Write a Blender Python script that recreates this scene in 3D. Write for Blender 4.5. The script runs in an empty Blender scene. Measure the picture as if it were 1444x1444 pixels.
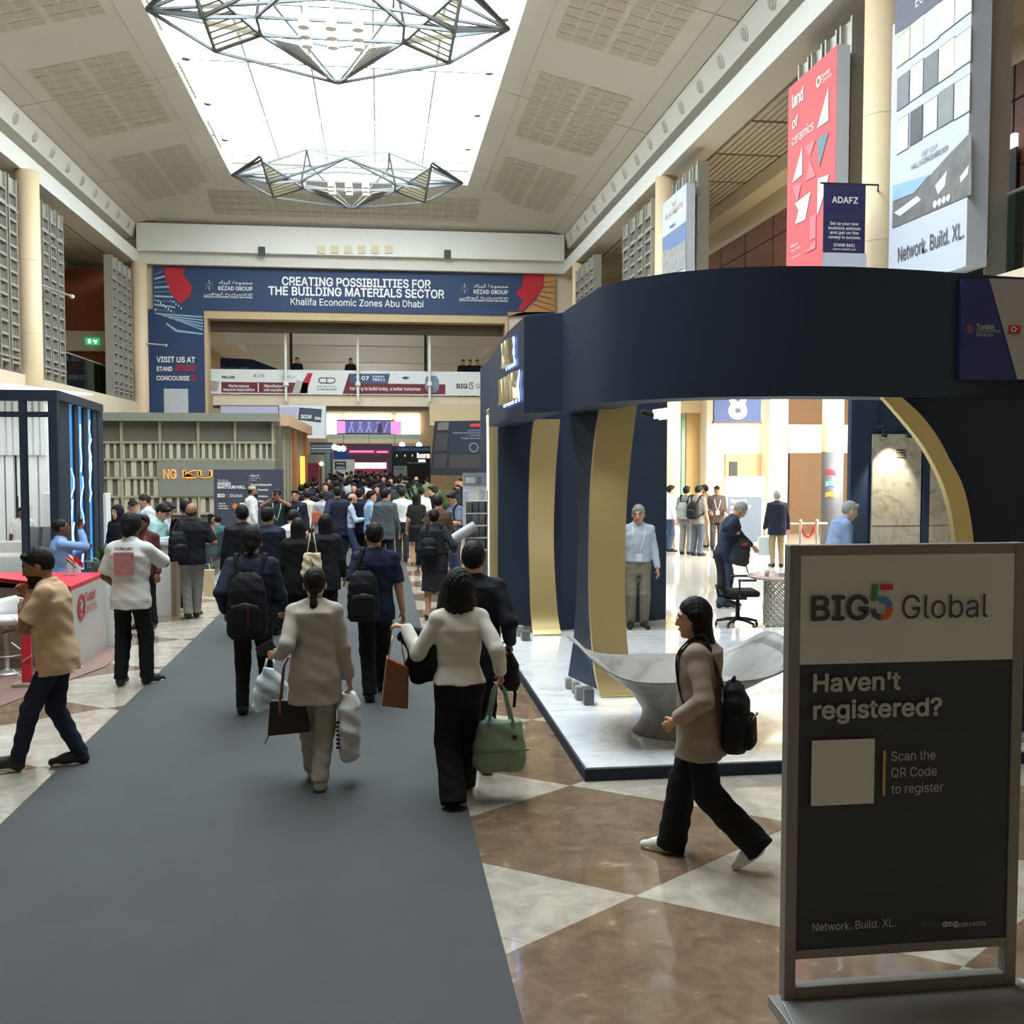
import bpy, math, random
import numpy as np
from mathutils import Vector, Matrix, Euler
S = bpy.context.scene
COL = S.collection
R = math.radians
random.seed(7)

# ------------------------------------------------------------------ camera, world, light, exposure
F = 1444.0
CAM = np.array((0.0, 0.0, 2.33))
YAW = math.atan(187 / F)
PIT = math.atan(72 / math.hypot(F, 187))
FWD = np.array((math.sin(YAW) * math.cos(PIT), math.cos(YAW) * math.cos(PIT), -math.sin(PIT)))
RGT = np.array((math.cos(YAW), -math.sin(YAW), 0.0))
UPV = np.cross(RGT, FWD)
cd = bpy.data.cameras.new('camera'); cam = bpy.data.objects.new('camera', cd); COL.objects.link(cam)
cd.sensor_width = 36; cd.lens = 36; cd.clip_start = 0.05; cd.clip_end = 400
cam.matrix_world = Matrix(((RGT[0], UPV[0], -FWD[0], CAM[0]), (RGT[1], UPV[1], -FWD[1], CAM[1]),
                           (RGT[2], UPV[2], -FWD[2], CAM[2]), (0, 0, 0, 1)))
S.camera = cam

W = bpy.data.worlds.new('world'); S.world = W; W.use_nodes = True
wn = W.node_tree.nodes['Background']
wn.inputs[0].default_value = (0.86, 0.95, 1.0, 1); wn.inputs[1].default_value = 10.8

def lamp(name, kind, loc, energy, color=(1, 1, 1), target=None, **kw):
    d = bpy.data.lights.new(name, kind); d.energy = energy; d.color = color
    for k, v in kw.items(): setattr(d, k, v)
    o = bpy.data.objects.new(name, d); COL.objects.link(o); o.location = loc
    if target is not None:
        o.rotation_euler = (Vector(target) - Vector(loc)).to_track_quat('-Z', 'Y').to_euler()
    return o
# daylight: the skylight opening guides the sky light in; the glazed entrance hall on the right is sunlit
o = lamp('skylight_portal', 'AREA', (-0.95, 21.6, 12.75), 1, shape='RECTANGLE', size=8.4, size_y=33)
o.data.cycles.is_portal = True
lamp('entrance_daylight', 'AREA', (13.0, 22.0, 4.0), 1700, (1, 0.96, 0.86), (12.0, 30, 0.8), shape='RECTANGLE', size=5, size_y=4)
lamp('entrance_daylight_floor', 'AREA', (11.5, 24.0, 4.1), 800, (1, 0.96, 0.88), (10.5, 25, 0), shape='RECTANGLE', size=6, size_y=7)
lamp('far_hall_daylight', 'AREA', (-0.9, 66, 9.0), 1700, (0.95, 0.98, 1), (-0.9, 66, 0), shape='RECTANGLE', size=7, size_y=36)
for x_, y_, e_ in ((1.95, 8.9, 55), (1.75, 12.3, 45), (3.3, 8.6, 45)):
    lamp('stand_spot', 'SPOT', (x_, y_, 2.78), e_, (1, .95, .86), (x_ + .1, y_ + .5, .1), spot_size=R(85), spot_blend=.7, shadow_soft_size=.05)
S.view_settings.view_transform = 'Standard'; S.view_settings.look = 'None'
S.view_settings.exposure = 0.0; S.view_settings.gamma = 1.0
try: S.view_settings.use_curve_mapping = False
except Exception: pass
S.cycles.max_bounces = 7; S.cycles.diffuse_bounces = 4; S.cycles.glossy_bounces = 3
S.cycles.transparent_max_bounces = 12; S.cycles.transmission_bounces = 4
S.cycles.caustics_reflective = False; S.cycles.caustics_refractive = False
S.cycles.sample_clamp_indirect = 6.0
S.cycles.use_denoising = True

# ------------------------------------------------------------------ pixel helpers (photo pixel -> world point)
def ray(u, v): return FWD + RGT * (u - 722) / F + UPV * (722 - v) / F
def at(u, v, Y): d = ray(u, v); return CAM + d * (Y / d[1])
def gnd(u, v, z=0.0): d = ray(u, v); return CAM + d * ((z - CAM[2]) / d[2])
def atx(u, v, X): d = ray(u, v); return CAM + d * (X / d[0])

# ------------------------------------------------------------------ materials
def lin(c):
    return tuple(((x / 255) / 12.92 if x / 255 <= 0.04045 else ((x / 255 + 0.055) / 1.055) ** 2.4) for x in c)
MATS = {}
def mat(name, rgb, rough=0.6, metal=0.0, spec=0.4, noise=0.06, nscale=6.0, bump=0.0, bscale=60.0, emit=None, es=0.0, coat=0.0, alpha=None, stretch=None):
    """a procedural principled material: base colour broken up by noise, optional bump"""
    if name in MATS: return MATS[name]
    m = bpy.data.materials.new(name); m.use_nodes = True; nt = m.node_tree; N = nt.nodes; L = nt.links
    b = N['Principled BSDF']
    c = lin(rgb)
    tc = N.new('ShaderNodeTexCoord'); vec = tc.outputs['Object']
    if stretch:
        mp = N.new('ShaderNodeMapping'); mp.inputs['Scale'].default_value = stretch; L.new(vec, mp.inputs[0]); vec = mp.outputs[0]
    if noise:
        n = N.new('ShaderNodeTexNoise'); n.inputs['Scale'].default_value = nscale; n.inputs['Detail'].default_value = 4
        L.new(vec, n.inputs['Vector'])
        mx = N.new('ShaderNodeMix'); mx.data_type = 'RGBA'
        mx.inputs[6].default_value = tuple(x * (1 - noise) for x in c) + (1,)
        mx.inputs[7].default_value = tuple(min(1, x * (1 + noise)) for x in c) + (1,)
        L.new(n.outputs['Fac'], mx.inputs[0]); L.new(mx.outputs[2], b.inputs['Base Color'])
    else:
        b.inputs['Base Color'].default_value = c + (1,)
    b.inputs['Roughness'].default_value = rough; b.inputs['Metallic'].default_value = metal
    b.inputs['Specular IOR Level'].default_value = spec
    if coat: b.inputs['Coat Weight'].default_value = coat; b.inputs['Coat Roughness'].default_value = 0.05
    if bump:
        n2 = N.new('ShaderNodeTexNoise'); n2.inputs['Scale'].default_value = bscale; n2.inputs['Detail'].default_value = 3
        L.new(vec, n2.inputs['Vector'])
        bp = N.new('ShaderNodeBump'); bp.inputs['Strength'].default_value = bump; bp.inputs['Distance'].default_value = 0.01
        L.new(n2.outputs['Fac'], bp.inputs['Height']); L.new(bp.outputs[0], b.inputs['Normal'])
    if emit:
        b.inputs['Emission Color'].default_value = lin(emit) + (1,); b.inputs['Emission Strength'].default_value = es
    if alpha is not None: b.inputs['Alpha'].default_value = alpha
    MATS[name] = m
    return m
def glass(name, rgb, clear=0.85, rough=0.02):
    if name in MATS: return MATS[name]
    m = bpy.data.materials.new(name); m.use_nodes = True; nt = m.node_tree; N = nt.nodes; L = nt.links
    for n in list(N): N.remove(n)
    o = N.new('ShaderNodeOutputMaterial'); t = N.new('ShaderNodeBsdfTransparent'); g = N.new('ShaderNodeBsdfGlossy'); x = N.new('ShaderNodeMixShader')
    ns = N.new('ShaderNodeTexNoise'); ns.inputs['Scale'].default_value = 3
    mr = N.new('ShaderNodeMapRange'); mr.inputs['To Min'].default_value = rough; mr.inputs['To Max'].default_value = rough + 0.01
    L.new(ns.outputs['Fac'], mr.inputs['Value']); L.new(mr.outputs[0], g.inputs['Roughness'])
    t.inputs[0].default_value = lin(rgb) + (1,)
    x.inputs[0].default_value = 1 - clear
    L.new(t.outputs[0], x.inputs[1]); L.new(g.outputs[0], x.inputs[2]); L.new(x.outputs[0], o.inputs[0])
    MATS[name] = m
    return m

# ------------------------------------------------------------------ mesh builder
class MB:
    def __init__(s): s.v = []; s.f = []; s.m = []; s.mi = 0
    def add(s, vs, fs):
        b = len(s.v); s.v += [tuple(map(float, p)) for p in vs]
        for f in fs: s.f.append(tuple(b + i for i in f)); s.m.append(s.mi)
        return s
    def box(s, c, d, rz=0.0, M=None):
        x, y, z = (q / 2 for q in d)
        vs = [(-x, -y, -z), (x, -y, -z), (x, y, -z), (-x, y, -z), (-x, -y, z), (x, -y, z), (x, y, z), (-x, y, z)]
        if M is not None: vs = [tuple(M @ Vector(p)) for p in vs]
        elif rz:
            cr, sr = math.cos(rz), math.sin(rz); vs = [(p[0] * cr - p[1] * sr, p[0] * sr + p[1] * cr, p[2]) for p in vs]
        return s.add([(p[0] + c[0], p[1] + c[1], p[2] + c[2]) for p in vs],
                     [(0, 3, 2, 1), (4, 5, 6, 7), (0, 1, 5, 4), (1, 2, 6, 5), (2, 3, 7, 6), (3, 0, 4, 7)])
    def b2(s, a, b):  # box from two corners
        return s.box([(p + q) / 2 for p, q in zip(a, b)], [abs(p - q) for p, q in zip(a, b)])
    def quad(s, *p): return s.add(p, [tuple(range(len(p)))])
    def sheet(s, rows):  # grid of points
        n, m = len(rows), len(rows[0])
        return s.add([p for r in rows for p in r], [(i * m + j, i * m + j + 1, (i + 1) * m + j + 1, (i + 1) * m + j) for i in range(n - 1) for j in range(m - 1)])
    def slab(s, front, off):  # polygon extruded by a vector
        n = len(front); off = np.array(off)
        vs = [np.array(p, float) for p in front] + [np.array(p, float) + off for p in front]
        return s.add(vs, [tuple(range(n))[::-1], tuple(range(n, 2 * n))] + [(i, (i + 1) % n, n + (i + 1) % n, n + i) for i in range(n)])
    def band(s, A, B, off):  # ribbon between polylines A and B, extruded by off
        off = np.array(off); A = [np.array(p, float) for p in A]; B = [np.array(p, float) for p in B]; n = len(A)
        vs = A + B + [p + off for p in A] + [p + off for p in B]; fs = []
        for i in range(n - 1):
            fs += [(i, i + 1, n + i + 1, n + i), (2 * n + i, 3 * n + i, 3 * n + i + 1, 2 * n + i + 1),
                   (i, 2 * n + i, 2 * n + i + 1, i + 1), (n + i, n + i + 1, 3 * n + i + 1, 3 * n + i)]
        fs += [(0, n, 3 * n, 2 * n), (n - 1, 3 * n - 1, 4 * n - 1, 2 * n - 1)]
        return s.add(vs, fs)
    def tube(s, path, r, n=8, closed=False):
        P = [np.array(p, float) for p in path]; k = len(P); rr = r if hasattr(r, '__len__') else [r] * k
        vs = []; prev = None
        for i in range(k):
            a = P[(i - 1) % k] if (closed or i) else P[i]; b = P[(i + 1) % k] if (closed or i < k - 1) else P[i]
            t = b - a; t = t / (np.linalg.norm(t) + 1e-9)
            if prev is None:
                h = np.array((0, 0, 1.0)) if abs(t[2]) < 0.9 else np.array((1.0, 0, 0))
            else: h = prev
            x = np.cross(h, t); x /= np.linalg.norm(x) + 1e-9; y = np.cross(t, x); prev = y
            for j in range(n):
                an = 2 * math.pi * j / n; vs.append(P[i] + rr[i] * (math.cos(an) * x + math.sin(an) * y))
        fs = [(i * n + j, i * n + (j + 1) % n, ((i + 1) % k) * n + (j + 1) % n, ((i + 1) % k) * n + j) for i in range(k if closed else k - 1) for j in range(n)]
        if not closed: fs += [tuple(range(n))[::-1], tuple((k - 1) * n + j for j in range(n))]
        return s.add(vs, fs)
    def bar(s, a, b, w, h=None):  # square bar
        h = h or w; a = np.array(a, float); b = np.array(b, float); t = b - a; t /= np.linalg.norm(t) + 1e-9
        u = np.array((0, 0, 1.0)) if abs(t[2]) < 0.9 else np.array((0, 1.0, 0))
        x = np.cross(u, t); x /= np.linalg.norm(x); y = np.cross(t, x)
        vs = [p + sx * w / 2 * x + sy * h / 2 * y for p in (a, b) for sx, sy in ((-1, -1), (1, -1), (1, 1), (-1, 1))]
        return s.add(vs, [(3, 2, 1, 0), (4, 5, 6, 7)] + [(i, (i + 1) % 4, 4 + (i + 1) % 4, 4 + i) for i in range(4)])
    def lathe(s, prof, c=(0, 0, 0), n=24, sx=1.0, sy=1.0):
        vs = [(c[0] + r * sx * math.cos(2 * math.pi * j / n), c[1] + r * sy * math.sin(2 * math.pi * j / n), c[2] + z) for r, z in prof for j in range(n)]
        fs = [(i * n + j, i * n + (j + 1) % n, (i + 1) * n + (j + 1) % n, (i + 1) * n + j) for i in range(len(prof) - 1) for j in range(n)]
        fs += [tuple(range(n))[::-1], tuple((len(prof) - 1) * n + j for j in range(n))]
        return s.add(vs, fs)
    def disc(s, c, ax, r, t=0.01, n=20):
        ax = np.array(ax, float); ax /= np.linalg.norm(ax)
        return s.tube([np.array(c, float), np.array(c, float) + ax * t], r, n)
    def build(s, name, m, parent=None, smooth=False, bevel=0.0):
        me = bpy.data.meshes.new(name); me.from_pydata(s.v, [], s.f)
        for q in (m if isinstance(m, (list, tuple)) else [m]): me.materials.append(q)
        if any(s.m): me.polygons.foreach_set('material_index', s.m)
        if smooth: me.polygons.foreach_set('use_smooth', [True] * len(me.polygons))
        me.update()
        o = bpy.data.objects.new(name, me); COL.objects.link(o)
        if smooth == 'auto': me.set_sharp_from_angle(angle=R(35))
        if bevel:
            md = o.modifiers.new('bevel', 'BEVEL'); md.width = bevel; md.segments = 2; md.limit_method = 'ANGLE'; md.angle_limit = R(40)
        if parent is not None: o.parent = parent
        return o
def tag(o, label=None, cat=None, group=None, kind=None):
    if label: o['label'] = label
    if cat: o['category'] = cat
    if group: o['group'] = group
    if kind: o['kind'] = kind
    return o
def struct(o): o['kind'] = 'structure'; return o
def thing(name, label, cat, loc=(0, 0, 0), rz=0.0, group=None):
    o = bpy.data.objects.new(name, None); COL.objects.link(o); o.empty_display_size = 0.2
    o.location = tuple(map(float, loc)); o.rotation_euler = (0, 0, rz)
    return tag(o, label, cat, group)
def copy_tree(o, parent=None):
    c = o.copy(); COL.objects.link(c)
    if parent is not None: c.parent = parent
    for ch in list(o.children): copy_tree(ch, c)
    return c
# ------------------------------------------------------------------ lettering
try: FONT = bpy.data.fonts.load(bpy.utils.system_resource('DATAFILES') + '/fonts/Inter.woff2')  # the typeface shipped with Blender
except Exception: FONT = None
_CAPH = {}
def _cap(font):
    k = bool(font)
    if k not in _CAPH:
        cu = bpy.data.curves.new('t', 'FONT'); cu.body = 'H'; cu.size = 1.0
        if font: cu.font = font
        ob = bpy.data.objects.new('t', cu); me = ob.to_mesh(); ys = [v.co.y for v in me.vertices]; _CAPH[k] = max(ys) - min(ys); ob.to_mesh_clear(); bpy.data.objects.remove(ob); bpy.data.curves.remove(cu)
    return _CAPH[k]
def text(body, o, r, u, w=None, h=None, m=None, parent=None, bold=0.0, align='L', depth=0.002, name='lettering', eps=0.003, font=None, spacing=1.0):
    """a line of raised letters; o = baseline start (or centre/right by align), r/u = unit right/up, fitted to width w and/or cap height h"""
    cu = bpy.data.curves.new('t', 'FONT'); cu.body = body; cu.size = 1.0; cu.resolution_u = 3; cu.space_character = spacing
    if FONT and ord(body[0]) < 0x600: cu.font = FONT
    ob = bpy.data.objects.new('t', cu); me = ob.to_mesh()
    n = len(me.vertices); co = np.empty(n * 3, np.float32); me.vertices.foreach_get('co', co); co = co.reshape(-1, 3)
    fs = [tuple(p.vertices) for p in me.polygons]
    ob.to_mesh_clear(); bpy.data.objects.remove(ob); bpy.data.curves.remove(cu)
    if n == 0: return None
    x0, x1 = co[:, 0].min(), co[:, 0].max()
    sy = (h / _cap(FONT if FONT and ord(body[0]) < 0x600 else None)) if h else None; sx = (w / (x1 - x0)) if w else None
    sy = sy or sx; sx = sx or sy
    xs = (co[:, 0] - x0) * sx; ys = co[:, 1] * sy; W_ = (x1 - x0) * sx
    xs -= {'L': 0, 'C': W_ / 2, 'R': W_}[align]
    o = np.array(o, float); r = np.array(r, float); u = np.array(u, float); nn = np.cross(r, u)
    shifts = [(0, 0)] if not bold else [(bold * .8 * math.cos(q), bold * .8 * math.sin(q)) for q in np.arange(8) * math.pi / 4]
    mb = MB()
    for k, (dx, dy) in enumerate(shifts):
        P0 = o + np.outer(xs + dx * sx, r) + np.outer(ys + dy * sy, u) + nn * (eps + k * 1.5e-4)
        b1 = len(mb.v); mb.add(P0 + nn * depth, fs)
        if depth > 0.004:  # side walls
            ed = {}
            for f in fs:
                for a, b in zip(f, f[1:] + f[:1]):
                    if (b, a) in ed: ed.pop((b, a))
                    else: ed[(a, b)] = 1
            b0 = len(mb.v); mb.v += [tuple(p) for p in P0]
            for a, b in ed: mb.f.append((b1 + a, b1 + b, b0 + b, b0 + a)); mb.m.append(0)
    return mb.build(name, m, parent)
def rect(o, r, u, x0, y0, x1, y1, m, parent=None, name='panel', t=0.003, eps=0.0, poly=None):
    """flat piece on a surface given by origin o and axes r,u; poly = list of (x,y) instead of a rectangle"""
    o = np.array(o, float); r = np.array(r, float); u = np.array(u, float); nn = np.cross(r, u)
    pts = poly or [(x0, y0), (x1, y0), (x1, y1), (x0, y1)]
    mb = MB(); mb.slab([o + r * x + u * y + nn * eps for x, y in pts], nn * t)
    return mb.build(name, m, parent)
# ------------------------------------------------------------------ floor
def checker_floor():
    m = bpy.data.materials.new('marble_floor'); m.use_nodes = True; nt = m.node_tree; N = nt.nodes; L = nt.links; b = N['Principled BSDF']
    tc = N.new('ShaderNodeTexCoord'); sp = N.new('ShaderNodeSeparateXYZ'); L.new(tc.outputs['Object'], sp.inputs[0])
    def mth(op, a, c=None):
        n = N.new('ShaderNodeMath'); n.operation = op
        for i, q in enumerate((a, c)):
            if q is None: continue
            if isinstance(q, (int, float)): n.inputs[i].default_value = q
            else: L.new(q, n.inputs[i])
        return n.outputs[0]
    a = mth('DIVIDE', mth('SUBTRACT', sp.outputs[0], 1.35), 2.62); c = mth('DIVIDE', mth('SUBTRACT', sp.outputs[1], 5.26), 1.89)
    p = mth('ADD', a, c); q = mth('SUBTRACT', c, a)
    par = mth('ABSOLUTE', mth('MODULO', mth('ADD', mth('FLOOR', p), mth('FLOOR', q)), 2.0))
    vein = N.new('ShaderNodeTexNoise'); vein.inputs['Scale'].default_value = 5.5; vein.inputs['Detail'].default_value = 9; vein.inputs['Roughness'].default_value = 0.62; vein.inputs['Distortion'].default_value = .7
    L.new(tc.outputs['Object'], vein.inputs['Vector'])
    rb = N.new('ShaderNodeValToRGB'); e = rb.color_ramp.elements
    e[0].position = 0.3; e[0].color = lin((104, 84, 66)) + (1,); e[1].position = 0.62; e[1].color = lin((132, 110, 88)) + (1,)
    k = e.new(0.72); k.color = lin((176, 156, 132)) + (1,)
    rc = N.new('ShaderNodeValToRGB'); e = rc.color_ramp.elements
    e[0].position = 0.3; e[0].color = lin((156, 147, 132)) + (1,); e[1].position = 0.65; e[1].color = lin((190, 181, 165)) + (1,)
    L.new(vein.outputs['Fac'], rb.inputs[0]); L.new(vein.outputs['Fac'], rc.inputs[0])
    mx = N.new('ShaderNodeMix'); mx.data_type = 'RGBA'; L.new(par, mx.inputs[0]); L.new(rb.outputs[0], mx.inputs[6]); L.new(rc.outputs[0], mx.inputs[7])
    # slab joints
    j = mth('LESS_THAN', mth('MINIMUM', mth('ABSOLUTE', mth('SUBTRACT', mth('FRACT', p), 0.5)), mth('ABSOLUTE', mth('SUBTRACT', mth('FRACT', q), 0.5))), 0.0022)
    mx2 = N.new('ShaderNodeMix'); mx2.data_type = 'RGBA'; mx2.inputs[7].default_value = lin((120, 105, 88)) + (1,)
    jj = mth('MULTIPLY', j, 0.6); L.new(jj, mx2.inputs[0]); L.new(mx.outputs[2], mx2.inputs[6])
    L.new(mx2.outputs[2], b.inputs['Base Color']); b.inputs['Roughness'].default_value = 0.07; b.inputs['Specular IOR Level'].default_value = 0.62
    return m
M_floor = checker_floor()
YB, YE, YF = -7.0, 42.0, 92.0
struct(MB().quad((-14, YB, 0), (18, YB, 0), (18, YF, 0), (-14, YF, 0)).build('floor', M_floor))
M_carpet = mat('grey_carpet', (80, 82, 81), 0.95, spec=0.1, noise=0.12, nscale=2.2, bump=0.25, bscale=220)
tag(MB().b2((-2.42, YB, 0.0), (0.575, 86, 0.012)).build('carpet_runner', M_carpet), 'long grey carpet runner down the middle of the marble floor', 'carpet')

# ------------------------------------------------------------------ ceiling (profile swept along Y)
M_ceil = mat('ceiling_plaster', (214, 210, 199), 0.9, spec=0.15, noise=0.03, nscale=1.5)
M_white = mat('white_paint', (232, 231, 222), 0.75, spec=0.2, noise=0.03)
M_cream = mat('cream_plaster', (222, 207, 180), 0.8, spec=0.2, noise=0.04)
M_perf = mat('perforated_ceiling', (196, 189, 171), 0.9, spec=0.1, noise=0.05, nscale=40)
M_darkgap = mat('shadow_gap', (70, 66, 58), 0.9, spec=0.1)
ZS, XL, XR, SXL, SXR, YS = 12.5, -9.2, 7.5, -5.15, 3.3, 38.2
YSN = 5.0
def sweep(name, prof, y0, y1, m, smooth=False):
    return struct(MB().sheet([[(x, y0, z) for x, z in prof], [(x, y1, z) for x, z in prof]]).build(name, m))
def slope(x0, z0, x1, z1, x): return z0 + (z1 - z0) * (x - x0) / (x1 - x0)
# sloping sides, mitred with the far hip
mb = MB()
mb.quad((XL, YB, 11.5), (SXL, YB, ZS), (SXL, YS, ZS), (XL, YE, 11.5))
mb.quad((XR, YB, 11.5), (XR, YE, 11.5), (SXR, YS, ZS), (SXR, YB, ZS))
mb.quad((XL, YE, 11.5), (SXL, YS, ZS), (SXR, YS, ZS), (XR, YE, 11.5))
# upstand of the skylight well
mb.quad((SXL, YSN, ZS), (SXL, YSN, ZS + .75), (SXL, YS, ZS + .75), (SXL, YS, ZS))
mb.quad((SXR, YSN, ZS), (SXR, YS, ZS), (SXR, YS, ZS + .75), (SXR, YSN, ZS + .75))
mb.quad((SXL, YS, ZS), (SXL, YS, ZS + .75), (SXR, YS, ZS + .75), (SXR, YS, ZS))
mb.quad((SXL, YB, ZS), (SXR, YB, ZS), (SXR, YSN, ZS), (SXL, YSN, ZS)); mb.quad((SXL, YSN, ZS), (SXR, YSN, ZS), (SXR, YSN, ZS + .75), (SXL, YSN, ZS + .75))  # unseen near stretch closed over, so less skylight reaches the foreground
struct(mb.build('ceiling', M_ceil))
# roof outside the well keeps the sky out of the galleries and off the foreground
mb = MB(); mb.b2((-14, YB, 13.3), (SXL - .02, 43, 13.4)); mb.b2((SXR + .02, YB, 13.3), (18, 43, 13.4)); mb.b2((SXL - .02, YS + .02, 13.3), (SXR + .02, 43, 13.4)); mb.b2((SXL - .02, YB, 13.3), (SXR + .02, YSN, 13.4))
struct(mb.build('roof', M_ceil))
for side, sx, xw in ((-1, 'left', XL), (1, 'right', XR)):
    s = side; x = xw
    # gallery soffit, white ledge band, cove, downlight fascia
    sweep('trim_cove_' + sx, [(x + s * .75, 9.95), (x, 9.95)], YB, YE, M_ceil)
    sweep('trim_ledge_' + sx, [(x, 9.95), (x, 10.45), (x + s * .9, 10.45)], YB, YE, M_white)
    sweep('trim_recess_' + sx, [(x + s * .9, 10.45), (x + s * .9, 10.98), (x + s * .2, 10.98)], YB, YE, M_ceil)
    sweep('trim_fascia_' + sx, [(x + s * .2, 10.98), (x + s * .02, 11.5)], YB, YE, M_white)
    # slotted gallery ceiling, its lowered edge and the gallery back wall
    mbp = MB()
    y = YB
    while y < YE - .5:
        for k in range(10):
            xa = x + s * (.8 + k * .165)
            mbp.b2((xa, y, 9.9), (xa + s * .13, y + 2.3, 9.94))
        y += 2.45
    struct(mbp.build('trim_slats_' + sx, M_perf))
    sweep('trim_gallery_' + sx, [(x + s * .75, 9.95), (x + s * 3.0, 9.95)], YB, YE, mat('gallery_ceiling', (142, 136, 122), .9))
    sweep('trim_soffit_' + sx, [(x + s * 2.45, 9.9), (x + s * 2.5, 9.55), (x + s * 3.0, 9.5)], YB, YE, M_cream)
M_wood = mat('wood_panel', (128, 84, 68), 0.5, noise=0.25, nscale=5, stretch=(1, 1, .15))
M_wood2 = mat('orange_wood', (150, 82, 50), 0.5, noise=0.3, nscale=4, stretch=(1, .3, 1))
M_tan = mat('tan_panel', (196, 172, 134), 0.7, noise=0.05)
M_green = glass('balcony_glass', (150, 190, 180), 0.9)
M_steel = mat('brushed_steel', (178, 175, 164), 0.42, 0.6, noise=0.08, nscale=20)
M_mesh = mat('grille_metal', (160, 156, 142), 0.6, 0.2, noise=0.08, nscale=30)
for s, sx, x in ((-1, 'left', XL), (1, 'right', XR)):
    xb = x + s * 3.0
    m = MB(); m.b2((xb, YB, 4.6), (xb + s * .15, YE + 1, 8.9)); 
    struct(m.build('wall_gallery_' + sx, M_wood))
    m = MB(); m.b2((xb - s * .0, YB, 8.9), (xb + s * .15, YE + 1, 9.6)); struct(m.build('trim_wallhead_' + sx, M_cream))
    # panel joints of the wood wall
    m = MB()
    for k in range(24): m.b2((xb - s * .012, YB + k * 2.1, 4.6), (xb, YB + k * 2.1 + .03, 8.9))
    for z in (5.9, 7.2, 8.3): m.b2((xb - s * .012, YB, z), (xb, YE, z + .03))
    struct(m.build('trim_joints_' + sx, M_darkgap))
    # gallery floor slab with cream edge
    m = MB(); m.b2((x, YB, 3.95), (x + s * .35, YE, 4.6)); m.b2((x + s * .35, YB, 4.42), (xb, YE, 4.6)); struct(m.build('trim_slab_' + sx, M_cream))
    # glass balustrade
    t = thing('glass_balustrade', 'green glass balustrade along the %s gallery edge' % sx, 'balustrade', (x + s * .5, 0, 4.6))
    y = 0; g = MB()
    for k in range(28):
        g.b2((-.008, k * 1.5 + .02, .05), (.008, k * 1.5 + 1.46, 1.1))
    g.build('glass_panel', M_green, t)
    MB().tube([(0, 0, 1.14), (0, 42, 1.14)], .025).build('handrail', M_steel, t)
# lower side walls
M_low = mat('beige_wall', (186, 170, 142), 0.7, noise=0.05)
struct(MB().b2((-12.4, YB, 0), (-12.2, YE, 3.95)).build('wall_left', M_low))
struct(MB().b2((7.6, YB, 0), (7.75, 11.3, 3.95)).build('wall_right', M_low))
struct(MB().b2((-12.2, YB - .2, 0), (10.5, YB, 13.3)).build('wall_back', M_low))
struct(MB().b2((-12.4, YB, 3.95), (-12.2, YE, 4.6)).b2((XL - 3.15, YB, 9.6), (XL - 3.0, YE, 13.3)).build('trim_leftupper', M_cream))
struct(MB().b2((XR + 3.0, YB, 9.6), (XR + 3.15, YE, 13.3)).build('trim_rightupper', M_cream))
# ------------------------------------------------------------------ far wall with the portal, and the hall beyond
X0, X1, ZP = -6.81, 5.26, 8.28
m = MB()
m.b2((-12.4, 42, 0), (X0, 42.5, 13.3)); m.b2((X1, 42, 0), (10.5, 42.5, 13.3)); m.b2((X0, 42, ZP), (X1, 42.5, 13.3))
struct(m.build('wall_far', M_cream))
struct(MB().b2((XL, 41.35, 10.45), (XR, 42, 11.5)).build('trim_beam', M_white))
struct(MB().b2((XL, 41.6, 9.98), (XR, 42, 10.45)).build('trim_beamsoffit', M_ceil))
struct(MB().b2((X0, 41.9, ZP - .32), (X1, 42.6, ZP)).b2((X0, 41.9, 0), (X0 + .12, 42.6, ZP - .32)).b2((X1 - .12, 41.9, 0), (X1, 42.6, ZP - .32)).build('trim_portal', M_tan))
struct(MB().b2((X0 + .12, 42.6, 7.55), (X1 - .12, 42.9, ZP)).build('trim_lintel', mat('lintel_dark', (92, 84, 68), .7)))
# hall beyond
struct(MB().quad((XL, 42.5, 11.5), (SXL, 42.5, 12.2), (SXL, 89, 12.2), (XL, 89, 11.5)).quad((SXR, 42.5, 12.2), (XR, 42.5, 11.5), (XR, 89, 11.5), (SXR, 89, 12.2)).quad((SXL, 42.5, 12.2), (SXR, 42.5, 12.2), (SXR, 89, 12.2), (SXL, 89, 12.2)).build('ceiling_beyond', M_ceil))
for k, y in enumerate((53.5, 64.5, 75.5, 85)):
    struct(MB().b2((XL, y, 9.5), (XR, y + .7, 12.2)).build('trim_crossbeam', M_white))
for s, sx, x in ((-1, 'left', XL), (1, 'right', XR)):
    sweep('trim_ledge_beyond_' + sx, [(x + s * 2, 9.95), (x, 9.95), (x, 10.45), (x + s * .9, 10.45), (x + s * .9, 10.98), (x + s * .2, 10.98), (x + s * .02, 11.5)], 42.5, 89, M_white)
    struct(MB().b2((x + s * 2.0, 42.5, 0), (x + s * 2.2, 89, 10)).build('wall_beyond_' + sx, M_tan))
    struct(MB().b2((x, 42.5, 3.95), (x + s * 2.0, 89, 4.7)).build('trim_slab_beyond_' + sx, M_cream))
struct(MB().b2((-12, 89, 0), (11, 89.3, 13)).build('wall_end', M_tan))
# bright end windows (daylight outside)
M_day = mat('daylight_pane', (255, 255, 255), 0.4, noise=0.02, emit=(255, 252, 244), es=3.2)
for i, (u0, u1) in enumerate(((458.5, 482), (486.5, 552), (559, 592))):
    a = at(u0, 612, 88.8); b = at(u1, 584, 88.8)
    struct(MB().b2((a[0], 88.7, a[2]), (b[0], 88.95, b[2])).build('window_%d' % (i + 1), M_day))
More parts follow.
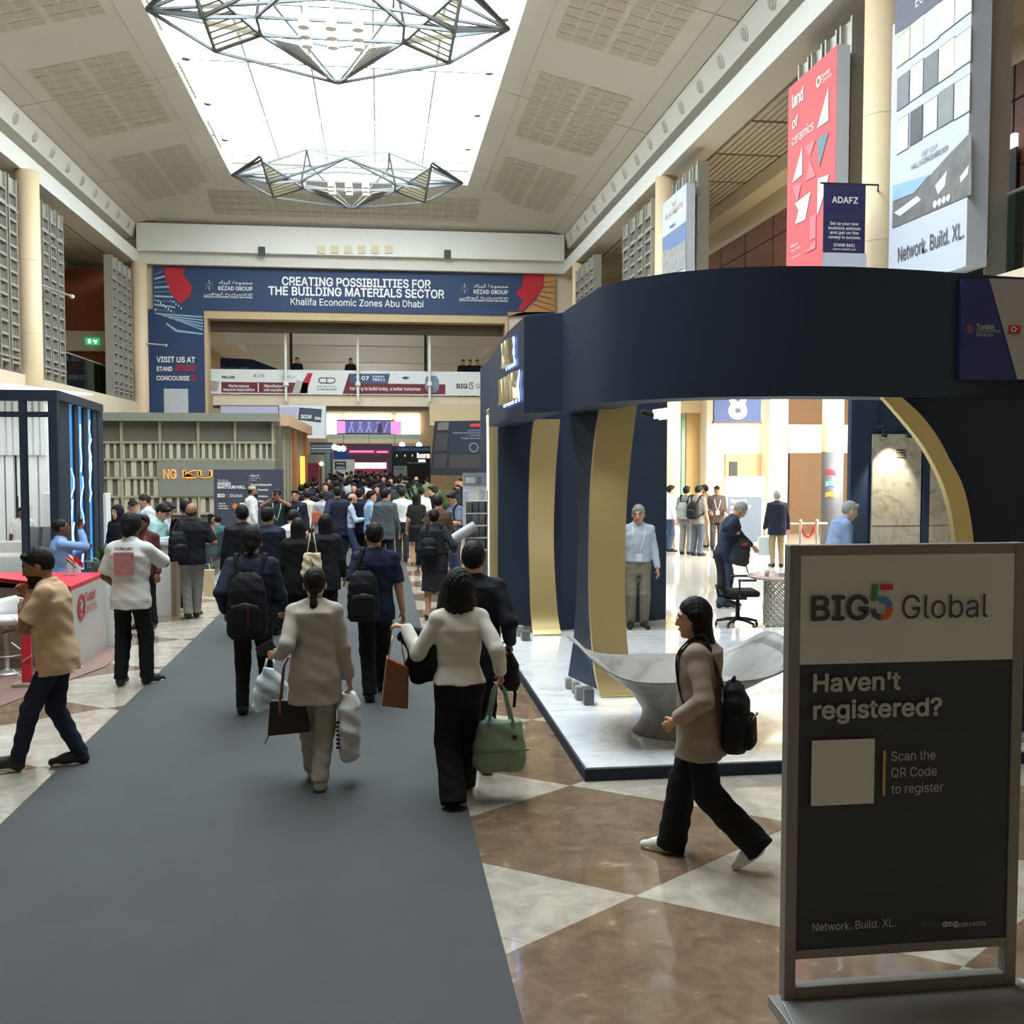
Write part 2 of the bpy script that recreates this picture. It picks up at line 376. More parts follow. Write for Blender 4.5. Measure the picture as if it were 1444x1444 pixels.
# strips of ceiling daylight in the far hall
M_sky2 = mat('ceiling_daylight', (255, 255, 255), 0.5, noise=0.02, emit=(248, 252, 255), es=2.0)
for k, y in enumerate((56.5, 67.5, 78)):
    struct(MB().b2((-4.0, y, 12.0), (2.2, y + 5, 12.1)).build('window_%d' % (4 + k), M_sky2))

# ------------------------------------------------------------------ skylight: glass panes, rafters, gear along the well
M_sky_glass = glass('skylight_glass', (250, 252, 255), 0.96)
sky = MB()
for k in range(7):
    y0 = YSN + k * 4.73
    for j in range(5):
        xa = SXL + j * 1.69
        sky.quad((xa, y0, ZS + .7), (xa + 1.69, y0, ZS + .7), (xa + 1.69, y0 + 4.73, ZS + .7), (xa, y0 + 4.73, ZS + .7))
struct(sky.build('window_7', M_sky_glass))
M_raft = mat('white_rafter', (236, 238, 236), 0.6, noise=0.03)
m = MB()
for k in range(8): m.b2((SXL, YSN + k * 4.73 - .05, ZS + .5), (SXR, YSN + k * 4.73 + .05, ZS + .72))
for j in range(1, 5): m.b2((SXL + j * 1.69 - .03, YSN, ZS + .58), (SXL + j * 1.69 + .03, YS, ZS + .72))
struct(m.build('trim_rafters', M_raft))
for s, x in ((1, SXL), (-1, SXR)):
    for k in range(7):
        y = 14 + k * 3.3
        t = thing('floodlight', 'small white floodlight on the %s edge of the skylight' % ('left' if s > 0 else 'right'), 'light', (x, y, ZS + .12), group='floodlights on the skylight edge (%s)' % ('left' if s > 0 else 'right'))
        MB().tube([(0, 0, 0), (s * .35, 0, 0)], .03).build('arm', M_white, t)
        MB().lathe([(.05, 0), (.1, -.05), (.11, -.22), (.09, -.23)], (s * .38, 0, .06), 10).build('head', M_steel, t)
# louvre panels leaning on the left edge of the well
for k in range(4):
    t = thing('vent_louvre', 'white slatted louvre set in the left side of the skylight well', 'vent', (SXL + .03, 18.5 + k * 4.6, ZS), group='louvres in the skylight well')
    m = MB()
    for j in range(12): m.bar((.02, j * .24, .1), (.1, j * .24, .62), .05, .1)
    m.build('slats', M_white, t)
    MB().bar((.06, 0, .1), (.06, 2.7, .1), .05).bar((.06, 0, .63), (.06, 2.7, .63), .05).build('frame', M_white, t)

# ceiling details: perforated fields, downlights
def on_slope(side, tfrac, y):
    if side < 0: x = XL + tfrac * (SXL - XL)
    else: x = XR + tfrac * (SXR - XR)
    return np.array((x, y, 11.5 + tfrac * (ZS - 11.5) - .012))
for side, sx in ((-1, 'left'), (1, 'right')):
    for k in range(6):
        ya = -3 + k * 7.35
        m = MB()
        for c in range(6):
            for r in range(12):
                t0 = .22 + c * .095 + (.02 if c > 2 else 0); y0 = ya + r * .44
                if k == 5 and (y0 > YE - (1 - 0) * 0 - 4.0 * (t0 + .1) - .6): continue
                p = [on_slope(side, t0, y0), on_slope(side, t0 + .08, y0), on_slope(side, t0 + .08, y0 + .36), on_slope(side, t0, y0 + .36)]
                m.add(p if side < 0 else p[::-1], [(0, 1, 2, 3)])
        if m.v: struct(m.build('trim_perforated_' + sx, M_perf))
    # seams in the plaster and a line of small spots
    m = MB()
    for tt in (.12, .86):
        a, b = on_slope(side, tt, YB), on_slope(side, tt, YE - tt * 3.8 - .3); m.bar(a, b, .025, .012)
    for k in range(7):
        m.bar(on_slope(side, .0, -1 + k * 7.35 + .0), on_slope(side, 1, -1 + k * 7.35 - (0 if k < 6 else 4)), .02, .012)
    struct(m.build('trim_seams_' + sx, M_perf))
    x = XL if side < 0 else XR
    for k in range(26):
        y = 3 + k * 1.5
        c = np.array((x + side * .11, y, 11.24)); n = np.array((-side, 0, -.34)); n /= np.linalg.norm(n)
        t = thing('downlight', 'round recessed downlight in the %s cornice of the hall' % sx, 'light', c, group='downlights in the %s cornice' % sx)
        MB().tube([n * .002, n * .03], .165, 16).build('ring', M_white, t, True)
        MB().tube([n * .031, n * .036], [.12, .10], 16).build('lens', M_perf, t, True)
# far hip field
m = MB()
for c in range(22):
    for r in range(4):
        x = -6.2 + c * .46; tt = .3 + r * .12
        y = YE - tt * (YE - YS); z = 11.5 + tt * 1.0 - .015
        y2 = YE - (tt + .1) * (YE - YS); z2 = 11.5 + (tt + .1) - .015
        m.quad((x, y, z), (x, y2, z2), (x + .4, y2, z2), (x + .4, y, z))
struct(m.build('trim_perforated_far', M_perf))
M_dk = mat('dark_fixture', (70, 72, 70), 0.6)
for k in range(6):
    p = at(453 + k * 19, 351.5, 41.3); tag(MB().b2((p[0] - .15, 41.3, p[2] - .15), (p[0] + .15, 41.35, p[2] + .15)).build('wall_light', M_cream), 'square white light set in the beam above the blue banner', 'light', 'square lights in the beam')
for u, v, w in ((369, 354, 'left'), (631, 358.5, 'right')):
    p = at(u, v, 41.3); tag(MB().b2((p[0] - .13, 41.28, p[2] - .17), (p[0] + .13, 41.35, p[2] + .17)).build('loudspeaker', M_dk), 'small dark grey loudspeaker on the %s part of the white beam' % w, 'speaker')

# ------------------------------------------------------------------ columns and metal grilles of the galleries
M_col = mat('beige_column', (226, 203, 164), 0.55, noise=0.04)
for y, x, lab in ((28.75, XL + .05, 'beige round column between two grilles on the left gallery'), (41.2, XL + .1, 'beige round column beside the blue wall banner'),
                  (16.6, XL + .05, 'beige column at the left edge of the picture'),
                  (15.15, 7.72, 'tall beige column between the red banner and the tile banner'), (27.2, 7.72, 'beige column behind the narrow stone banner'),
                  (39.2, 7.72, 'beige column at the far right end of the gallery')):
    t = thing('column', lab, 'column', (x, y, 0))
    MB().lathe([(.3, .0), (.3, 9.95)], n=24).build('shaft', M_col, t, True)
    m = MB()
    for z in (3.9, 5.7, 7.6): m.lathe([(.301, z), (.304, z), (.304, z + .02), (.301, z + .02)], n=24)
    m.build('joint_ring', M_cream, t)
def grille(x, y0, y1, lab, side, panel=True, ztop=9.55, zbot=4.48):
    """four flat metal posts with woven mesh between them"""
    t = thing('metal_grille', lab, 'grille', (x, y0, 0)); L_ = y1 - y0; q = 1 if side > 0 else -1
    B = lambda m, a, b: m.b2((a[0] * q, a[1], a[2]), (b[0] * q, b[1], b[2]))
    for k in range(4):
        y = (k + .5) * L_ / 4; m = MB()
        B(m, (-.05, y - L_ * .1, zbot + .1), (.25, y - L_ * .1 + .05, ztop)); B(m, (-.05, y + L_ * .1 - .05, zbot + .1), (.25, y + L_ * .1, ztop)); B(m, (.02, y - L_ * .1 + .05, ztop - .4), (.24, y + L_ * .1 - .05, ztop - .004)); m.build('post', M_steel, t)
    if panel:
        m = MB(); n = 14
        for k in range(4):
            y = (k + .5) * L_ / 4
            for j in range(9): B(m, (.02, y - L_ * .08 + j * L_ * .16 / 8 - .006, zbot + .3), (.04, y - L_ * .08 + j * L_ * .16 / 8 + .006, ztop - .4))
            for j in range(n): z = zbot + .35 + j * (ztop - zbot - .8) / (n - 1); B(m, (-.04, y - L_ * .1 + .05, z), (.05, y + L_ * .1 - .05, z + .06))
        m.build('mesh_panel', M_mesh, t)
        m = MB()
        for k in range(4): y = (k + .5) * L_ / 4; B(m, (.07, y - L_ * .1 + .05, zbot + .3), (.08, y + L_ * .1 - .05, ztop - .4))
        m.build('backing_panel', mat('grille_backing', (124, 121, 108), .7, noise=.1, nscale=40), t)
    for z in (ztop - .8, zbot + .5):
        MB().bar((-.02 * q, 0, z), (-.02 * q, L_, z), .05).build('rail', M_steel, t)
    return t
grille(XL - .05, 25.2, 28.2, 'grey metal grille with open top at the left edge, nearest on the left gallery', -1)
grille(XL - .05, 29.4, 32.1, 'grey metal grille in the middle of the left gallery, strut across it', -1)
grille(XL - .05, 37.6, 40.5, 'grey metal grille farthest along the left gallery, before the blue banner', -1)
grille(7.5, 27.7, 31.2, 'bare grey metal grille behind the stone banner on the right', 1)
grille(7.5, 35.4, 38.8, 'bare grey metal grille farthest along the right gallery', 1)
for y, lab in ((16.2, 'four posts of the grille behind the red banner'), (12.3, 'four posts of the grille behind the tile sample banner'), (24.4, 'four posts of the grille behind the narrow stone banner')):
    grille(7.76, y, y + 2.3, 'grey metal ' + lab, 1, False, 9.62)
for p, q, lab in (((XL + .1, 29.05, 7.1), (XL + .4, 31.3, 7.1), 'thin steel strut from the column across the left grille'), ((XL + .4, 41.0, 6.84), (XL + 1.0, 41.5, 6.84), 'thin steel strut by the blue wall banner')):
    t = thing('strut', lab, 'strut', p); d = np.array(q) - np.array(p)
    MB().tube([(0, 0, 0), d], .03).build('rod', M_steel, t); MB().tube([d * .98, d * 1.03], .06).build('end_knob', M_white, t)
# wooden far block of the left gallery with a white beam, exit signs
M_exit = mat('exit_sign_green', (40, 150, 96), 0.5, emit=(60, 200, 130), es=0.8)
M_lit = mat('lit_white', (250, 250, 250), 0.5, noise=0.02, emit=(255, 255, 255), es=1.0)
struct(MB().b2((-12.15, 41.0, 4.6), (-9.6, 41.2, 9.6)).build('wall_leftend', M_wood2))
struct(MB().b2((-12.15, 40.7, 6.5), (-9.6, 41.0, 7.25)).build('trim_leftbeam', M_cream))
struct(MB().b2((-12.18, 36.5, 4.6), (-12.0, 38.0, 8.9)).build('trim_leftpier', M_tan))
for (x, y, z, lab) in ((-10.7, 40.6, 6.85, 'green exit sign on the cream beam in the left gallery'), (-10.6, 30.9, 8.1, 'green exit sign hanging behind the middle left grille')):
    t = thing('exit_sign', lab, 'sign', (x, y, z))
    MB().box((0, 0, 0), (.5, .06, .26)).build('sign_box', M_exit, t)
    MB().box((-.1, -.034, 0), (.1, .006, .16)).box((.1, -.034, .02), (.16, .006, .05)).box((.12, -.034, -.05), (.06, .006, .1)).build('running_figure', M_lit, t)
    MB().tube([(0, 0, .13), (0, 0, .9 if z > 7 else .14)], .015).build('hanger', M_steel, t)
# bright doorway and steps on the right gallery
t = thing('doorway', 'white framed doorway in the brown wall at the upper right edge', 'door', (10.45, 17.4, 4.6))
MB().b2((-.08, 0, 0), (0, .22, 3.1)).b2((-.08, -1.5, 2.9), (0, .22, 3.12)).build('frame', M_lit, t); MB().b2((-.03, -1.5, 0), (0, 0, 2.9)).build('door_leaf', M_dk, t)  # frame glows to stand in for sunlight falling on it

# ------------------------------------------------------------------ star chandeliers under the skylight
M_frame = mat('chandelier_frame', (120, 124, 124), 0.45, 0.5)
M_sail = mat('chandelier_sail', (236, 230, 208), 0.7, noise=0.05, alpha=.7)
def chandelier(y, lab):
    t = thing('star_chandelier', lab, 'chandelier', (-.93, y, 11.5))
    tip = {'l': (-3.75, 0, .1), 'r': (3.75, 0, .1), 'f': (0, -3.1, -.1), 'b': (0, 3.1, -.1)}
    lo = {(sx, sy): np.array((sx * 2.52, sy * .85, -.35)) for sx in (-1, 1) for sy in (-1, 1)}
    hi = {(sx, sy): np.array((sx * 2.62, -1.75 if sy > 0 else -1.9, .12 if sy > 0 else .2)) for sx in (-1, 1) for sy in (-1, 1)}
    inn = {(sx, sy): np.array((sx * 1.5, sy * .45, -.12)) for sx in (-1, 1) for sy in (-1, 1)}
    top = {(sx, sy): np.array((sx * 1.3, sy * .9, .75)) for sx in (-1, 1) for sy in (-1, 1)}
    m = MB()
    for sx in (-1, 1):
        for sy in (-1, 1):
            k = (sx, sy); e = tip['l' if sx < 0 else 'r']; g = tip['f' if sy < 0 else 'b']
            for a, b in ((e, inn[k]), (e, lo[k]), (g, inn[k]), (g, lo[k]), (lo[k], hi[k]), (hi[k], inn[k] if sy > 0 else e), (lo[k], inn[k]), (inn[k], top[k]), (top[k], e), (top[k], g), (e, hi[k])):
                m.bar(a, b, .06)
        m.bar(inn[(sx, -1)], inn[(sx, 1)], .06); m.bar(top[(sx, -1)], top[(sx, 1)], .06)
    for sy in (-1, 1): m.bar(inn[(-1, sy)], inn[(1, sy)], .06); m.bar(top[(-1, sy)], top[(1, sy)], .06); m.bar(tip['l'], (0, sy * 1.2, 0), .05); m.bar(tip['r'], (0, sy * 1.2, 0), .05)
    m.build('frame', M_frame, t)
    tri = [(lo[(sx, 1)], hi[(sx, 1)], inn[(sx, 1)]) for sx in (-1, 1)] + [(np.array((sx * .1, 2.95, -.1)), np.array((sx * 1.45, 1.0, .05)), np.array((sx * .75, .9, -.1))) for sx in (-1, 1)]
    for a, b, c in tri:
        m = MB(); m.slab([a, b, c], (0, 0, .02))
        s = m.build('sail', M_sail, t)
        m = MB()
        for j in range(1, 12):
            f = j / 12; m.bar(a + (b - a) * f, a + (b - a) * f + (c - a) * (1 - f) * .98, .022)
        m.build('rib', M_frame, s)
    for q in range(9):
        x, yy = (q % 3 - 1) * .55, (q // 3 - 1) * .5
        MB().tube([(x, yy, .75), (x, yy, -.05)], .015, 6).lathe([(.03, -.02), (.11, -.1), (.12, -.3), (.02, -.32)], (x, yy, 0), 10).build('pendant', M_white, t)
    for sx in (-1, 1):
        MB().tube([(sx * 1.3, .9, .75), (sx * 1.3, .9, 1.71)], .02, 6).tube([(sx * 1.3, -.9, .75), (sx * 1.3, -.9, 1.71)], .02, 6).build('cable', M_steel, t)
    return t
chandelier(22.3, 'large star shaped steel chandelier with mesh sails, nearest under the skylight')
chandelier(34.6, 'smaller looking star chandelier with mesh sails near the far end of the skylight')

# ------------------------------------------------------------------ entrance hall on the right, sunlit
M_sunwall = mat('sunlit_white_wall', (244, 240, 228), 0.7, noise=0.02)
M_brown = mat('brown_panel', (104, 78, 54), 0.6, noise=0.06)
M_beigew = mat('beige_cloth_wall', (206, 196, 176), 0.8, noise=0.04)
struct(MB().b2((7.6, 34.0, 0), (7.75, 42, 3.95)).build('wall_right_rear', M_low))
struct(MB().b2((7.75, 34.0, 0), (18, 34.2, 6)).build('wall_entrance', M_sunwall))
struct(MB().b2((18, 10, 0), (18.2, 34.2, 6)).build('wall_entrance_side', M_sunwall))
struct(MB().b2((7.75, 9.8, 0), (18.2, 10.0, 6)).build('wall_entrance_near', M_low))
struct(MB().b2((10.5, 9.8, 5.2), (18.2, 34.2, 5.4)).build('ceiling_entrance', M_white))
def pp(u0, v0, u1, v1, Y, d, name, m, lab=None, cat=None, parent=None, kind=None, floor=False):
    a = at(u0, v1, Y); b = at(u1, v0, Y)
    o = MB().b2((a[0], Y, 0 if floor else a[2]), (b[0], Y + d, b[2])).build(name, m, parent)
    if kind: struct(o)
    elif lab: tag(o, lab, cat)
    return o
pp(939, 556, 960, 790, 31.0, 1.0, 'trim_pilaster', M_sunwall, kind=1, floor=True)
pp(960, 584, 966.5, 786, 31.6, .1, 'trim_glassedge', mat('green_edge', (120, 160, 140), .3), kind=1, floor=True)
pp(966.5, 582, 995, 786, 31.9, .2, 'door_1', mat('oak_door', (196, 164, 112), .6, noise=.12, stretch=(1, 1, .1)), kind=1, floor=True)
pp(960, 556, 995, 582, 31.7, .2, 'trim_doorhead', M_cream, kind=1)
pp(995, 556, 1083, 786, 31.2, .8, 'trim_blockwall', M_sunwall, kind=1, floor=True)
pp(1023, 640, 1073, 673, 31.1, .1, 'window_8', M_tan, kind=1)
pp(1029, 651, 1040, 672, 31.05, .05, 'trim_windowdark', M_dk, kind=1)
pp(1074, 593, 1082, 700, 31.1, .1, 'trim_brownstrip', M_brown, kind=1)
pp(1083, 556, 1112, 786, 30.4, 1.0, 'trim_pilaster', M_sunwall, kind=1, floor=True)
pp(1112, 556, 1200, 599, 31.6, .3, 'trim_upperpanel', M_brown, kind=1)
pp(1112, 599, 1200, 639, 31.5, .3, 'trim_clothband', M_beigew, kind=1)
pp(1112, 639, 1200, 790, 31.4, .3, 'trim_lowerpanel', M_brown, kind=1, floor=True)
def pale_floor():
    m = mat('pale_floor', (206, 200, 188), .05, spec=.6, noise=.08, nscale=2)
    return struct(MB().b2((2.3, 13.15, -.02), (18, 34, .004)).build('floor_entrance', m))
pale_floor()
# hall number sign
M_bl = mat('sign_blue', (36, 62, 118), .5)
M_wh = mat('letter_white', (240, 240, 238), .6, noise=0.02)
t = thing('hall_number_sign', 'hanging blue sign with a big white number 8', 'sign', at(1040, 594, 29.5))
a = at(1007, 594, 29.5) - np.array(t.location); b = at(1073.5, 545, 29.5) - np.array(t.location)
MB().b2((a[0], 0, a[2]), (b[0], .12, b[2])).build('board', M_bl, t)
MB().b2((a[0] - .03, -.01, a[2] - .06), (b[0] + .03, .13, a[2])).build('lower_edge', M_brown, t)
text('8', (0.0, -.005, a[2] + .12), (1, 0, 0), (0, 0, 1), w=.47, h=.72, m=M_wh, parent=t, bold=.05, align='C', depth=.01)
MB().tube([(a[0] + .2, .06, b[2]), (a[0] + .2, .06, b[2] + .3)], .02).tube([(b[0] - .2, .06, b[2]), (b[0] - .2, .06, b[2] + .3)], .02).build('hanger', M_steel, t)
# poster kiosk
t = thing('poster_kiosk', 'white kiosk with a grey blue poster under the hall number sign', 'kiosk', at(1050, 786, 26.0) * np.array((1, 1, 0)))
o_ = np.array(t.location)
a = at(1024, 770, 26.0) - o_; b = at(1078, 672, 26.0) - o_
MB().b2((a[0], 0, 0), (b[0], .5, b[2])).build('cabinet', M_sunwall, t)
a = at(1026, 765, 26.0) - o_; b = at(1074, 700, 26.0) - o_
MB().b2((a[0], -.02, a[2]), (b[0], 0, b[2])).build('poster', mat('poster_greyblue', (92, 104, 122), .5), t)
for k, (s_, w_) in enumerate((("Haven't", .42), ('registered?', .55), ('Scan here', .3))):
    text(s_, (a[0] + .07, -.022, b[2] - .16 - k * .16), (1, 0, 0), (0, 0, 1), w=w_, h=.09, m=M_wh, parent=t, bold=.02)
# wrapped column with coloured rings
cx, cy = at(1173, 700, 24.5)[:2]
t = thing('column', 'beige column wrapped in dark grey, coloured arcs on it', 'column', (cx, cy, 0))
MB().lathe([(.26, 2.55), (.26, 4.0)], n=24).build('shaft', M_col, t, True)
MB().lathe([(.27, 0), (.27, 2.55)], n=24).build('wrap', mat('wrap_grey', (70, 72, 78), .5), t, True)
for k, (c, z) in enumerate((((190, 44, 56), 2.02), ((84, 150, 200), 1.72), ((222, 120, 50), 1.45))):
    m = MB(); n = 10
    A = [(.28 * math.cos(an), .28 * math.sin(an), z + .12 * math.cos((an + 2.2) * 2)) for an in np.linspace(-2.6, -1.7, n)]
    B = [(p[0], p[1], p[2] - .11) for p in A]
    m.band(A, B, (0, -.004, 0)); m.build('colour_arc', mat('arc_%d' % k, c, .5), t)
# rope barriers
M_red = mat('red_rope', (176, 36, 44), .7)
P_ = [at(1130, 742, 22.5), at(1150, 742, 22.2), at(1170, 745, 21.6)]
for k, u in enumerate((1128, 1151)):
    p = at(u, 800, 22.0); t = thing('barrier_post', 'chrome barrier post, the %s one holding the red rope' % ('left' if k == 0 else 'right'), 'post', (p[0], 22.0, 0))
    MB().lathe([(.16, 0), (.16, .02), (.03, .05), (.03, .95), (.045, .97), (.02, 1.02)], n=14).build('pole', M_steel, t, True)
    MB().tube([(-.25, .01, .93), (.25, .01, .93)], .02).build('cross_bar', M_steel, t)
p0, p1 = at(1128, 735, 22.0), at(1151, 735, 22.0)
tag(MB().tube([(p0[0] + .03 + (p1[0] - p0[0] - .06) * f, 22.0, .9 - .28 * (1 - (2 * f - 1) ** 2)) for f in np.linspace(0, 1, 12)], .025).build('barrier_rope', M_red, None, True), 'red rope sagging between two chrome barrier posts', 'rope')
# ------------------------------------------------------------------ signs and banners
X_, Y_, Z_ = np.array((1., 0, 0)), np.array((0, 1., 0)), np.array((0, 0, 1.))
class Face:
    """a flat face of a sign in the hall: o = a world point on it, r/u = right/up; pieces are children of the sign"""
    def __init__(s, parent, o, r=X_, u=Z_):
        s.p = parent; s.o = np.array(o, float); s.r = np.array(r, float); s.u = np.array(u, float); s.n = np.cross(s.r, s.u)
        s.off = np.array(parent.matrix_basis.translation)
    def xy(s, U, V):
        d = ray(U, V); t = ((s.o - CAM) @ s.n) / (d @ s.n); q = CAM + d * t - s.o
        return float(q @ s.r), float(q @ s.u)
    def poly(s, pts, m, lvl=1, name='panel', t=.003, px=True):
        P = [s.xy(*p) for p in pts] if px else pts
        return rect(s.o - s.off, s.r, s.u, 0, 0, 0, 0, m, s.p, name, t, lvl * .004, P)
    def rect(s, u0, v0, u1, v1, m, lvl=1, name='panel', t=.003):
        a = s.xy(u0, v0); b = s.xy(u1, v1)
        return rect(s.o - s.off, s.r, s.u, a[0], b[1], b[0], a[1], m, s.p, name, t, lvl * .004)
    def text(s, body, u0, v0, u1, cap, m, bold=0.0, lvl=2, name='lettering', depth=.003, font=None):
        """left baseline at pixel (u0,v0), right end at u1, cap height in px at u0"""
        a = s.xy(u0, v0); b = s.xy(u1, v0); c = s.xy(u0, v0 - cap)
        return text(body, s.o - s.off + s.r * a[0] + s.u * a[1], s.r, s.u, w=abs(b[0] - a[0]), h=c[1] - a[1], m=m, parent=s.p, bold=bold, name=name, eps=lvl * .004, depth=depth)
    def disc(s, U, V, rpx, m, lvl=2, name='logo', hole=0.0):
        c = s.xy(U, V); e = s.xy(U + rpx, V); r = abs(e[0] - c[0]); n = 24
        if not hole: return s.poly([(c[0] + r * math.cos(2 * math.pi * k / n), c[1] + r * math.sin(2 * math.pi * k / n)) for k in range(n)], m, lvl, name, px=False)
        return s.arc(c, r, r * hole, 0, 360, m, lvl, name)
    def arc(s, c, r1, r0, a0, a1, m, lvl=2, name='logo'):
        n = 20; A = []; B = []
        for k in range(n + 1):
            a = R(a0 + (a1 - a0) * k / n)
            for Lq, r in ((A, r1), (B, r0)): Lq.append(s.o - s.off + s.r * (c[0] + r * math.cos(a)) + s.u * (c[1] + r * math.sin(a)) + s.n * lvl * .004)
        mb = MB(); mb.band(A, B, s.n * .003); return mb.build(name, m, s.p)
    def sun(s, c, r, m, n=8, lvl=2, name='logo'):
        mb = MB()
        for k in range(n):
            a = 2 * math.pi * k / n
            for ra, rb in ((.25, .5), (.62, 1.0)):
                p = [c + r * np.array(q) for q in ((ra * math.cos(a), ra * math.sin(a)), (rb * math.cos(a), rb * math.sin(a)))]
                P = [s.o - s.off + s.r * q[0] + s.u * q[1] + s.n * lvl * .004 for q in p]
                mb.bar(P[0], P[1], r * .14, .004)
        return mb.build(name, m, s.p)
M_navyb = mat('banner_navy', (46, 66, 100), .6); M_txt = mat('banner_white_text', (232, 232, 226), .6, noise=.02)
M_redb = mat('banner_red', (186, 40, 52), .6); M_ltblue = mat('banner_light_blue', (150, 178, 196), .6)
M_woodp = mat('banner_timber_photo', (192, 140, 84), .6, noise=.35, nscale=3)
M_bk = mat('black_print', (34, 34, 36), .6); M_greytxt = mat('grey_print', (96, 98, 100), .6)
AR1 = '\ufe93\ufecb\ufeee\ufee4\ufea0\ufee3'; AR2 = '\ufea9\ufe8d\ufeb0\ufef4\ufedb'
# --- blue portal banner on the far wall
t = thing('portal_banner', 'huge navy banner framing the far portal, top and left side', 'banner', (0, 41.85, 0))
MB().b2((at(216, 377, 41.85)[0], -.0, ZP), (at(783, 380, 41.85)[0], .1, 9.93)).b2((at(209, 570, 41.85)[0], 0, 0), (X0, .1, ZP)).build('panel', M_navyb, t)
f = Face(t, (0, 41.85, 0))
f.text('CREATING POSSIBILITIES FOR', 398, 402, 607, 11.5, M_txt, .028); f.text('THE BUILDING MATERIALS SECTOR', 379, 415.5, 626, 11.5, M_txt, .028)
f.text('Khalifa Economic Zones Abu Dhabi', 410, 430, 597, 9.5, M_txt, .006)
for u in (288, 648):
    f.sun(np.array(f.xy(u + 7, 402 + (u > 400) * 5)), .19, M_txt)
    dv = 5 if u > 400 else 0
    f.text(AR2 + ' ' + AR1, u + 20, 400 + dv, u + 68, 4.5, M_txt, .01); f.text('KEZAD GROUP', u + 20, 409 + dv, u + 68, 5.5, M_txt, .02)
    f.text('\ufef2\ufe92\ufec7\ufeee\ufe91\ufe83 \ufe94\ufef3\ufea9\ufe8e\ufebc\ufe97\ufed7\ufefb\ufe8d', u, 415.5 + dv, u + 68, 2.8, M_txt, .01); f.text('KHALIFA ECONOMIC ZONES ABU DHABI', u, 419.5 + dv, u + 68, 2.6, M_txt, .02)
f.text('VISIT US AT', 221, 510.5, 275, 7.5, M_txt, .03)
f.text('STAND', 221, 523, 243, 6, M_txt, .03); f.text('#500', 247, 523, 276, 8, M_redb, .03)
f.text('CONCOURSE', 221, 536, 267, 6, M_txt, .03); f.text('2', 270, 536, 276, 8, M_redb, .03)
f.rect(231, 548, 266, 600, mat('panel_offwhite', (190, 194, 196), .6), 1, 'plain_square')
f.poly([(232, 377.5), (262, 377.5), (258, 388), (271, 404), (268, 418), (254, 428), (243, 417), (236, 404), (233, 392)], M_redb, 1, 'print_shape')
for k in range(9):  # sheaf of pipes
    v = 386 + k * 6; x1 = 229 + min(k, 6) * 3
    f.poly([(217.5, v), (x1, v - 5 + k * 1.3), (x1 + 1, v - 2.5 + k * 1.3), (217.5, v + 3)], M_ltblue if k % 2 else mat('banner_slate', (86, 112, 134), .6), 2, 'print_pipe')
for k in range(5):
    f.poly([(218 + k * 9, 441 + k * 3), (286, 446 + k * 4.5), (286, 448 + k * 4.5), (222 + k * 9, 443.5 + k * 3)], M_ltblue, 2, 'print_pipe')
f.poly([(235, 455), (250, 465), (286, 470), (286, 472), (248, 468), (234, 457)], M_ltblue, 2, 'print_pipe')
for k in range(26):
    f.disc(219 + (k * 7.3) % 40, 423 + (k * 5.7) % 16, .8, M_txt, 3, 'print_dot')
f.poly([(740, 384), (768, 386), (766, 406), (752, 425), (734, 440), (731, 436), (738, 424), (727, 413), (736, 404)], M_redb, 1, 'print_shape')
f.poly([(767, 386), (783, 387), (783, 440), (716, 440), (716, 446), (738, 440), (756, 423), (766, 404)], M_woodp, 1, 'print_timber')
for k in range(6):
    f.poly([(752 + k * 3, 428 - k * 6), (783, 440 - k * 9), (783, 441 - k * 9), (751 + k * 3, 429.5 - k * 6)], M_brown, 2, 'print_crack')

# --- pedestrian bridge with its banners
struct(MB().b2((X0 + .1, 43.2, 4.55), (X1 + 4, 46.2, 5.05)).build('trim_bridge', M_cream))
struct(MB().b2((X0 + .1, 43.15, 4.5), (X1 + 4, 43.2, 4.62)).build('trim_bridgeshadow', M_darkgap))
t = thing('bridge_banner', 'long white and maroon banner along the pedestrian bridge parapet', 'banner', (0, 43.1, 0))
f = Face(t, (0, 43.1, 0))
M_maroon = mat('banner_maroon', (112, 44, 54), .6); M_bw = mat('banner_white', (222, 224, 220), .6, noise=.02); M_bblue = mat('banner_steelblue', (70, 88, 120), .6)
a, b = at(291, 555, 43.1), at(716, 525, 43.1)
MB().b2((a[0], 0, a[2]), (b[0], .06, b[2])).build('panel', M_bw, t)
f.rect(312, 538.5, 434, 554.5, M_maroon); f.poly([(434, 526), (441, 526), (432, 554.5), (418, 554.5)], M_redb); f.poly([(492, 527), (550, 527), (547, 541), (628, 542), (628, 556), (483, 555.5)], M_maroon)
f.poly([(494, 527), (550, 527), (546, 541), (494, 541)], M_bblue, 2)
f.poly([(291, 536), (310, 538), (306, 552), (291, 550)], M_steel, 2, 'print_pipe'); f.poly([(418, 536), (427, 538), (423, 554), (412, 554)], M_steel, 3, 'print_pipe')
f.poly([(600, 532), (605, 530), (615, 530), (619, 536), (619, 548), (614, 554), (603, 553), (599, 546)], mat('pipe_print', (120, 140, 158), .5, noise=.3, nscale=4), 3, 'print_pipe')
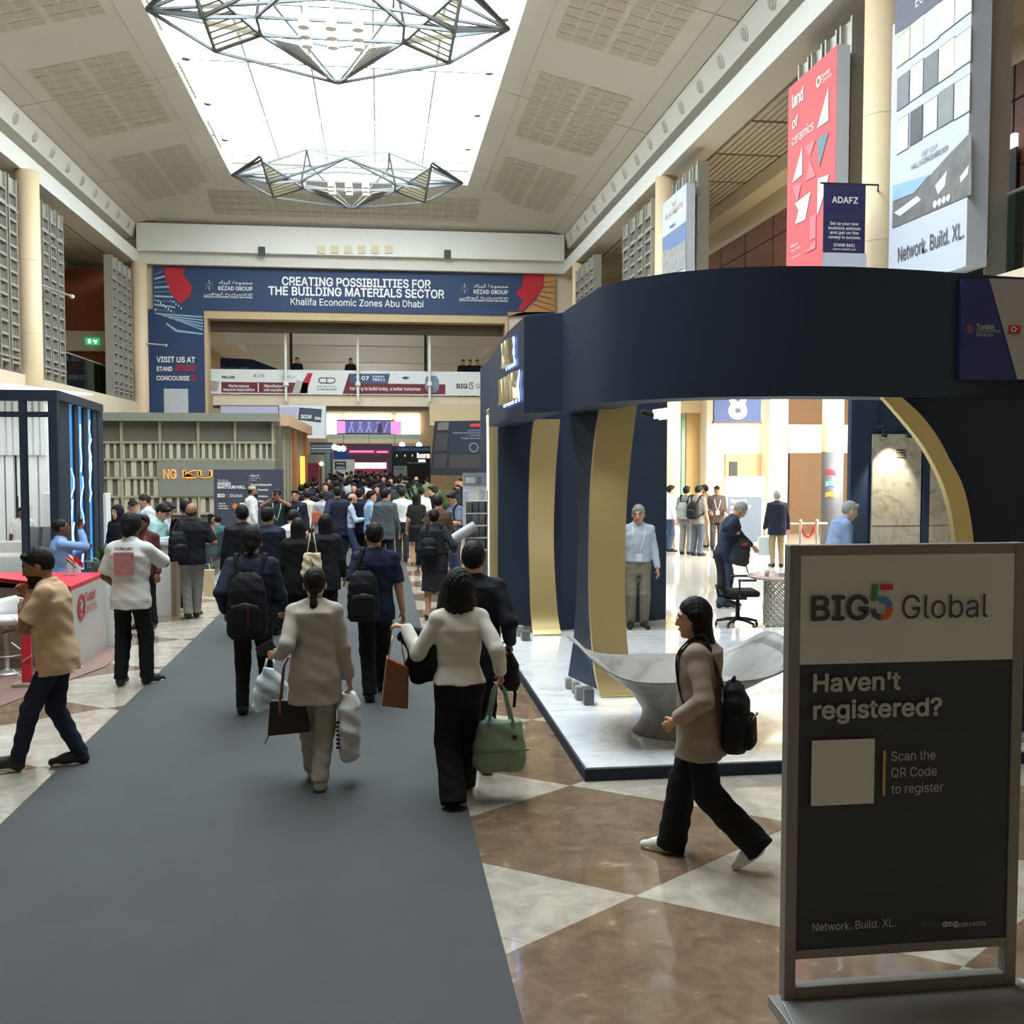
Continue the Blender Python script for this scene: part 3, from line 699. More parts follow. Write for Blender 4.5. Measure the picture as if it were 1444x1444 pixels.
for s_, u0, v0, u1, c, m_, bo in (('PROLINE', 313, 533.5, 331, 3.4, M_bk, .03), ('AVA', 357, 532, 373, 5, M_greytxt, .0), ('FORMELLA', 398, 533, 416, 3.2, M_greytxt, 0),
        ('Performance', 323, 546, 351, 3.8, M_txt, .02), ('beyond expectation', 315.5, 551, 359, 3.6, M_txt, .02), ('Manufactured', 373, 546, 403, 3.8, M_txt, .02), ('with excellence', 372, 551.5, 405, 3.6, M_txt, .02),
        ('UNITED METAL', 447, 546, 475, 2, M_greytxt, .0), ('AL BADDAD GLOBAL', 447, 550, 475, 2, M_greytxt, .02), ('HALL', 501, 533, 509, 2.4, M_txt, .02), ('07', 510, 536, 520, 5.4, M_txt, .03), ('STAND NO.', 525, 532, 542, 2.2, M_txt, .03), ('7B311', 525, 537, 543, 3.4, M_txt, .03),
        ('Helping to build today, a better tomorrow', 494, 550, 593, 4.6, M_txt, .015), ('BIG', 644, 547.5, 659, 6.2, M_bk, .03), ('Global', 671, 547.5, 697, 6.2, M_greytxt, .0)):
    f.text(s_, u0, v0, u1, c, m_, bo)
f.rect(363.5, 540, 365, 553, M_txt, 2, 'stripe')
f.arc(f.xy(453, 536.5), .12, .08, 90, 270, M_bk, 2); f.arc(f.xy(469, 536.5), .12, .08, -90, 90, M_maroon, 2); f.rect(453, 532.2, 469, 533.6, M_maroon, 2, 'logo'); f.rect(453, 539.4, 469, 540.8, M_bk, 2, 'logo'); f.rect(460, 533.5, 461.4, 540, M_bk, 2, 'logo')
f.poly([(566, 533), (572, 530.5), (578, 533), (572, 535.5)], M_bblue, 2, 'logo')
M_l5 = [mat('logo_green', (62, 140, 66), .5), mat('logo_red', (206, 52, 50), .5), mat('logo_blue', (74, 124, 186), .5), mat('logo_orange', (222, 96, 48), .5), mat('logo_grey', (70, 76, 80), .5)]
def five(f, U, V, s, lvl=2):
    """the coloured numeral 5: green stem, red flag, blue and orange bowl, grey heel; U,V = centre, s = height in px"""
    c = f.xy(U, V); e = f.xy(U, V - s); k = e[1] - c[1]
    P = lambda pts: [(c[0] + x * k, c[1] + y * k) for x, y in pts]
    f.poly(P([(-.29, .5), (-.13, .5), (-.18, .04), (-.34, .04)]), M_l5[0], lvl, 'logo', px=False)
    f.poly(P([(-.06, .5), (.3, .5), (.3, .34), (-.08, .34)]), M_l5[1], lvl, 'logo', px=False)
    cc = (c[0] - .02 * k, c[1] - .17 * k)
    f.arc(cc, .33 * k, .17 * k, 10, 112, M_l5[2], lvl); f.arc(cc, .33 * k, .17 * k, 4, -84, M_l5[3], lvl); f.arc(cc, .33 * k, .17 * k, -94, -178, M_l5[4], lvl)
five(f, 664.5, 544, 10)
# hanger rods and mullions in the portal
for u, lab in ((402, 'left'), (504, 'middle'), (605.5, 'right')):
    p = at(u, 441, 42.85); q = at(u, 566, 42.85)
    t = thing('hanger_rod', 'thin white vertical rod in the portal, the %s one of three' % lab, 'rod', (p[0], 42.85, q[2]))
    MB().tube([(0, 0, 0), (0, 0, p[2] - q[2])], .055).build('rod', M_white, t); MB().lathe([(.0, 0), (.12, .1), (.1, .25), (.0, .3)], (0, 0, .55), 10).build('coupling', M_white, t)
for u, lab in ((410, 'left'), (600, 'right')):
    p = at(u, 460, 46.05); q = at(u, 530, 46.05)
    t = thing('mullion', 'dark slim mullion of the glazed screen, on the %s behind the bridge' % lab, 'mullion', (p[0], 46.05, 5.05)); MB().b2((-.06, 0, 0), (.06, .1, p[2] - 5.05 + 3)).build('post', M_dk, t)
# portal glazing line, navy banner behind the bridge on the left
t = thing('industrial_banner', 'navy INDUSTRIAL UNITS banner behind the bridge at its left end', 'banner', (0, 47.5, 0))
f = Face(t, (0, 47.5, 0)); a, b = at(311, 530, 47.5), at(415, 512, 47.5)
MB().slab([(a[0], 0, a[2] - .3), (b[0], 0, a[2] - .3), (b[0], 0, a[2] + .05), (a[0] + 1.4, 0, b[2] + .15), (a[0], 0, b[2] + .2)], (0, .06, 0)).build('panel', M_navyb, t)
MB().tube([(a[0] + .3, .1, 0), (a[0] + .3, .1, a[2])], .04).tube([(b[0] - .3, .1, 0), (b[0] - .3, .1, a[2])], .04).build('support_post', M_dk, t)
f.text('INDUSTRIAL UNITS', 312, 522.5, 350, 5, M_ltblue, .02); f.text('Sustainable', 361, 524, 384, 3.2, M_ltblue, .0)

# --- hanging banners along the right gallery (faces towards the nave, -X)
def side_banner(x, u0, u1, vtop, vbot, name, lab, m, th=.22):
    """box banner in the plane X = x between pixel columns u0 (far) and u1 (near)"""
    y1 = atx(u0, vtop[0], x)[1]; y0 = atx(u1, vtop[1], x)[1]; zt = atx(u1, vtop[1], x)[2]; zb = atx(u1, vbot, x)[2]
    t = thing(name, lab, 'banner', (x, y0, 0))
    MB().b2((0.006, 0, zb), (th, y1 - y0, zt)).build('box', mat('banner_cloth_white', (204, 209, 219), .65), t); MB().b2((0, 0.002, zb), (.006, y1 - y0, zt)).build('panel', m, t)
    return t, Face(t, (x, y0, 0), -Y_, Z_)
M_bannerw = mat('banner_cloth_white', (204, 209, 219), .65, noise=.02)
t, f = side_banner(7.4, 1112, 1181, (128, 62), 372, 'red_banner', 'tall red "land of ceramics" banner hung on the right gallery', mat('banner_coral', (214, 98, 100), .65, noise=.03))
f.text('land', 1118, 153, 1133, 18, M_txt, .03); f.text('of', 1118, 183, 1126, 15, M_txt, .02); f.text('ceramics', 1117.5, 206, 1147.5, 14, M_txt, 0)
f.text('Turkish', 1159, 112, 1171, 6, M_txt, .02); f.text('Ceramics', 1159, 118.5, 1173, 6, M_txt, 0); f.disc(1155, 115, 3.4, M_txt, 2, 'logo', .55)
M_pink = mat('banner_pink', (226, 128, 132), .65)
f.poly([(1169, 123), (1169, 170), (1153, 181)], M_bw, 2, 'print_triangle'); f.poly([(1132, 207), (1132, 246), (1118, 258)], M_bw, 2, 'print_triangle')
f.poly([(1136, 207), (1151, 196), (1143, 221)], M_pink, 2, 'print_triangle'); f.poly([(1143, 226), (1151, 248), (1136, 256)], M_pink, 2, 'print_triangle')
f.poly([(1154, 196), (1169, 187), (1156, 236)], mat('print_teal', (104, 140, 146), .6, noise=.4, nscale=8), 2, 'print_triangle'); f.poly([(1118, 263), (1131, 258), (1125, 286)], M_pink, 2, 'print_triangle')
f.poly([(1122, 287), (1144, 270), (1136, 310), (1122, 316), (1127, 297)], M_bw, 2, 'print_basin'); f.poly([(1154, 252), (1170, 246), (1158, 290), (1153, 304)], M_bw, 2, 'print_triangle')
f.rect(1143, 306, 1151, 335, M_pink, 2, 'print_faucet'); f.poly([(1135, 358), (1151, 337), (1151, 350)], M_pink, 3, 'print_triangle')
f.text('HALL 8', 1116, 350, 1125, 4, M_txt, .02); f.text('Stand B50', 1116, 356, 1129, 3, M_txt, 0); f.text('turkishceramics', 1116, 366, 1130, 2.5, M_txt, 0)
t, f = side_banner(7.4, 1260, 1371.5, (-25, -60), 372, 'tile_banner', 'very tall white banner with tile samples at the upper right', M_bannerw, .28)
M_dgrey = mat('banner_dark_grey', (104, 108, 118), .6)
f.poly([(1262.5, 48.5), (1371, -17), (1371, -60), (1262, -25)], M_dgrey, 1)
f.text('ECE SERAMIK', 1292, 11, 1360, 15, M_txt, .0)
tiles = [[(210, 202, 186), (206, 204, 190), (204, 210, 222), (214, 214, 212), (212, 216, 222)], [(112, 116, 120), (206, 212, 220), (104, 108, 112), (222, 208, 190), (206, 212, 226)], [(214, 218, 226), (62, 66, 68), (206, 212, 226), (132, 136, 132), (206, 210, 208)]]
cu = [(1266.5, 1283), (1285, 1302.5), (1304.5, 1323.5), (1325.5, 1346), (1347.5, 1369)]
tv = [[(54, 95), (35.5, 82), (21, 68), (5, 50), (-13, 33)], [(112, 156), (96, 143), (84, 130), (68, 116), (54, 100)], [(171, 217), (159, 205), (147, 192), (132, 180), (118, 168)]]
for r_ in range(3):
    for c_ in range(5):
        u0, u1 = cu[c_]; a = f.xy(u0, tv[r_][c_][0]); b = f.xy(u0, tv[r_][c_][1]); x1 = f.xy(u1, 100)[0]
        f.poly([(a[0] - .012, b[1] - .012), (x1 + .012, b[1] - .012), (x1 + .012, a[1] + .012), (a[0] - .012, a[1] + .012)], M_greytxt, 1, 'tile_border', px=False)
        f.poly([(a[0], b[1]), (x1, b[1]), (x1, a[1]), (a[0], a[1])], mat('tile_%d%d' % (r_, c_), tiles[r_][c_], .45, noise=.22, nscale=7), 2, 'tile_print', px=False)
f.text('VISIT US AT', 1300, 222, 1322, 7, M_greytxt, 0); f.text('HALL 8 CONCOURSE B39', 1286, 240, 1337, 7, M_greytxt, .01)
f.poly([(1260, 285), (1290, 273), (1335, 222), (1371, 185), (1371, 274), (1259, 322)], mat('print_hillside', (120, 118, 116), .6, noise=.5, nscale=5), 2, 'print_photo')
f.poly([(1260, 262), (1312, 246), (1290, 272), (1260, 284)], mat('print_sea', (150, 186, 220), .6), 2, 'print_photo')
for pts in ([(1320, 262), (1337, 240), (1334, 262), (1324, 274)], [(1355, 250), (1368, 232), (1366, 246), (1356, 258)], [(1262, 300), (1295, 276), (1300, 282), (1270, 305)]): f.poly(pts, M_bw, 3, 'print_building')
for k in range(4): f.disc(1320 + k * 6.3, 288 - k * 3, 2.8, M_txt, 4, 'icon')
f.text('Network. Build. XL.', 1267, 370, 1359, 20, M_greytxt, .008)
t, f = side_banner(7.4, 934.5, 968, (285, 258), 388, 'stone_banner', 'narrow white banner with a stone quarry photo farther along the right gallery', M_bannerw)
f.text('ALACAKAYA', 938, 312, 963, 8, mat('gold_print', (200, 164, 110), .5), 0); f.text('MARBLE', 945, 323, 953, 4, M_bblue, .02); f.poly([(946, 284), (950, 292), (954, 281), (950, 287)], mat('gold_print', (200, 164, 110), .5), 2, 'logo')
f.poly([(934.8, 336), (967.5, 312), (967.5, 378), (934.8, 392)], mat('print_sky', (112, 136, 176), .6, noise=.03), 2, 'print_photo'); f.poly([(934.8, 353), (950, 350), (967.5, 338), (967.5, 378), (934.8, 390)], mat('print_quarry', (160, 160, 156), .6, noise=.5, nscale=6), 3, 'print_photo')
# small purple pole banner facing us
p = at(1190, 262, 14.6); t = thing('pole_banner', 'small dark purple ADAFZ banner on a bracket beside the beige column', 'banner', (p[0], 14.6, 0))
f = Face(t, (p[0], 14.6, 0)); a, b = at(1160, 400, 14.6), at(1221, 260, 14.6)
MB().b2((a[0] - p[0], 0, b[2] - 1.2), (b[0] - p[0], .02, b[2])).build('panel', mat('banner_purple', (48, 42, 84), .6, noise=.2, nscale=2), t)
f.rect(1160, 356, 1221, 400, M_bannerw, 1)
MB().tube([(a[0] - p[0] - .05, .01, b[2]), (b[0] - p[0] + .2, .01, b[2]), (7.62 - p[0], .5, b[2])], .014).build('bracket', M_bk, t)
f.text('ADAFZ', 1173, 286, 1209, 8.5, M_txt, .03); f.rect(1161, 294, 1220, 296, M_bk, 2, 'stripe')
for k, s_ in enumerate(('Set up your new', 'business address', 'and get on the', 'runway to success.')): f.text(s_, 1170 - k % 2 * 2, 317 + k * 6.4, 1210 + k % 2 * 3, 4.2, M_txt, .02)
f.rect(1176, 338.5, 1204, 339.3, M_txt, 2, 'stripe'); f.text('STAND B601', 1175, 347.5, 1205, 4, M_txt, .03); f.text('www.adafz.ae', 1174, 352.5, 1206, 3, M_txt, .01)

# --- BIG 5 Global register sign in the foreground
M_sframe = mat('sign_frame_grey', (128, 124, 118), .5, .3, noise=.05); M_sdark = mat('sign_panel_dark', (52, 54, 60), .6, noise=.04); M_swhite = mat('sign_panel_white', (200, 200, 198), .6, noise=.02)
SY = 4.05
t = thing('register_sign', 'dark freestanding BIG 5 Global registration sign in the right foreground', 'sign', (2.2, SY, 0))
f = Face(t, (2.2, SY - .028, 0))
xl, xr = -.525, .525; zt = 1.985
m = MB()
m.b2((xl, -.03, .06), (xl + .05, .03, zt)).b2((xr - .05, -.03, .06), (xr, .03, zt)).b2((xl + .05, -.029, zt - .045), (xr - .05, .029, zt - .001)).b2((xl + .05, -.029, .235), (xr - .05, .029, .275)).b2((xl + .05, -.029, .06), (xr - .05, .029, .115))
m.build('frame', M_sframe, t, bevel=.004)
MB().b2((xl + .045, -.022, .27), (xr - .045, .022, 1.95)).build('dark_panel', M_sdark, t)
MB().b2((xl + .048, -.026, 1.487), (xr - .048, -.02, 1.945)).build('white_panel', M_swhite, t)
m = MB(); m.slab([(xl - .04, -.30, 0), (xr + .06, -.30, 0), (xr + .06, .045, 0), (xl - .04, .045, 0)], (0, 0, .05)); m.slab([(xl - .04, -.30, .05), (xr + .06, -.30, .05), (xr + .03, -.035, .062), (xl - .01, -.035, .062)], (0, .0, .004))
m.build('base_plate', mat('sign_base', (140, 138, 134), .4, .5), t, bevel=.004)
M_sgd = mat('sign_grey_text', (178, 178, 174), .6, noise=.02); M_bigt = mat('sign_big_text', (60, 66, 72), .6); M_gold_l = mat('sign_gold_line', (186, 146, 70), .5)
f.text('BIG', 1143.5, 874, 1222, 33, M_bigt, .028); f.text('Global', 1270, 872, 1391, 33, M_bigt, .0); five(f, 1243, 849, 51)
f.text("Haven't", 1146, 974.5, 1267, 24, M_sgd, .03); f.text('registered?', 1146, 1013, 1325, 24, M_sgd, .03)
f.rect(1144, 1044, 1231, 1132, M_swhite, 1, 'plain_square'); f.rect(1244.5, 1058, 1247, 1121, M_gold_l, 1, 'stripe')
f.text('Scan the', 1255, 1072, 1317, 13, M_sgd, 0); f.text('QR Code', 1255, 1095, 1319, 13, M_sgd, 0); f.text('to register', 1255, 1118, 1328, 13, M_sgd, 0)
f.text('Network. Build. XL.', 1144, 1312, 1261, 11.5, M_sgd, 0); f.text('ORGANISED BY', 1297, 1304, 1324, 3.5, M_greytxt, 0); f.text('dmg', 1327, 1305, 1348, 7.5, M_sgd, .04); f.text('::', 1350, 1305, 1357, 6, M_sgd, .03); f.text('events', 1358, 1305, 1388, 7.5, M_sgd, 0)
MB().b2((xl + .048, -.004, .113), (xr - .048, .004, .237)).build('clear_panel', glass('sign_clear', (250, 250, 250), .96), t)
# ------------------------------------------------------------------ navy stand on the right: platform, header, piers, gold arches
M_navy = mat('stand_navy', (42, 56, 76), .55, spec=.3, noise=.05, bump=.05, bscale=150)
M_navyd = mat('stand_navy_dark', (36, 46, 60), .6, spec=.25, noise=.05, bump=.08, bscale=150)
def brushed_gold():
    m = mat('brushed_gold', (226, 204, 148), .38, .85, noise=.05, nscale=90, stretch=(.02, .02, 1.0), bump=.06, bscale=140)
    return m
M_gold = brushed_gold()
def marble(name, c0, c1, rough, sc=2.2):
    m = bpy.data.materials.new(name); m.use_nodes = True; N = m.node_tree.nodes; L = m.node_tree.links; b = N['Principled BSDF']
    tc = N.new('ShaderNodeTexCoord'); n = N.new('ShaderNodeTexNoise'); n.inputs['Scale'].default_value = sc; n.inputs['Detail'].default_value = 10; n.inputs['Roughness'].default_value = .65; n.inputs['Distortion'].default_value = 2.2
    L.new(tc.outputs['Object'], n.inputs['Vector'])
    r = N.new('ShaderNodeValToRGB'); e = r.color_ramp.elements; e[0].position = .36; e[0].color = lin(c0) + (1,); e[1].position = .52; e[1].color = lin(c1) + (1,)
    L.new(n.outputs['Fac'], r.inputs[0]); L.new(r.outputs[0], b.inputs['Base Color']); b.inputs['Roughness'].default_value = rough; b.inputs['Specular IOR Level'].default_value = .6
    return m
M_marble = marble('white_marble', (204, 207, 208), (230, 232, 232), .06, 1.6)
M_marble2 = marble('grey_marble', (116, 116, 112), (150, 149, 144), .4, 1.6)
ZT, ZB, ZPL = 3.79, 2.82, .10
# platform
t = thing('stand_platform', 'low marble topped platform with navy edge under the navy stand', 'platform', (1.47, 7.22, 0))
MB().b2((0, 0, 0), (5.9, 5.9, ZPL - .012)).build('plinth', M_navyd, t)
MB().b2((.012, .012, ZPL - .012), (5.888, 5.888, ZPL)).build('marble_top', M_marble, t)
# header ring
top = [gnd(u, v, ZT)[:2] for u, v in ((690, 505), (703, 487), (715, 469), (739, 447), (793, 441), (845, 405), (870, 397.5), (900, 391.5), (950, 384), (1000, 379.5), (1050, 376.7), (1100, 375.2), (1150, 375), (1200, 376), (1250, 378.2), (1300, 381), (1350, 384.5), (1400, 388.5))]
top += [(5.6, top[-1][1] + .12), (7.3, top[-1][1] + .55)]
t = thing('stand_header', 'navy curved header of the stand, gold letters at its left end', 'stand', (top[5][0], top[5][1], 0))
o_ = np.array(t.location)
def ring(pts, z0, z1, th, name, m, par):
    P = np.array(pts, float); off = []
    for i in range(len(P)):
        a = P[max(i - 1, 0)]; b = P[min(i + 1, len(P) - 1)]; d = b - a; d /= np.linalg.norm(d); off.append((-d[1], d[0]))
    Q = P + np.array(off) * th
    mb = MB(); n = len(P)
    for A in (P, Q):
        pass
    vs = [(x - o_[0], y - o_[1], z) for z in (z0, z1) for A in (P, Q) for x, y in A]
    fs = []
    for i in range(n - 1):
        fs += [(i, i + 1, 2 * n + i + 1, 2 * n + i), (n + i + 1, n + i, 3 * n + i, 3 * n + i + 1), (i, n + i, n + i + 1, i + 1), (2 * n + i, 2 * n + i + 1, 3 * n + i + 1, 3 * n + i)]
    fs += [(0, 2 * n, 3 * n, n), (n - 1, 2 * n - 1, 4 * n - 1, 3 * n - 1)]
    mb.add(vs, fs); return mb.build(name, m, par, 'auto')
ring(top, ZB, ZT, .38, 'fascia', M_navy, t)
# gold letters with a glowing back on the left end face
a = np.array((*top[3], 0)); b = np.array((*top[2], 0)); r_ = a - b; LW = np.linalg.norm(r_); r_ /= LW
M_halo = mat('led_halo', (200, 220, 255), .5, noise=.02, emit=(150, 185, 255), es=5)
base = b - o_
for s_, x0, x1, z, h in (('XCEL', .1, LW * .62, 3.38, .26), ('INMAX', -.12, LW * .86, 2.98, .27)):
    text(s_, base + r_ * x0 + Z_ * z, r_, Z_, w=x1 - x0, h=h, m=M_gold, parent=t, bold=.02, depth=.05, eps=.035)
    text(s_, base + r_ * (x0 - .012) + Z_ * (z - .012), r_, Z_, w=x1 - x0 + .024, h=h + .02, m=M_halo, parent=t, bold=.045, depth=.001, eps=.02, name='led_halo')
# poster panel at the right end of the header
pr = at(1355, 535, 7.83); 
fb = thing('header_poster', 'blue and grey Turkish Construction Materials panel on the stand header', 'sign', (pr[0], 7.9, 0))
yy = gnd(1375, 386, ZT)[1] - .06
fb.location = (pr[0], yy, 0); fb.matrix_basis = Matrix.Translation((pr[0], yy, 0))
f = Face(fb, (pr[0], yy, 0))
a, b = f.xy(1354, 535), f.xy(1357, 392.5)
MB().b2((a[0], 0, a[1]), (1.35, .04, b[1])).build('panel', mat('poster_blue', (46, 52, 110), .55, noise=.05), fb)
c_ = f.xy(1394.5, 393), f.xy(1434, 535)
f.poly([c_[0], (1.34, c_[0][1]), (1.34, c_[1][1]), c_[1]][::-1], mat('poster_grey', (166, 162, 158), .6, noise=.02), 1, 'grey_field', px=False)
f.text('Turkish', 1376, 464, 1401, 6.5, M_sgd, .03); f.text('Construction', 1376, 469, 1409, 5, M_sgd, 0); f.text('Materials', 1376, 474.5, 1399, 5, M_sgd, 0)
f.sun(np.array(f.xy(1367, 464.5)), .035, M_l5[3])
f.rect(1421, 458.5, 1437.5, 471, mat('flag_red', (186, 36, 42), .6), 2, 'flag'); f.disc(1428, 464.5, 3.6, M_txt, 3, 'crescent', .72); f.sun(np.array(f.xy(1432.5, 464.5)), .006, M_txt, 5, 3)
# right front wall with the arched cut-out and its gold lining
YW = top[14][1] + .06
outer = [(1267, 556), (1300.6, 587), (1324, 619), (1341, 651), (1356, 680), (1366, 715), (1373, 763), (1376, 810), (1375, 860), (1370, 920), (1361, 980), (1350, 1040), (1345, 1062)]
inner = [(1244, 558.6), (1274, 593), (1298, 623), (1315, 651), (1330, 683), (1341, 720), (1347, 763), (1349, 810), (1348, 860), (1344, 920), (1337, 980), (1327, 1040), (1322, 1062)]
P = [at(u, v, YW) for u, v in outer]
t = thing('navy_screen', 'big dark navy front wall of the stand, right of the gold arch', 'wall panel', (P[-1][0], YW, ZPL))
q = np.array(t.location); zz = ZB - .005
pts = [(P[0][0], 0, zz)] + [(p[0], 0, min(max(p[2], ZPL), zz)) for p in P[1:]] + [(P[-1][0], 0, ZPL), (7.3, 0, ZPL), (7.3, 0, zz)]
MB().slab([(x - q[0], 0, z - q[2]) for x, y, z in pts], (0, .2, 0)).build('panel', M_navyd, t)
def ribbon(name, lab, A, B, Y, th, z0=None, loc=None, lip=None, led=None, depthA=None):
    PA = [at(u, v, Y) for u, v in A]; PB = [at(u, v, Y) for u, v in B]
    if depthA is not None:
        PA = [at(u, v, Y + d) for (u, v), d in zip(A, depthA)]; PB = [at(u, v, Y + d) for (u, v), d in zip(B, depthA)]
    zmin = ZPL + .002 if z0 is None else z0
    for Pq in (PA, PB):
        for p in Pq: p[2] = max(p[2], zmin)
    t = thing(name, lab, 'arch', (PA[-1][0], Y, zmin)); q = np.array(t.location)
    # resample smoothly
    def sm(Pq):
        Pq = np.array(Pq); s = np.linspace(0, len(Pq) - 1, len(Pq) * 4); i = np.clip(s.astype(int), 0, len(Pq) - 2); f_ = (s - i)[:, None]
        p0 = Pq[np.clip(i - 1, 0, len(Pq) - 1)]; p1 = Pq[i]; p2 = Pq[i + 1]; p3 = Pq[np.clip(i + 2, 0, len(Pq) - 1)]
        return .5 * ((2 * p1) + (-p0 + p2) * f_ + (2 * p0 - 5 * p1 + 4 * p2 - p3) * f_ ** 2 + (-p0 + 3 * p1 - 3 * p2 + p3) * f_ ** 3)
    A2, B2 = sm(PA) - q, sm(PB) - q
    mb = MB(); mb.band(A2, B2, (0, th, 0)); mb.build('gold_strip', M_gold, t, 'auto')
    if lip:
        MB().slab([PA[-1] - q, PB[-1] - q, at(*lip[1], Y - .12) * np.array((1, 1, 0)) + (0, 0, ZPL + .004) - q, at(*lip[0], Y - .12) * np.array((1, 1, 0)) + (0, 0, ZPL + .004) - q], (0, .0, .012)).build('foot_lip', M_gold, t)
    if led: 
        mb = MB(); mb.tube([p + np.array((-.02, -.01, 0)) for p in A2[4:]], .014, 6); mb.build('led_line', mat('led_white', (255, 255, 255), .5, noise=.02, emit=(255, 252, 240), es=6), t)
    return t
ribbon('gold_arch', 'brushed gold arch lining on the right, against the dark navy wall', inner, outer, YW - .04, .06)
L1 = [(848, 566), (840, 620), (834, 690), (832, 760), (832, 840), (835, 900), (840, 950), (847, 990)]; R1 = [(899, 566), (890, 640), (884, 710), (882, 780), (882, 850), (884, 900), (890, 950), (898, 988)]
dep = [.0, .02, .06, .1, .1, .06, .0, -.1]
ribbon('gold_arch', 'brushed gold curved strip nearest the aisle, beside the marble lounge seat', L1, R1, 9.5, .08, lip=((848, 1003), (901, 1001)), depthA=dep)
L2 = [(753, 591), (748, 650), (746, 740), (747, 800), (749, 860), (751, 890)]; R2 = [(790, 591), (784, 660), (781, 740), (782, 800), (786, 860), (790, 888)]
ribbon('gold_arch', 'farther brushed gold curved strip between two navy piers', L2, R2, 13.0, .08, lip=((752, 904), (792, 902)), depthA=[.0, .04, .08, .1, .04, -.08])
ribbon('gold_arch', 'slim gold arch edge with a white light line, deepest along the aisle', [(688, 578), (689, 590), (689.5, 650), (690, 720), (690, 800), (690, 862)], [(696, 572), (701, 588), (702, 650), (702, 720), (702, 800), (702, 862)], 16.2, .3, z0=0.0, led=True)
# piers: navy faces of the aisle side
def pier(name, lab, pts, th=(.06, .05, 0)):
    P = [at(u, v, Y) for u, v, Y in pts]
    for p in P: p[2] = max(p[2], ZPL)
    t = thing(name, lab, 'pier', (P[-1][0], P[-1][1], ZPL)); q = np.array(t.location)
    MB().slab([p - q for p in P], th).build('panel', M_navy, t); return t
pier('stand_pier', 'navy hourglass pier left of the nearest gold strip', [(848, 567, 9.7), (803, 577, 10.4), (806, 605, 10.4), (811, 640, 10.4), (814, 700, 10.4), (815, 760, 10.4), (813, 830, 10.4), (809, 900, 10.4), (801, 958, 10.4), (845, 995, 9.7), (840, 950, 9.7), (835, 900, 9.7), (832, 840, 9.7), (832, 760, 9.7), (834, 690, 9.7), (840, 620, 9.7)])
a = at(703, 860, 14.6); b = at(792, 860, 13.8); c = at(939, 860, 14.6)
t = thing('navy_screen', 'navy back wall of the stand behind the farther gold strip', 'wall panel', (a[0], a[1], 0)); q = np.array(t.location)
MB().slab([(0, 0, 0), (b[0] - q[0], b[1] - q[1], 0), (c[0] - q[0], c[1] - q[1], 0), (c[0] - q[0], c[1] - q[1], 3.5), (b[0] - q[0], b[1] - q[1], 3.5), (0, 0, 3.5)], (0, .1, 0)).build('panel', M_navy, t)
t = thing('stand_post', 'dark navy tall post left of the gold letters', 'post', (*at(691, 700, 16.6)[:2], 0))
MB().b2((0, 0, 0), (.17, 1.6, 3.98)).build('panel', M_navy, t)
# inner partition with travertine slabs on the right
YP = 14.7
a = at(1198, 765, YP)
t = thing('display_partition', 'navy partition behind the older man, with track lights on top', 'partition', (a[0], YP, ZPL)); q = np.array(t.location)
b = at(1232, 560, YP)
MB().b2((0, 0, 0), (.44, .12, 3.7)).b2((.44, .02, 0), (3.9, .12, 3.7)).build('panel', M_navy, t)
x0 = at(1303, 700, YP - .1)[0] - q[0]; x1 = at(1313, 700, YP - .1)[0] - q[0]
MB().b2((x0, -.06, 0), (x1, .02, 3.5)).build('post', M_navy, t)
M_trav = marble('travertine_slab', (150, 142, 122), (186, 178, 158), .35, 3.2)
for k, (u0, u1, v0, lab) in enumerate(((1233, 1302, 612, 'left'), (1314, 1372, 640, 'right'))):
    p = at(u0, v0, YP - .1); r2 = at(u1, v0, YP - .1)
    s = thing('stone_slab', 'tall beige stone slab leaning on the navy partition, the %s one' % lab, 'slab', (p[0], YP - .06, ZPL))
    MB().b2((0, 0, 0), (r2[0] - p[0], .035, p[2] - ZPL)).build('slab', M_trav, s)
    MB().b2((0, -.004, 1.25), (r2[0] - p[0], .0, 1.256)).build('joint', M_darkgap, s)
    if k == 0:
        f = Face(s, (p[0], YP - .06, 0)); f.rect(1264, 634, 1277.5, 639, M_dk, 1, 'name_plate'); f.rect(1264, 641, 1277.5, 646, M_dk, 1, 'name_plate')
        f.rect(1264.5, 636, 1277, 637.3, M_tan, 2, 'stripe'); f.rect(1264.5, 642.6, 1277, 643.9, M_tan, 2, 'stripe')
for k, u in enumerate((1248, 1283)):
    p = at(u, 611, YP - .35)
    s = thing('track_light', 'small track spotlight above the stone slab, the %s one' % ('left, lit' if k == 0 else 'right'), 'light', (p[0], YP - .35, p[2]))
    MB().tube([(0, .33, .1), (0, 0, .1)], .02).build('bracket', M_bk, s)
    MB().tube([(0, 0, .06), (-.0, .02, -.06)], .04, 10).build('lamp_head', M_bk, s)
    MB().disc((0, .02, -.062), (0, 0, -1), .034, .004).build('lens', M_lit if k == 0 else M_bk, s)
p = at(1268, 611, YP - .35); lamp('slab_spot', 'SPOT', (p[0], YP - .42, p[2] + .02), 130, (1, .93, .8), (p[0], YP - .05, p[2] - .75), spot_size=R(62), spot_blend=.6, shadow_soft_size=.03)
p = at(910, 568, 9.6)
s = thing('spotlight', 'white spotlight under the header beside the nearest gold strip', 'light', (p[0] + .08, 9.6, ZB - .02))
MB().tube([(-.12, 0, 0), (.0, 0, -.03)], .03).build('bracket', M_bk, s); MB().tube([(0, 0, -.02), (.16, -.02, .0)], .045, 12).tube([(.05, 0, -.04), (.2, -.03, -.02)], .035, 12).build('lamp_head', M_lit, s)
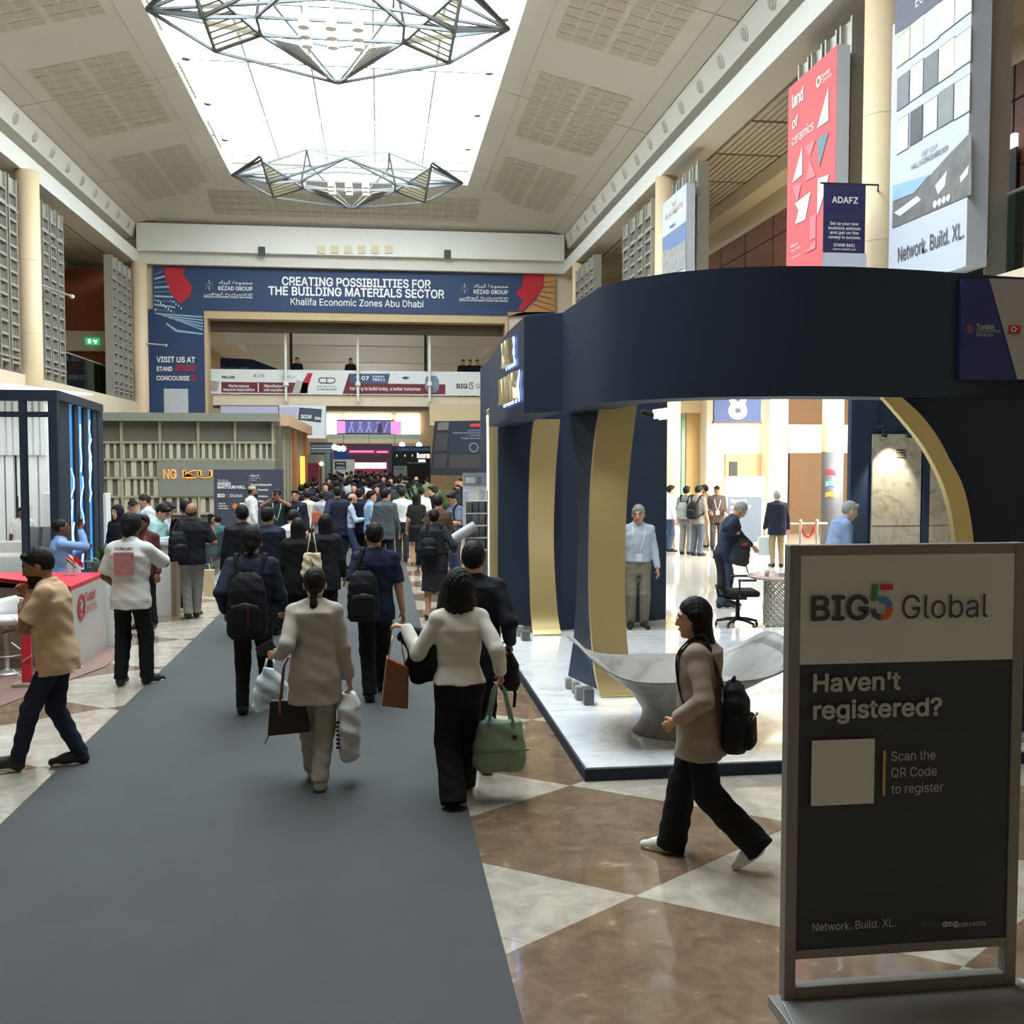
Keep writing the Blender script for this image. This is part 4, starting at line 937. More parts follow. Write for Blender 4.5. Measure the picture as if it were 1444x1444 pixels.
# marble sample cubes at the pier feet
def cubes(pts, Y, lab):
    for k, (u, v, w, h) in enumerate(pts):
        p = gnd(u, v, ZPL); ww = w / F * p[1]; hh = h / F * p[1]
        o = MB().box((0, 0, hh / 2), (ww, ww * 1.5, hh)).build('sample_block', M_marble2 if k < len(pts) - 1 else mat('dark_marble', (96, 100, 102), .25, noise=.3, nscale=9), None, False, .008)
        o.location = (p[0], p[1] + ww * .75, ZPL); tag(o, lab[k], 'block', 'marble sample blocks by the stand piers')
cubes(((803, 972, 9, 15), (813, 979, 10, 18), (818, 988, 11, 20), (831, 995, 15, 24)), 9.8, ['smallest grey marble sample block at the foot of the hourglass pier, farthest back', 'grey marble sample block second from the back at the hourglass pier', 'light marble sample block third from the back at the hourglass pier', 'dark grey marble sample block in front of the hourglass pier'])
cubes(((722, 893, 8, 20), (734, 898, 9, 15), (742, 904, 12, 14)), 13, ['tallest small marble sample block left of the farther gold strip', 'middle marble sample block left of the farther gold strip', 'low wide sample block touching the farther gold strip'])
for k in range(6):
    p = gnd(1426 + (k % 3) * 10, 1047, ZPL); o = MB().box((0, 0, .04), (.06, .05, .075)).build('sample_tile', M_swhite, None, False, .005)
    o.location = (p[0], p[1] + .02 * k, ZPL + (.08 if k > 2 else 0)); tag(o, 'small white sample piece stacked on the platform at the right picture edge', 'block', 'white sample pieces at the right edge')
# sculpted marble lounge seat: saddle shaped bowl on a flared foot
def lounge():
    c = gnd(968, 1043, ZPL); t = thing('marble_lounge', 'sculpted grey marble saddle shaped lounge seat on the white platform', 'seat', (c[0] + .02, c[1] + .28, ZPL))
    nt_, na = 22, 64
    def shape(f_, an, th):  # f 0 foot .. 1 rim ; th shrinks inner shell
        ca, sa = math.cos(an), math.sin(an)
        pw = lambda c: math.copysign(abs(c) ** (1 - .58 * f_), c)
        rim_x, rim_y = .90, .60; zr = .53 + .24 * abs(ca) ** 2
        k = f_
        waist = .16 + .12 * (1 - k) ** 4 if k < .35 else None
        g = max(0, (k - .22) / .78) ** 1.3
        wx = .30 + .09 * max(0, 1 - k / .25) ** 2; wy = .24 + .08 * max(0, 1 - k / .25) ** 2
        x = (wx + (rim_x - wx) * g) * pw(ca); y = (wy + (rim_y - wy) * g) * pw(sa)
        z = zr * k
        return x, y, z
    rows = []
    for i in range(nt_): rows.append([shape(i / (nt_ - 1), 2 * math.pi * j / na, 0) for j in range(na)])
    # inner surface
    inn = []
    for i in range(14):
        f_ = 1 - i / 13; row = []
        for j in range(na):
            an = 2 * math.pi * j / na; zr = .53 + .24 * abs(math.cos(an)) ** 2
            pw = lambda c: math.copysign(abs(c) ** .42, c)
            x = .90 * pw(math.cos(an)) * (.955 * f_ ** .7); y = .60 * pw(math.sin(an)) * (.925 * f_ ** .7)
            z = .28 + (zr - .28) * f_ ** 1.6
            row.append((x, y, z))
        inn.append(row)
    rows += inn
    mb = MB(); n = len(rows)
    mb.add([p for r in rows for p in r], [(i * na + j, i * na + (j + 1) % na, (i + 1) * na + (j + 1) % na, (i + 1) * na + j) for i in range(n - 1) for j in range(na)] + [tuple(range(na))[::-1]])
    mb.build('seat_shell', M_marble2, t, True)
lounge()
# patterned round table, office chair
p = gnd(1092, 890, 0); t = thing('lattice_table', 'round table on a white lattice drum beside the office chair', 'table', (p[0] + .25, p[1] + .3, 0))
mb = MB(); nn_, zz_ = 18, 7
for i in range(nn_):
    for j in range(zz_):
        a0, a1 = 2 * math.pi * i / nn_, 2 * math.pi * (i + 1) / nn_; am = (a0 + a1) / 2; z0, z1 = .04 + j * .093, .04 + (j + 1) * .093; zm = (z0 + z1) / 2; r = .27
        c = lambda a_, z_: (r * math.cos(a_), r * math.sin(a_), z_)
        for q0, q1 in ((c(am, z0), c(a1, zm)), (c(a1, zm), c(am, z1)), (c(am, z1), c(a0, zm)), (c(a0, zm), c(am, z0))): mb.bar(q0, q1, .016)
mb.build('lattice_drum', mat('lattice_white', (206, 202, 192), .5), t)
MB().lathe([(.0, .7), (.48, .7), (.5, .71), (.5, .73), (.48, .74), (0, .74)], n=36).build('tabletop', mat('table_top', (176, 150, 146), .2, noise=.2), t, True)
tt = np.array(t.location)
for k, (dx, dy, d, lab, m_) in enumerate(((-.05, -.1, (.2, .15, .05), 'stack of papers on the lattice table', M_swhite), (.12, -.2, (.16, .1, .03), 'dark folded glasses case on the lattice table', M_bk), (.18, .0, (.22, .18, .09), 'grey box of samples on the lattice table', mat('sample_box', (150, 152, 154), .6)))):
    o = MB().box((0, 0, d[2] / 2), d).build(('paper_stack', 'glasses_case', 'sample_box')[k], m_, None, False, .006); o.location = (tt[0] + dx, tt[1] + dy, .741); tag(o, lab, ('papers', 'case', 'box')[k])
o = MB().lathe([(.028, 0), (.04, .09), (.038, .09), (.026, .004)], n=16).build('paper_cup', M_swhite, None, True); o.location = (tt[0] - .3, tt[1] - .12, .741); tag(o, 'white paper cup at the left rim of the lattice table', 'cup')
p = gnd(1040, 884, 0)
t = thing('office_chair', 'black swivel office chair on castors turned to the right', 'chair', (p[0], p[1], 0), R(-8))
M_plast = mat('black_plastic', (30, 30, 34), .45)
for k in range(5):
    a = 2 * math.pi * k / 5 + .3; e = (.3 * math.cos(a), .3 * math.sin(a), .075)
    leg = MB().tube([(0, 0, .12), (.15 * math.cos(a), .15 * math.sin(a), .11), e], [.03, .024, .018]).build('leg', M_plast, t, True)
    MB().disc((e[0] - .015, e[1], .032), (1, 0, 0), .031, .03, 14).build('castor', mat('castor_red', (96, 40, 42), .4), leg)
MB().tube([(0, 0, .1), (0, 0, .42)], [.035, .025]).build('gas_column', M_plast, t, True)
MB().box((0, 0, .42), (.22, .2, .05)).box((-.1, 0, .4), (.18, .1, .03)).build('mechanism', M_plast, t, bevel=.01)
M_fab = mat('black_fabric', (26, 26, 30), .9, bump=.1, bscale=300)
mb = MB(); mb.box((.03, 0, .49), (.48, .47, .085)); mb.build('seat', M_fab, t, True, .04)
rows = [[(-.22 - .05 * (k / 8) + .02 * math.sin(k * .5) - .03 * (1 - (j / 3 - 1) ** 2), -.22 + j * .44 / 6, .55 + k * .065) for j in range(7)] for k in range(9)]
mb = MB(); mb.sheet(rows); o = mb.build('backrest', M_fab, t, True); md = o.modifiers.new('s', 'SOLIDIFY'); md.thickness = .035
MB().tube([(-.1, 0, .42), (-.27, 0, .44), (-.3, 0, .6)], .025).build('back_stem', M_plast, t, True)
for s in (-1, 1):
    MB().tube([(-.02, s * .22, .45), (-.04, s * .3, .52), (-.04, s * .3, .68), (.0, s * .3, .69), (.18, s * .3, .69), (.2, s * .27, .69), (-.05, s * .26, .69)], .014).build('armrest', M_plast, t, True)
# literature rack in the aisle
p = at(666, 700, 15.4); t = thing('brochure_rack', 'white brochure rack with a grey BIG 5 header beside the light line arch', 'rack', (p[0], 15.4, 0)); q = np.array(t.location)
f = Face(t, (p[0], 15.4, 0)); x0, x1 = f.xy(653, 700)[0], f.xy(686, 700)[0]
MB().b2((x0, .0, 0), (x1, .05, f.xy(660, 667)[1])).b2((x0, -.3, 0), (x0 + .02, 0, 1.9)).b2((x1 - .02, -.3, 0), (x1, 0, 1.9)).build('cabinet', M_swhite, t)
f.rect(653, 667, 686, 684, mat('rack_header', (140, 146, 152), .6), 1); f.text('BIG', 657, 680.5, 669, 6.5, M_txt, .05); five(f, 676, 677.5, 9)
for k in range(5):
    z = f.xy(660, 705 + k * 17)[1]
    MB().b2((x0 + .02, -.28, z - .02), (x1 - .02, 0, z)).build('shelf', M_swhite, t)
    for j in range(3):
        w = (x1 - x0 - .06) / 3; o = MB().box((0, 0, .075), (w * .86, .02, .15)).build('brochure', mat('brochure_%d' % ((k + j) % 3), ((190, 198, 208), (206, 196, 180), (160, 168, 176))[(k + j) % 3], .5, noise=.4, nscale=25))
        o.location = (q[0] + x0 + .03 + w * (j + .5), q[1] - .12 - .0, z + .001); tag(o, 'small brochure standing on the white brochure rack', 'brochure', 'brochures on the rack')
# ------------------------------------------------------------------ left side stands
M_slat = mat('slat_white', (226, 228, 226), .6, noise=.02)
M_lcarpet = mat('stand_carpet_rose', (128, 100, 92), .55, spec=.3, noise=.12, nscale=2)
M_cw = mat('counter_white', (214, 214, 210), .45, noise=.02); M_cg = mat('counter_grey', (188, 184, 178), .5, noise=.03); M_cred = mat('counter_red', (206, 52, 66), .35, noise=.03)
tag(MB().slab([(-9, 8.2, 0), (-4.1, 8.2, 0), (-3.1, 12, 0), (-3.1, 13.2, 0), (-9, 13.2, 0)], (0, 0, .011)).build('stand_carpet', M_lcarpet), 'rose brown stand floor under the red topped counter on the left', 'carpet')
# Turkish Ceramics counter
N_, R_, L_ = gnd(100, 827, .95), gnd(148, 807, .95), gnd(0, 815, .95)
L2_ = L_ + (L_ - N_) * .8
t = thing('reception_counter', 'grey counter with a glossy red top and Turkish Ceramics logo, left foreground', 'counter', (N_[0], N_[1], 0)); q = np.array(t.location)
B_ = R_ + np.array((-4.2, .6, 0)); poly = [N_ - q, R_ - q, B_ - q, L2_ - q]
MB().slab([(p[0], p[1], .0) for p in poly], (0, 0, .90)).build('body', M_cg, t)
MB().slab([(p[0], p[1], .90) for p in poly], (0, 0, .05)).build('counter_top', M_cred, t)
r_ = (R_ - N_) / np.linalg.norm(R_ - N_); f = Face(t, (N_[0], N_[1], 0), r_, Z_)
f.text('Turkish', 119, 849, 134, 13, M_redb, .02); f.text('Ceramics', 118, 866, 136, 13, M_redb, .0)
c = f.xy(114, 856); f.arc(c, .15, .11, 0, 360, M_redb); f.arc((c[0], c[1]), .075, .045, 90, 360, M_redb)
# table flags
for k, (u, m0, m1, m2, lab) in enumerate(((94, (196, 40, 48), (236, 236, 232), (24, 110, 60), 'small UAE desk flag on the red counter top'), (104, (196, 36, 44), (196, 36, 44), (196, 36, 44), 'small red desk flag on the red counter top'))):
    p = gnd(u, 811, .95); t = thing('desk_flag', lab, 'flag', p)
    MB().lathe([(.04, 0), (.04, .012), (.006, .015), (.005, .26)], n=10).build('pole', M_steel, t)
    for j, c in enumerate((m0, m1, m2)):
        rows = [[(.003 + x * .11, .012 * math.sin(x * 5 + z), .25 - j * .025 - z * .025 - x * .10) for x in np.linspace(0, 1, 6)] for z in (0, 1)]
        if k == 0 or j == 0: MB().sheet(rows if k == 0 else [rows[0], [(p_[0], p_[1], p_[2] - .075) for p_ in rows[0]]]).build('stripe', mat('flag_%d%d%d' % c, c, .7, noise=.02), t, True)
# bar stools with chrome stem
def stool(x, y, lab, seat=True):
    t = thing('bar_stool', lab, 'stool', (x, y, 0.012))
    MB().lathe([(.2, 0), (.2, .012), (.06, .03), (.03, .05), (.028, .50), (.05, .54)], n=24).build('pedestal', M_steel, t, True)
    MB().tube([(.17 * math.cos(a), .17 * math.sin(a), .20) for a in np.linspace(0, 2 * math.pi, 20, endpoint=False)], .011, 8, True).build('footrest', M_steel, t, True)
    MB().lathe([(.0, .54), (.17, .545), (.2, .58), (.19, .62), (.0, .625)], n=28).build('seat', M_cw, t, True)
    rows = [[((.2 + .03 * k) * math.cos(a), (.2 + .03 * k) * math.sin(a), .60 + k * .075 * (1 - .35 * abs(a - 1.2) / 1.4)) for a in np.linspace(-.2, 2.6, 12)] for k in range(4)]
    o = MB().sheet(rows).build('backrest', M_cw, t, True); md = o.modifiers.new('s', 'SOLIDIFY'); md.thickness = .03
p = gnd(10, 950); stool(p[0], p[1], 'white bar stool with chrome base at the left picture edge')
p = gnd(38, 968); t = thing('folding_stand', 'red stand with white zigzag edge on a small chrome foot beside the red counter', 'stand', (p[0], p[1], .012))
MB().b2((-.05, 0, .03), (.05, .03, .9)).build('panel', M_cred, t); MB().box((0, .0, .015), (.24, .2, .03)).build('foot', M_steel, t)
m = MB()
for k in range(6): z = .1 + k * .14; m.bar((-.055, -.005, z), (.055 if k % 2 else -.14, -.005, z + .07), .02, .006)
m.build('zigzag', M_cw, t)
# navy frame stand with LED columns
t = thing('frame_stand', 'open navy frame stand at the left edge, white slats inside', 'stand', (*at(79, 850, 16)[:2], 0)); q = np.array(t.location)
YC = 16.0; a = at(78.5, 700, YC); zt = at(78, 550, YC)[2]
M_led = mat('led_blue', (60, 140, 200), .4, emit=(60, 150, 215), es=.55, noise=.3, nscale=4)
x0 = a[0]
b = at(144, 700, 20.0); dx = b[0] - x0
MB().b2((-.04, 0, 0), (.07, .12, zt)).build('post', M_navyd, t)
xl = at(33, 700, YC)[0] - q[0]
MB().b2((xl - .04, 0, .0), (xl + .05, .1, zt)).build('post', M_navyd, t)
MB().b2((-3.5, -.006, zt - .16), (.076, .126, zt)).b2((-3.5, .01, zt - .40), (.06, .1, zt - .32)).build('beam', M_navyd, t)
# side row: navy fins and LED blades receding along the aisle
d_ = np.array((dx, 4.0, 0)); L0 = np.linalg.norm(d_)
MB().slab([(0, .127, zt - .14), (d_[0], d_[1], zt - .14), (d_[0], d_[1], zt), (0, .127, zt)], (.08, 0, 0)).build('beam', M_navyd, t)
def colpx(u0, u1, name, m, w=0.12, ztop=None, back=0.0):
    f0 = (np.array((u0, u1)) - 78.5) / (144 - 78.5)
    Ys = [YC / (1 - f_ * (1 - YC / 20.0)) for f_ in f0]
    P = [at(u, 700, y) for u, y in zip((u0, u1), Ys)]
    return MB().slab([(P[0][0] - q[0] - back, P[0][1] - q[1], .03), (P[1][0] - q[0] - back, P[1][1] - q[1], .03), (P[1][0] - q[0] - back, P[1][1] - q[1], zt - .14), (P[0][0] - q[0] - back, P[0][1] - q[1], zt - .14)], (-w, 0, 0)).build(name, m, t), P
colpx(82, 100, 'side_panel', M_navyd)
for u in (100, 113, 125.5): 
    o, P = colpx(u + (0 if u < 110 else 1), u + 7.2, 'led_blade', M_led, .02, back=.04)
    # white caustic squiggles on the screen
    m = MB(); y0, y1 = P[0][1] - q[1], P[1][1] - q[1]; xx = P[0][0] - q[0] - .03
    random.seed(int(u))
    for k in range(3):
        zc = random.uniform(.6, zt - .5); pts = [(xx + (P[1][0] - P[0][0]) * f_ + .012, y0 + (y1 - y0) * f_, zc + dz) for f_, dz in zip([random.uniform(.1, .9) for _ in range(6)], np.linspace(-.4, .4, 6))]
        m.tube(pts, .011, 6)
    m.build('screen_pattern', mat('screen_white', (236, 244, 250), .4, emit=(225, 240, 255), es=.8), t)
for u in (107.5, 120.5, 133): colpx(u, u + 5.5, 'fin', M_navyd, .3)
colpx(140, 147, 'post', M_navyd, .1)
tag(MB().b2((-9.0, 14.0, 0), (-4.75, 20.7, .3)).build('platform', M_slat), 'white raised floor of the navy frame stand', 'platform')
MB().slab([(-3.5, .4, zt - .1), (-.6, .4, zt - .1), (-.25, 3.2, zt + .12), (-3.5, 3.2, zt + .5)], (0, 0, .03)).build('canopy', M_slat, t)
# white panel wall and slats inside the frame stand
t = thing('slat_wall', 'white wall of vertical slats inside the navy frame stand', 'wall panel', (-8, 20.8, 0)); q = np.array(t.location)
f = Face(t, (-8, 20.8, 0))
for u0, u1, v0, v1, dy in ((-40, -22, 552, 830, 0), (-16, -4, 552, 830, .05), (1, 5, 642, 830, 0), (12, 16, 552, 830, 0), (22, 28, 642, 700, .1), (28.5, 32, 642, 830, .02), (35, 52, 642, 714, 0), (40, 52, 714, 830, .06), (47, 53, 714, 830, 0), (59, 65, 552, 830, 0)):
    (xa, za), (xb, zb) = f.xy(u0, v1), f.xy(u1, v0); MB().b2((xa, dy, max(za, .3)), (xb, dy + .1, zb)).build('slat', M_slat, t)
for k in range(9):
    (xa, za), (xb, zb) = f.xy(-20 + k * 9.5, 642), f.xy(-20 + k * 9.5 + 9.3, 566); MB().slab([(xa, -.02, za), (xb, -.12, za), (xb, -.12, zb), (xa, -.02, zb)], (0, .06, 0)).build('folded_panel', M_slat, t)
MB().b2((-2.2, .35, 0), (f.xy(66, 700)[0], .4, 3.3)).build('backing', mat('backing_grey', (104, 102, 98), .7), t)
(xa, za), (xb, zb) = f.xy(-60, 566), f.xy(66, 554); MB().b2((xa, -.4, za), (xb, .3, zb)).build('upper_panel', M_slat, t)
lamp('stand_light', 'AREA', (-7.2, 18.0, 3.25), 45, (1, .98, .95), (-7.4, 20.8, 1.0), shape='RECTANGLE', size=3.2, size_y=.6)
for u0, u1, v0, Y, lab in ((58, 74, 696, 20.0, 'white plinth block right of the slats inside the navy frame'), (81, 90, 703, 17.4, 'narrow white plinth behind the seated man in the blue sweater'), (134, 149, 696, 20.1, 'tall white plinth at the end of the LED screens')):
    p, p1 = at(u0, v0, Y), at(u1, v0, Y); tag(MB().b2((p[0], Y, 0), (p1[0], Y + .35, p[2])).build('plinth', M_slat), lab, 'plinth')
# sofa, armchairs
M_sofa = mat('sofa_white', (216, 216, 212), .7, noise=.03); M_cush = mat('cushion_grey', (118, 120, 124), .85, noise=.08)
p = gnd(50, 840); t = thing('sofa', 'low white sofa behind the red counter', 'sofa', (at(38, 760, 18.7)[0], 18.7, .3))
MB().box((0, 0, .21), (1.5, .8, .42)).build('seat_base', M_sofa, t, True, .04); MB().box((0, .42, .31), (1.5, .16, .62)).build('backrest', M_sofa, t, True, .04); MB().box((.68, 0, .38), (.16, .8, .6)).build('armrest', M_sofa, t, True, .04)
for k, (u, lab) in enumerate(((45.5, 'left'), (65, 'right'))):
    x = at(u, 750, 18.7)[0]; o = MB().box((0, 0, .24), (.40, .14, .46)).build('cushion', M_cush, None, True, .05); o.location = (x, 18.76, .725); o.rotation_euler = (R(-14), 0, 0); tag(o, 'square grey cushion on the white sofa, the %s one' % lab, 'cushion')
p = at(105, 805, 12.3); t = thing('armchair', 'white shell armchair with wooden legs, the man in the blue sweater sits on it', 'chair', (at(106, 760, 14.6)[0], 14.6, .3), R(-75))
def shellchair(t, m, leg):
    rows = []
    for k in range(9):
        f_ = k / 8; rows.append([((.27 + .03 * f_) * math.sin(a) , (-.25 + .1 * f_) * math.cos(a) * (1), .44 + .34 * f_ * (1 if abs(a) < 1.2 else max(.3, 1.9 - abs(a) * .75))) for a in np.linspace(-2.0, 2.0, 14)])
    o = MB().sheet(rows).build('shell', m, t, True); md = o.modifiers.new('s', 'SOLIDIFY'); md.thickness = .02
    MB().lathe([(0, .42), (.25, .43), (.26, .46), (0, .47)], n=20).build('seat', m, t, True)
    for sx in (-1, 1):
        for sy in (-1, 1): MB().tube([(sx * .14, sy * .14, .43), (sx * .24, sy * .22, .0)], [.016, .011]).build('leg', leg, t, True)
M_leg = mat('light_wood_leg', (184, 158, 118), .5, noise=.1)
shellchair(t, M_sofa, M_leg)
# white counters with glass side in the middle left
t = thing('reception_counter', 'white reception counter where visitors in light shirts sit, middle left', 'counter', (*gnd(236, 868)[:2], 0)); q = np.array(t.location)
a, b, c = gnd(235, 868) - q, gnd(243, 858) - q, gnd(150, 868) - q
MB().b2((-.7, 0, 0), (.06, .7, 1.08)).build('body', M_cw, t); MB().b2((.06, .0, 0), (.14, .7, 1.08)).build('end_panel', mat('taupe_edge', (150, 132, 112), .6), t); MB().b2((-.75, -.06, 1.08), (.2, .75, 1.13)).build('counter_top', M_cw, t)
MB().slab([(.13, 2.3, .06), (.05, 8.2, .06), (.05, 8.2, .95), (.13, 2.3, .95)], (.03, 0, 0)).build('glass_side', glass('counter_glass', (220, 232, 226), .75), t)
MB().slab([(.2, .2, 0), (.1, 8.2, 0), (-.05, 8.2, 0), (-.05, .2, 0)], (0, 0, .06)).build('light_plinth', M_cw, t)
# stand in grey slatted facade (NG)
YN = 28.0
t = thing('slatted_stand', 'grey green stand facade with slatted bands and glowing gold letters', 'stand', (0, YN, 0))
M_gf = mat('facade_grey', (132, 134, 122), .7, noise=.04); M_gl = mat('facade_slat', (196, 190, 168), .6, noise=.04); M_gt = mat('facade_trim', (164, 158, 134), .6, noise=.03); M_gd = mat('facade_dark', (112, 112, 98), .7, noise=.04)
f = Face(t, (0, YN, 0))
xa, zt = f.xy(110, 582); xb, _ = f.xy(388, 583)
xa -= 2.0
MB().b2((xa, 0.0, 0), (xb, .3, f.xy(388, 592)[1])).build('backing_panel', M_gd, t)
MB().b2((xa, -.35, f.xy(388, 595)[1]), (xb + .1, .4, zt)).build('top_fascia', M_gf, t)
zrows = [595, 624, 648, 673.5, 700, 724]
ux = [172, 226, 280, 332, 385]
for v in zrows[1:]: MB().b2((xa, -.1, f.xy(300, v)[1] - .03), (xb, .0, f.xy(300, v)[1] + .03)).build('rail', M_gt, t)
for u in ux: x = f.xy(u, 600)[0]; MB().b2((x - .03, -.12, 0), (x + .03, .0, f.xy(300, 595)[1])).build('upright', M_gt, t)
random.seed(3)
for r_ in range(1, 5):
    z1 = f.xy(300, zrows[r_] + 1.5)[1]; z0 = f.xy(300, zrows[r_ + 1] - 1)[1]; u = 138.0
    m = MB()
    while u < 384:
        w = random.choice((4.5, 5.5, 7, 3)); x0 = f.xy(u, 700)[0]; x1 = f.xy(u + w, 700)[0]; m.b2((x0, -.06, z0), (x1, -.0, z1)); u += w + random.choice((5, 6, 7.5))
    m.build('slats', M_gl, t)
a, b = f.xy(226, 700), f.xy(388, 650); MB().b2((a[0], -.14, a[1]), (b[0], -.05, b[1])).build('sign_panel', M_gf, t)
M_glow = mat('letter_glow', (255, 190, 90), .5, noise=.02, emit=(255, 168, 70), es=1.6); M_gold_d = mat('letter_bronze', (84, 62, 36), .4, .6)
g = Face(t, (0, YN - .15, 0))
for s_, u0, u1, vb, cap in (('NG', 231.5, 248, 674, 11), ('KU', 259, 298, 673, 9)):
    g.text(s_, u0 - .5, vb + .5, u1 + .5, cap + 1, M_glow, .02, 1, 'glow'); g.text(s_, u0, vb, u1, cap, M_gold_d if s_ != 'NG' else M_gold, .0, 3, 'letters', .02)
f.rect(253.5, 664, 255, 674.5, M_glow, 4, 'glow')
# its receding right side
xs = xb + .02; y1 = at(436, 610, 36)[1]
MB().b2((xs, .3, 0), (xs + .1, 10, f.xy(388, 595)[1] - .1)).build('side_panel', M_gd, t); MB().b2((xs - .1, .3, f.xy(388, 600)[1]), (xs + .3, 10.2, zt)).build('side_fascia', mat('facade_warm', (196, 164, 132), .7, noise=.03), t)
for k in range(9):
    y = .8 + k * 1.1; MB().b2((xs + .1, y, 0), (xs + .16, y + .07, f.xy(388, 600)[1])).build('side_upright', M_gt, t)
for y, w in ((3.4, .9), (8, 1.0)): MB().b2((xs + .1, y, 0), (xs + .2, y + w, f.xy(388, 600)[1])).build('side_wood', mat('orange_panel', (172, 104, 60), .6, noise=.15), t)
MB().b2((xs + .2, 5.6, 1.6), (xs + .26, 6.9, 2.5)).build('side_glow', M_glow, t)
# Sheikh Maktoum hall board
YS_ = 25.6
p = at(350, 700, YS_); t = thing('hall_board', 'dark slate direction board SHEIKH MAKTOUM HALL before the grey facade', 'sign', (p[0], YS_, 0)); f = Face(t, (p[0], YS_, 0))
a, b = f.xy(303, 800), f.xy(398.5, 662); MB().b2((a[0], 0, 0), (b[0], .25, b[1])).build('board', mat('board_slate', (66, 68, 84), .6, noise=.03), t)
for s_, u0, v0, u1, c, m_, bo in (('You are at', 307, 678.5, 322, 2.6, M_txt, 0), ('SHEIKH', 307, 684, 325, 4.2, M_txt, .04), ('MAKTOUM HALL', 307, 689, 346, 4.2, M_txt, .04), ('BIG', 307, 701, 317, 4.6, M_txt, .04), ('Global', 324, 701, 342, 4.6, M_txt, 0), ('Open to', 309, 711, 318, 2.2, M_txt, .02), ('exhibitors', 309, 714.5, 321, 2.2, M_txt, .02), ('and visitors', 309, 718, 322, 2.2, M_txt, .02),
        ('Halls 4-8', 353.5, 672, 365, 2.6, M_txt, .03), ('Level 1', 353.5, 675, 368, 1.6, M_txt, 0), ('Entrance', 353.5, 678, 362, 1.6, M_txt, 0), ('Food & Restaurant', 354, 685, 383, 3, M_txt, .03), ('Essential', 364, 692, 378, 2.6, M_txt, .03), ('Conference', 364, 701, 378, 2.4, M_txt, .03), ('Office', 364, 708, 372, 2.4, M_txt, .03)):
    f.text(s_, u0, v0, u1, c, m_, bo)
five(f, 320.5, 698.5, 6); f.rect(351, 670, 351.8, 690, M_gold_l, 1, 'stripe'); f.rect(307, 709, 307.7, 720, M_gold_l, 1, 'stripe'); f.disc(331.5, 713.5, 4, M_l5[3], 1); f.disc(331.5, 713.5, 2.2, M_gold_l, 2); f.rect(338, 709, 346, 719, M_txt, 1, 'plain_square')
# meeting chairs and tables behind the board
for k, (u, v, lab) in enumerate(((307, 800, 'white shell chair with wooden legs, the person in teal sits on it'), (318, 790, 'white shell chair behind the brown paper bag'))):
    p = gnd(u, v); t = thing('armchair', lab, 'chair', (p[0], p[1], 0), R(200)); shellchair(t, M_sofa, M_leg)
p = gnd(292, 840); t = thing('paper_bag', 'tan paper carrier bag standing beside the white counter, behind the man in black', 'bag', (p[0], p[1], 0))
MB().slab([(-.13, -.07, 0), (.13, -.07, 0), (.12, -.06, .45), (-.12, -.06, .45)], (0, .14, 0)).build('bag_body', mat('kraft_paper', (188, 164, 128), .8, noise=.06), t); MB().tube([(-.06, 0, .44), (-.04, 0, .55), (.04, 0, .55), (.06, 0, .44)], .006).build('handle', M_white, t)
# plants
def leafplant(x, y, z, n, L_, lab, name='leafy_plant', pot=True, spread=1.0, seed=1, cat='plant', potm=None, ph=.35, lw=.09):
    rnd = random.Random(seed); t = thing(name, lab, cat, (x, y, z))
    if pot: MB().lathe([(.16, 0), (.2, ph), (.18, ph), (.15, ph - .05), (0, ph - .05)], n=18).build('pot', potm or M_dk, t, True)
    m = MB(); base = ph - .05 if pot else 0
    for k in range(n):
        a = rnd.uniform(0, 2 * math.pi); up = rnd.uniform(.35, 1.15); ln = L_ * rnd.uniform(.6, 1.0); w = ln * lw
        pts = []; 
        for i in range(7):
            f_ = i / 6; r = ln * f_ * math.cos(up) * spread; h = base + ln * (f_ * math.sin(up) - .35 * f_ ** 2 * math.cos(up)); pts.append((r * math.cos(a), r * math.sin(a), h))
        sx, sy = -math.sin(a), math.cos(a); prof = [.25, .7, 1, 1, .8, .45, .03]
        m.sheet([[(p[0] - sx * w * c, p[1] - sy * w * c, p[2]), (p[0], p[1], p[2] + w * .3 * c), (p[0] + sx * w * c, p[1] + sy * w * c, p[2])] for p, c in zip(pts, prof)])
    m.build('foliage', mat('leaf_green', (62, 104, 52), .5, noise=.3, nscale=6), t, True)
    return t
p = at(150, 760, 13.6); leafplant(p[0], 13.6, .85, 34, .42, 'small green plant on the white plinth behind the man in the white polo', seed=4, ph=.2)
tag(MB().b2((p[0] - .2, 13.4, 0), (p[0] + .2, 13.8, .85)).build('plinth', M_slat), 'white plinth carrying the small green plant', 'plinth')
# ------------------------------------------------------------------ stands and screens farther down the nave
M_blue2 = mat('stand_blue', (38, 80, 150), .5); M_pinkl = mat('pink_lit', (214, 140, 206), .5, emit=(224, 150, 214), es=.7); M_mag = mat('magenta_lit', (150, 46, 84), .5, emit=(170, 40, 90), es=.35)
M_screen = mat('led_screen_purple', (86, 86, 140), .4, noise=.9, nscale=1.6, emit=(110, 110, 170), es=.5)
def boxpx(name, lab, cat, u0, v0, u1, v1, Y, d, m, floor=False, part='panel'):
    a, b = at(u0, v1, Y), at(u1, v0, Y); t = thing(name, lab, cat, ((a[0] + b[0]) / 2, Y, 0 if floor else a[2]))
    q = np.array(t.location); MB().b2((a[0] - q[0], 0, 0), (b[0] - q[0], d, b[2] - q[2])).build(part, m, t)
    return t, Face(t, (q[0], Y, 0))
t, f = boxpx('led_wall', 'long purple LED screen with pink ends below the far windows', 'screen', 475, 592, 555.5, 612, 84, .5, mat('screen_casing', (60, 56, 70), .5))
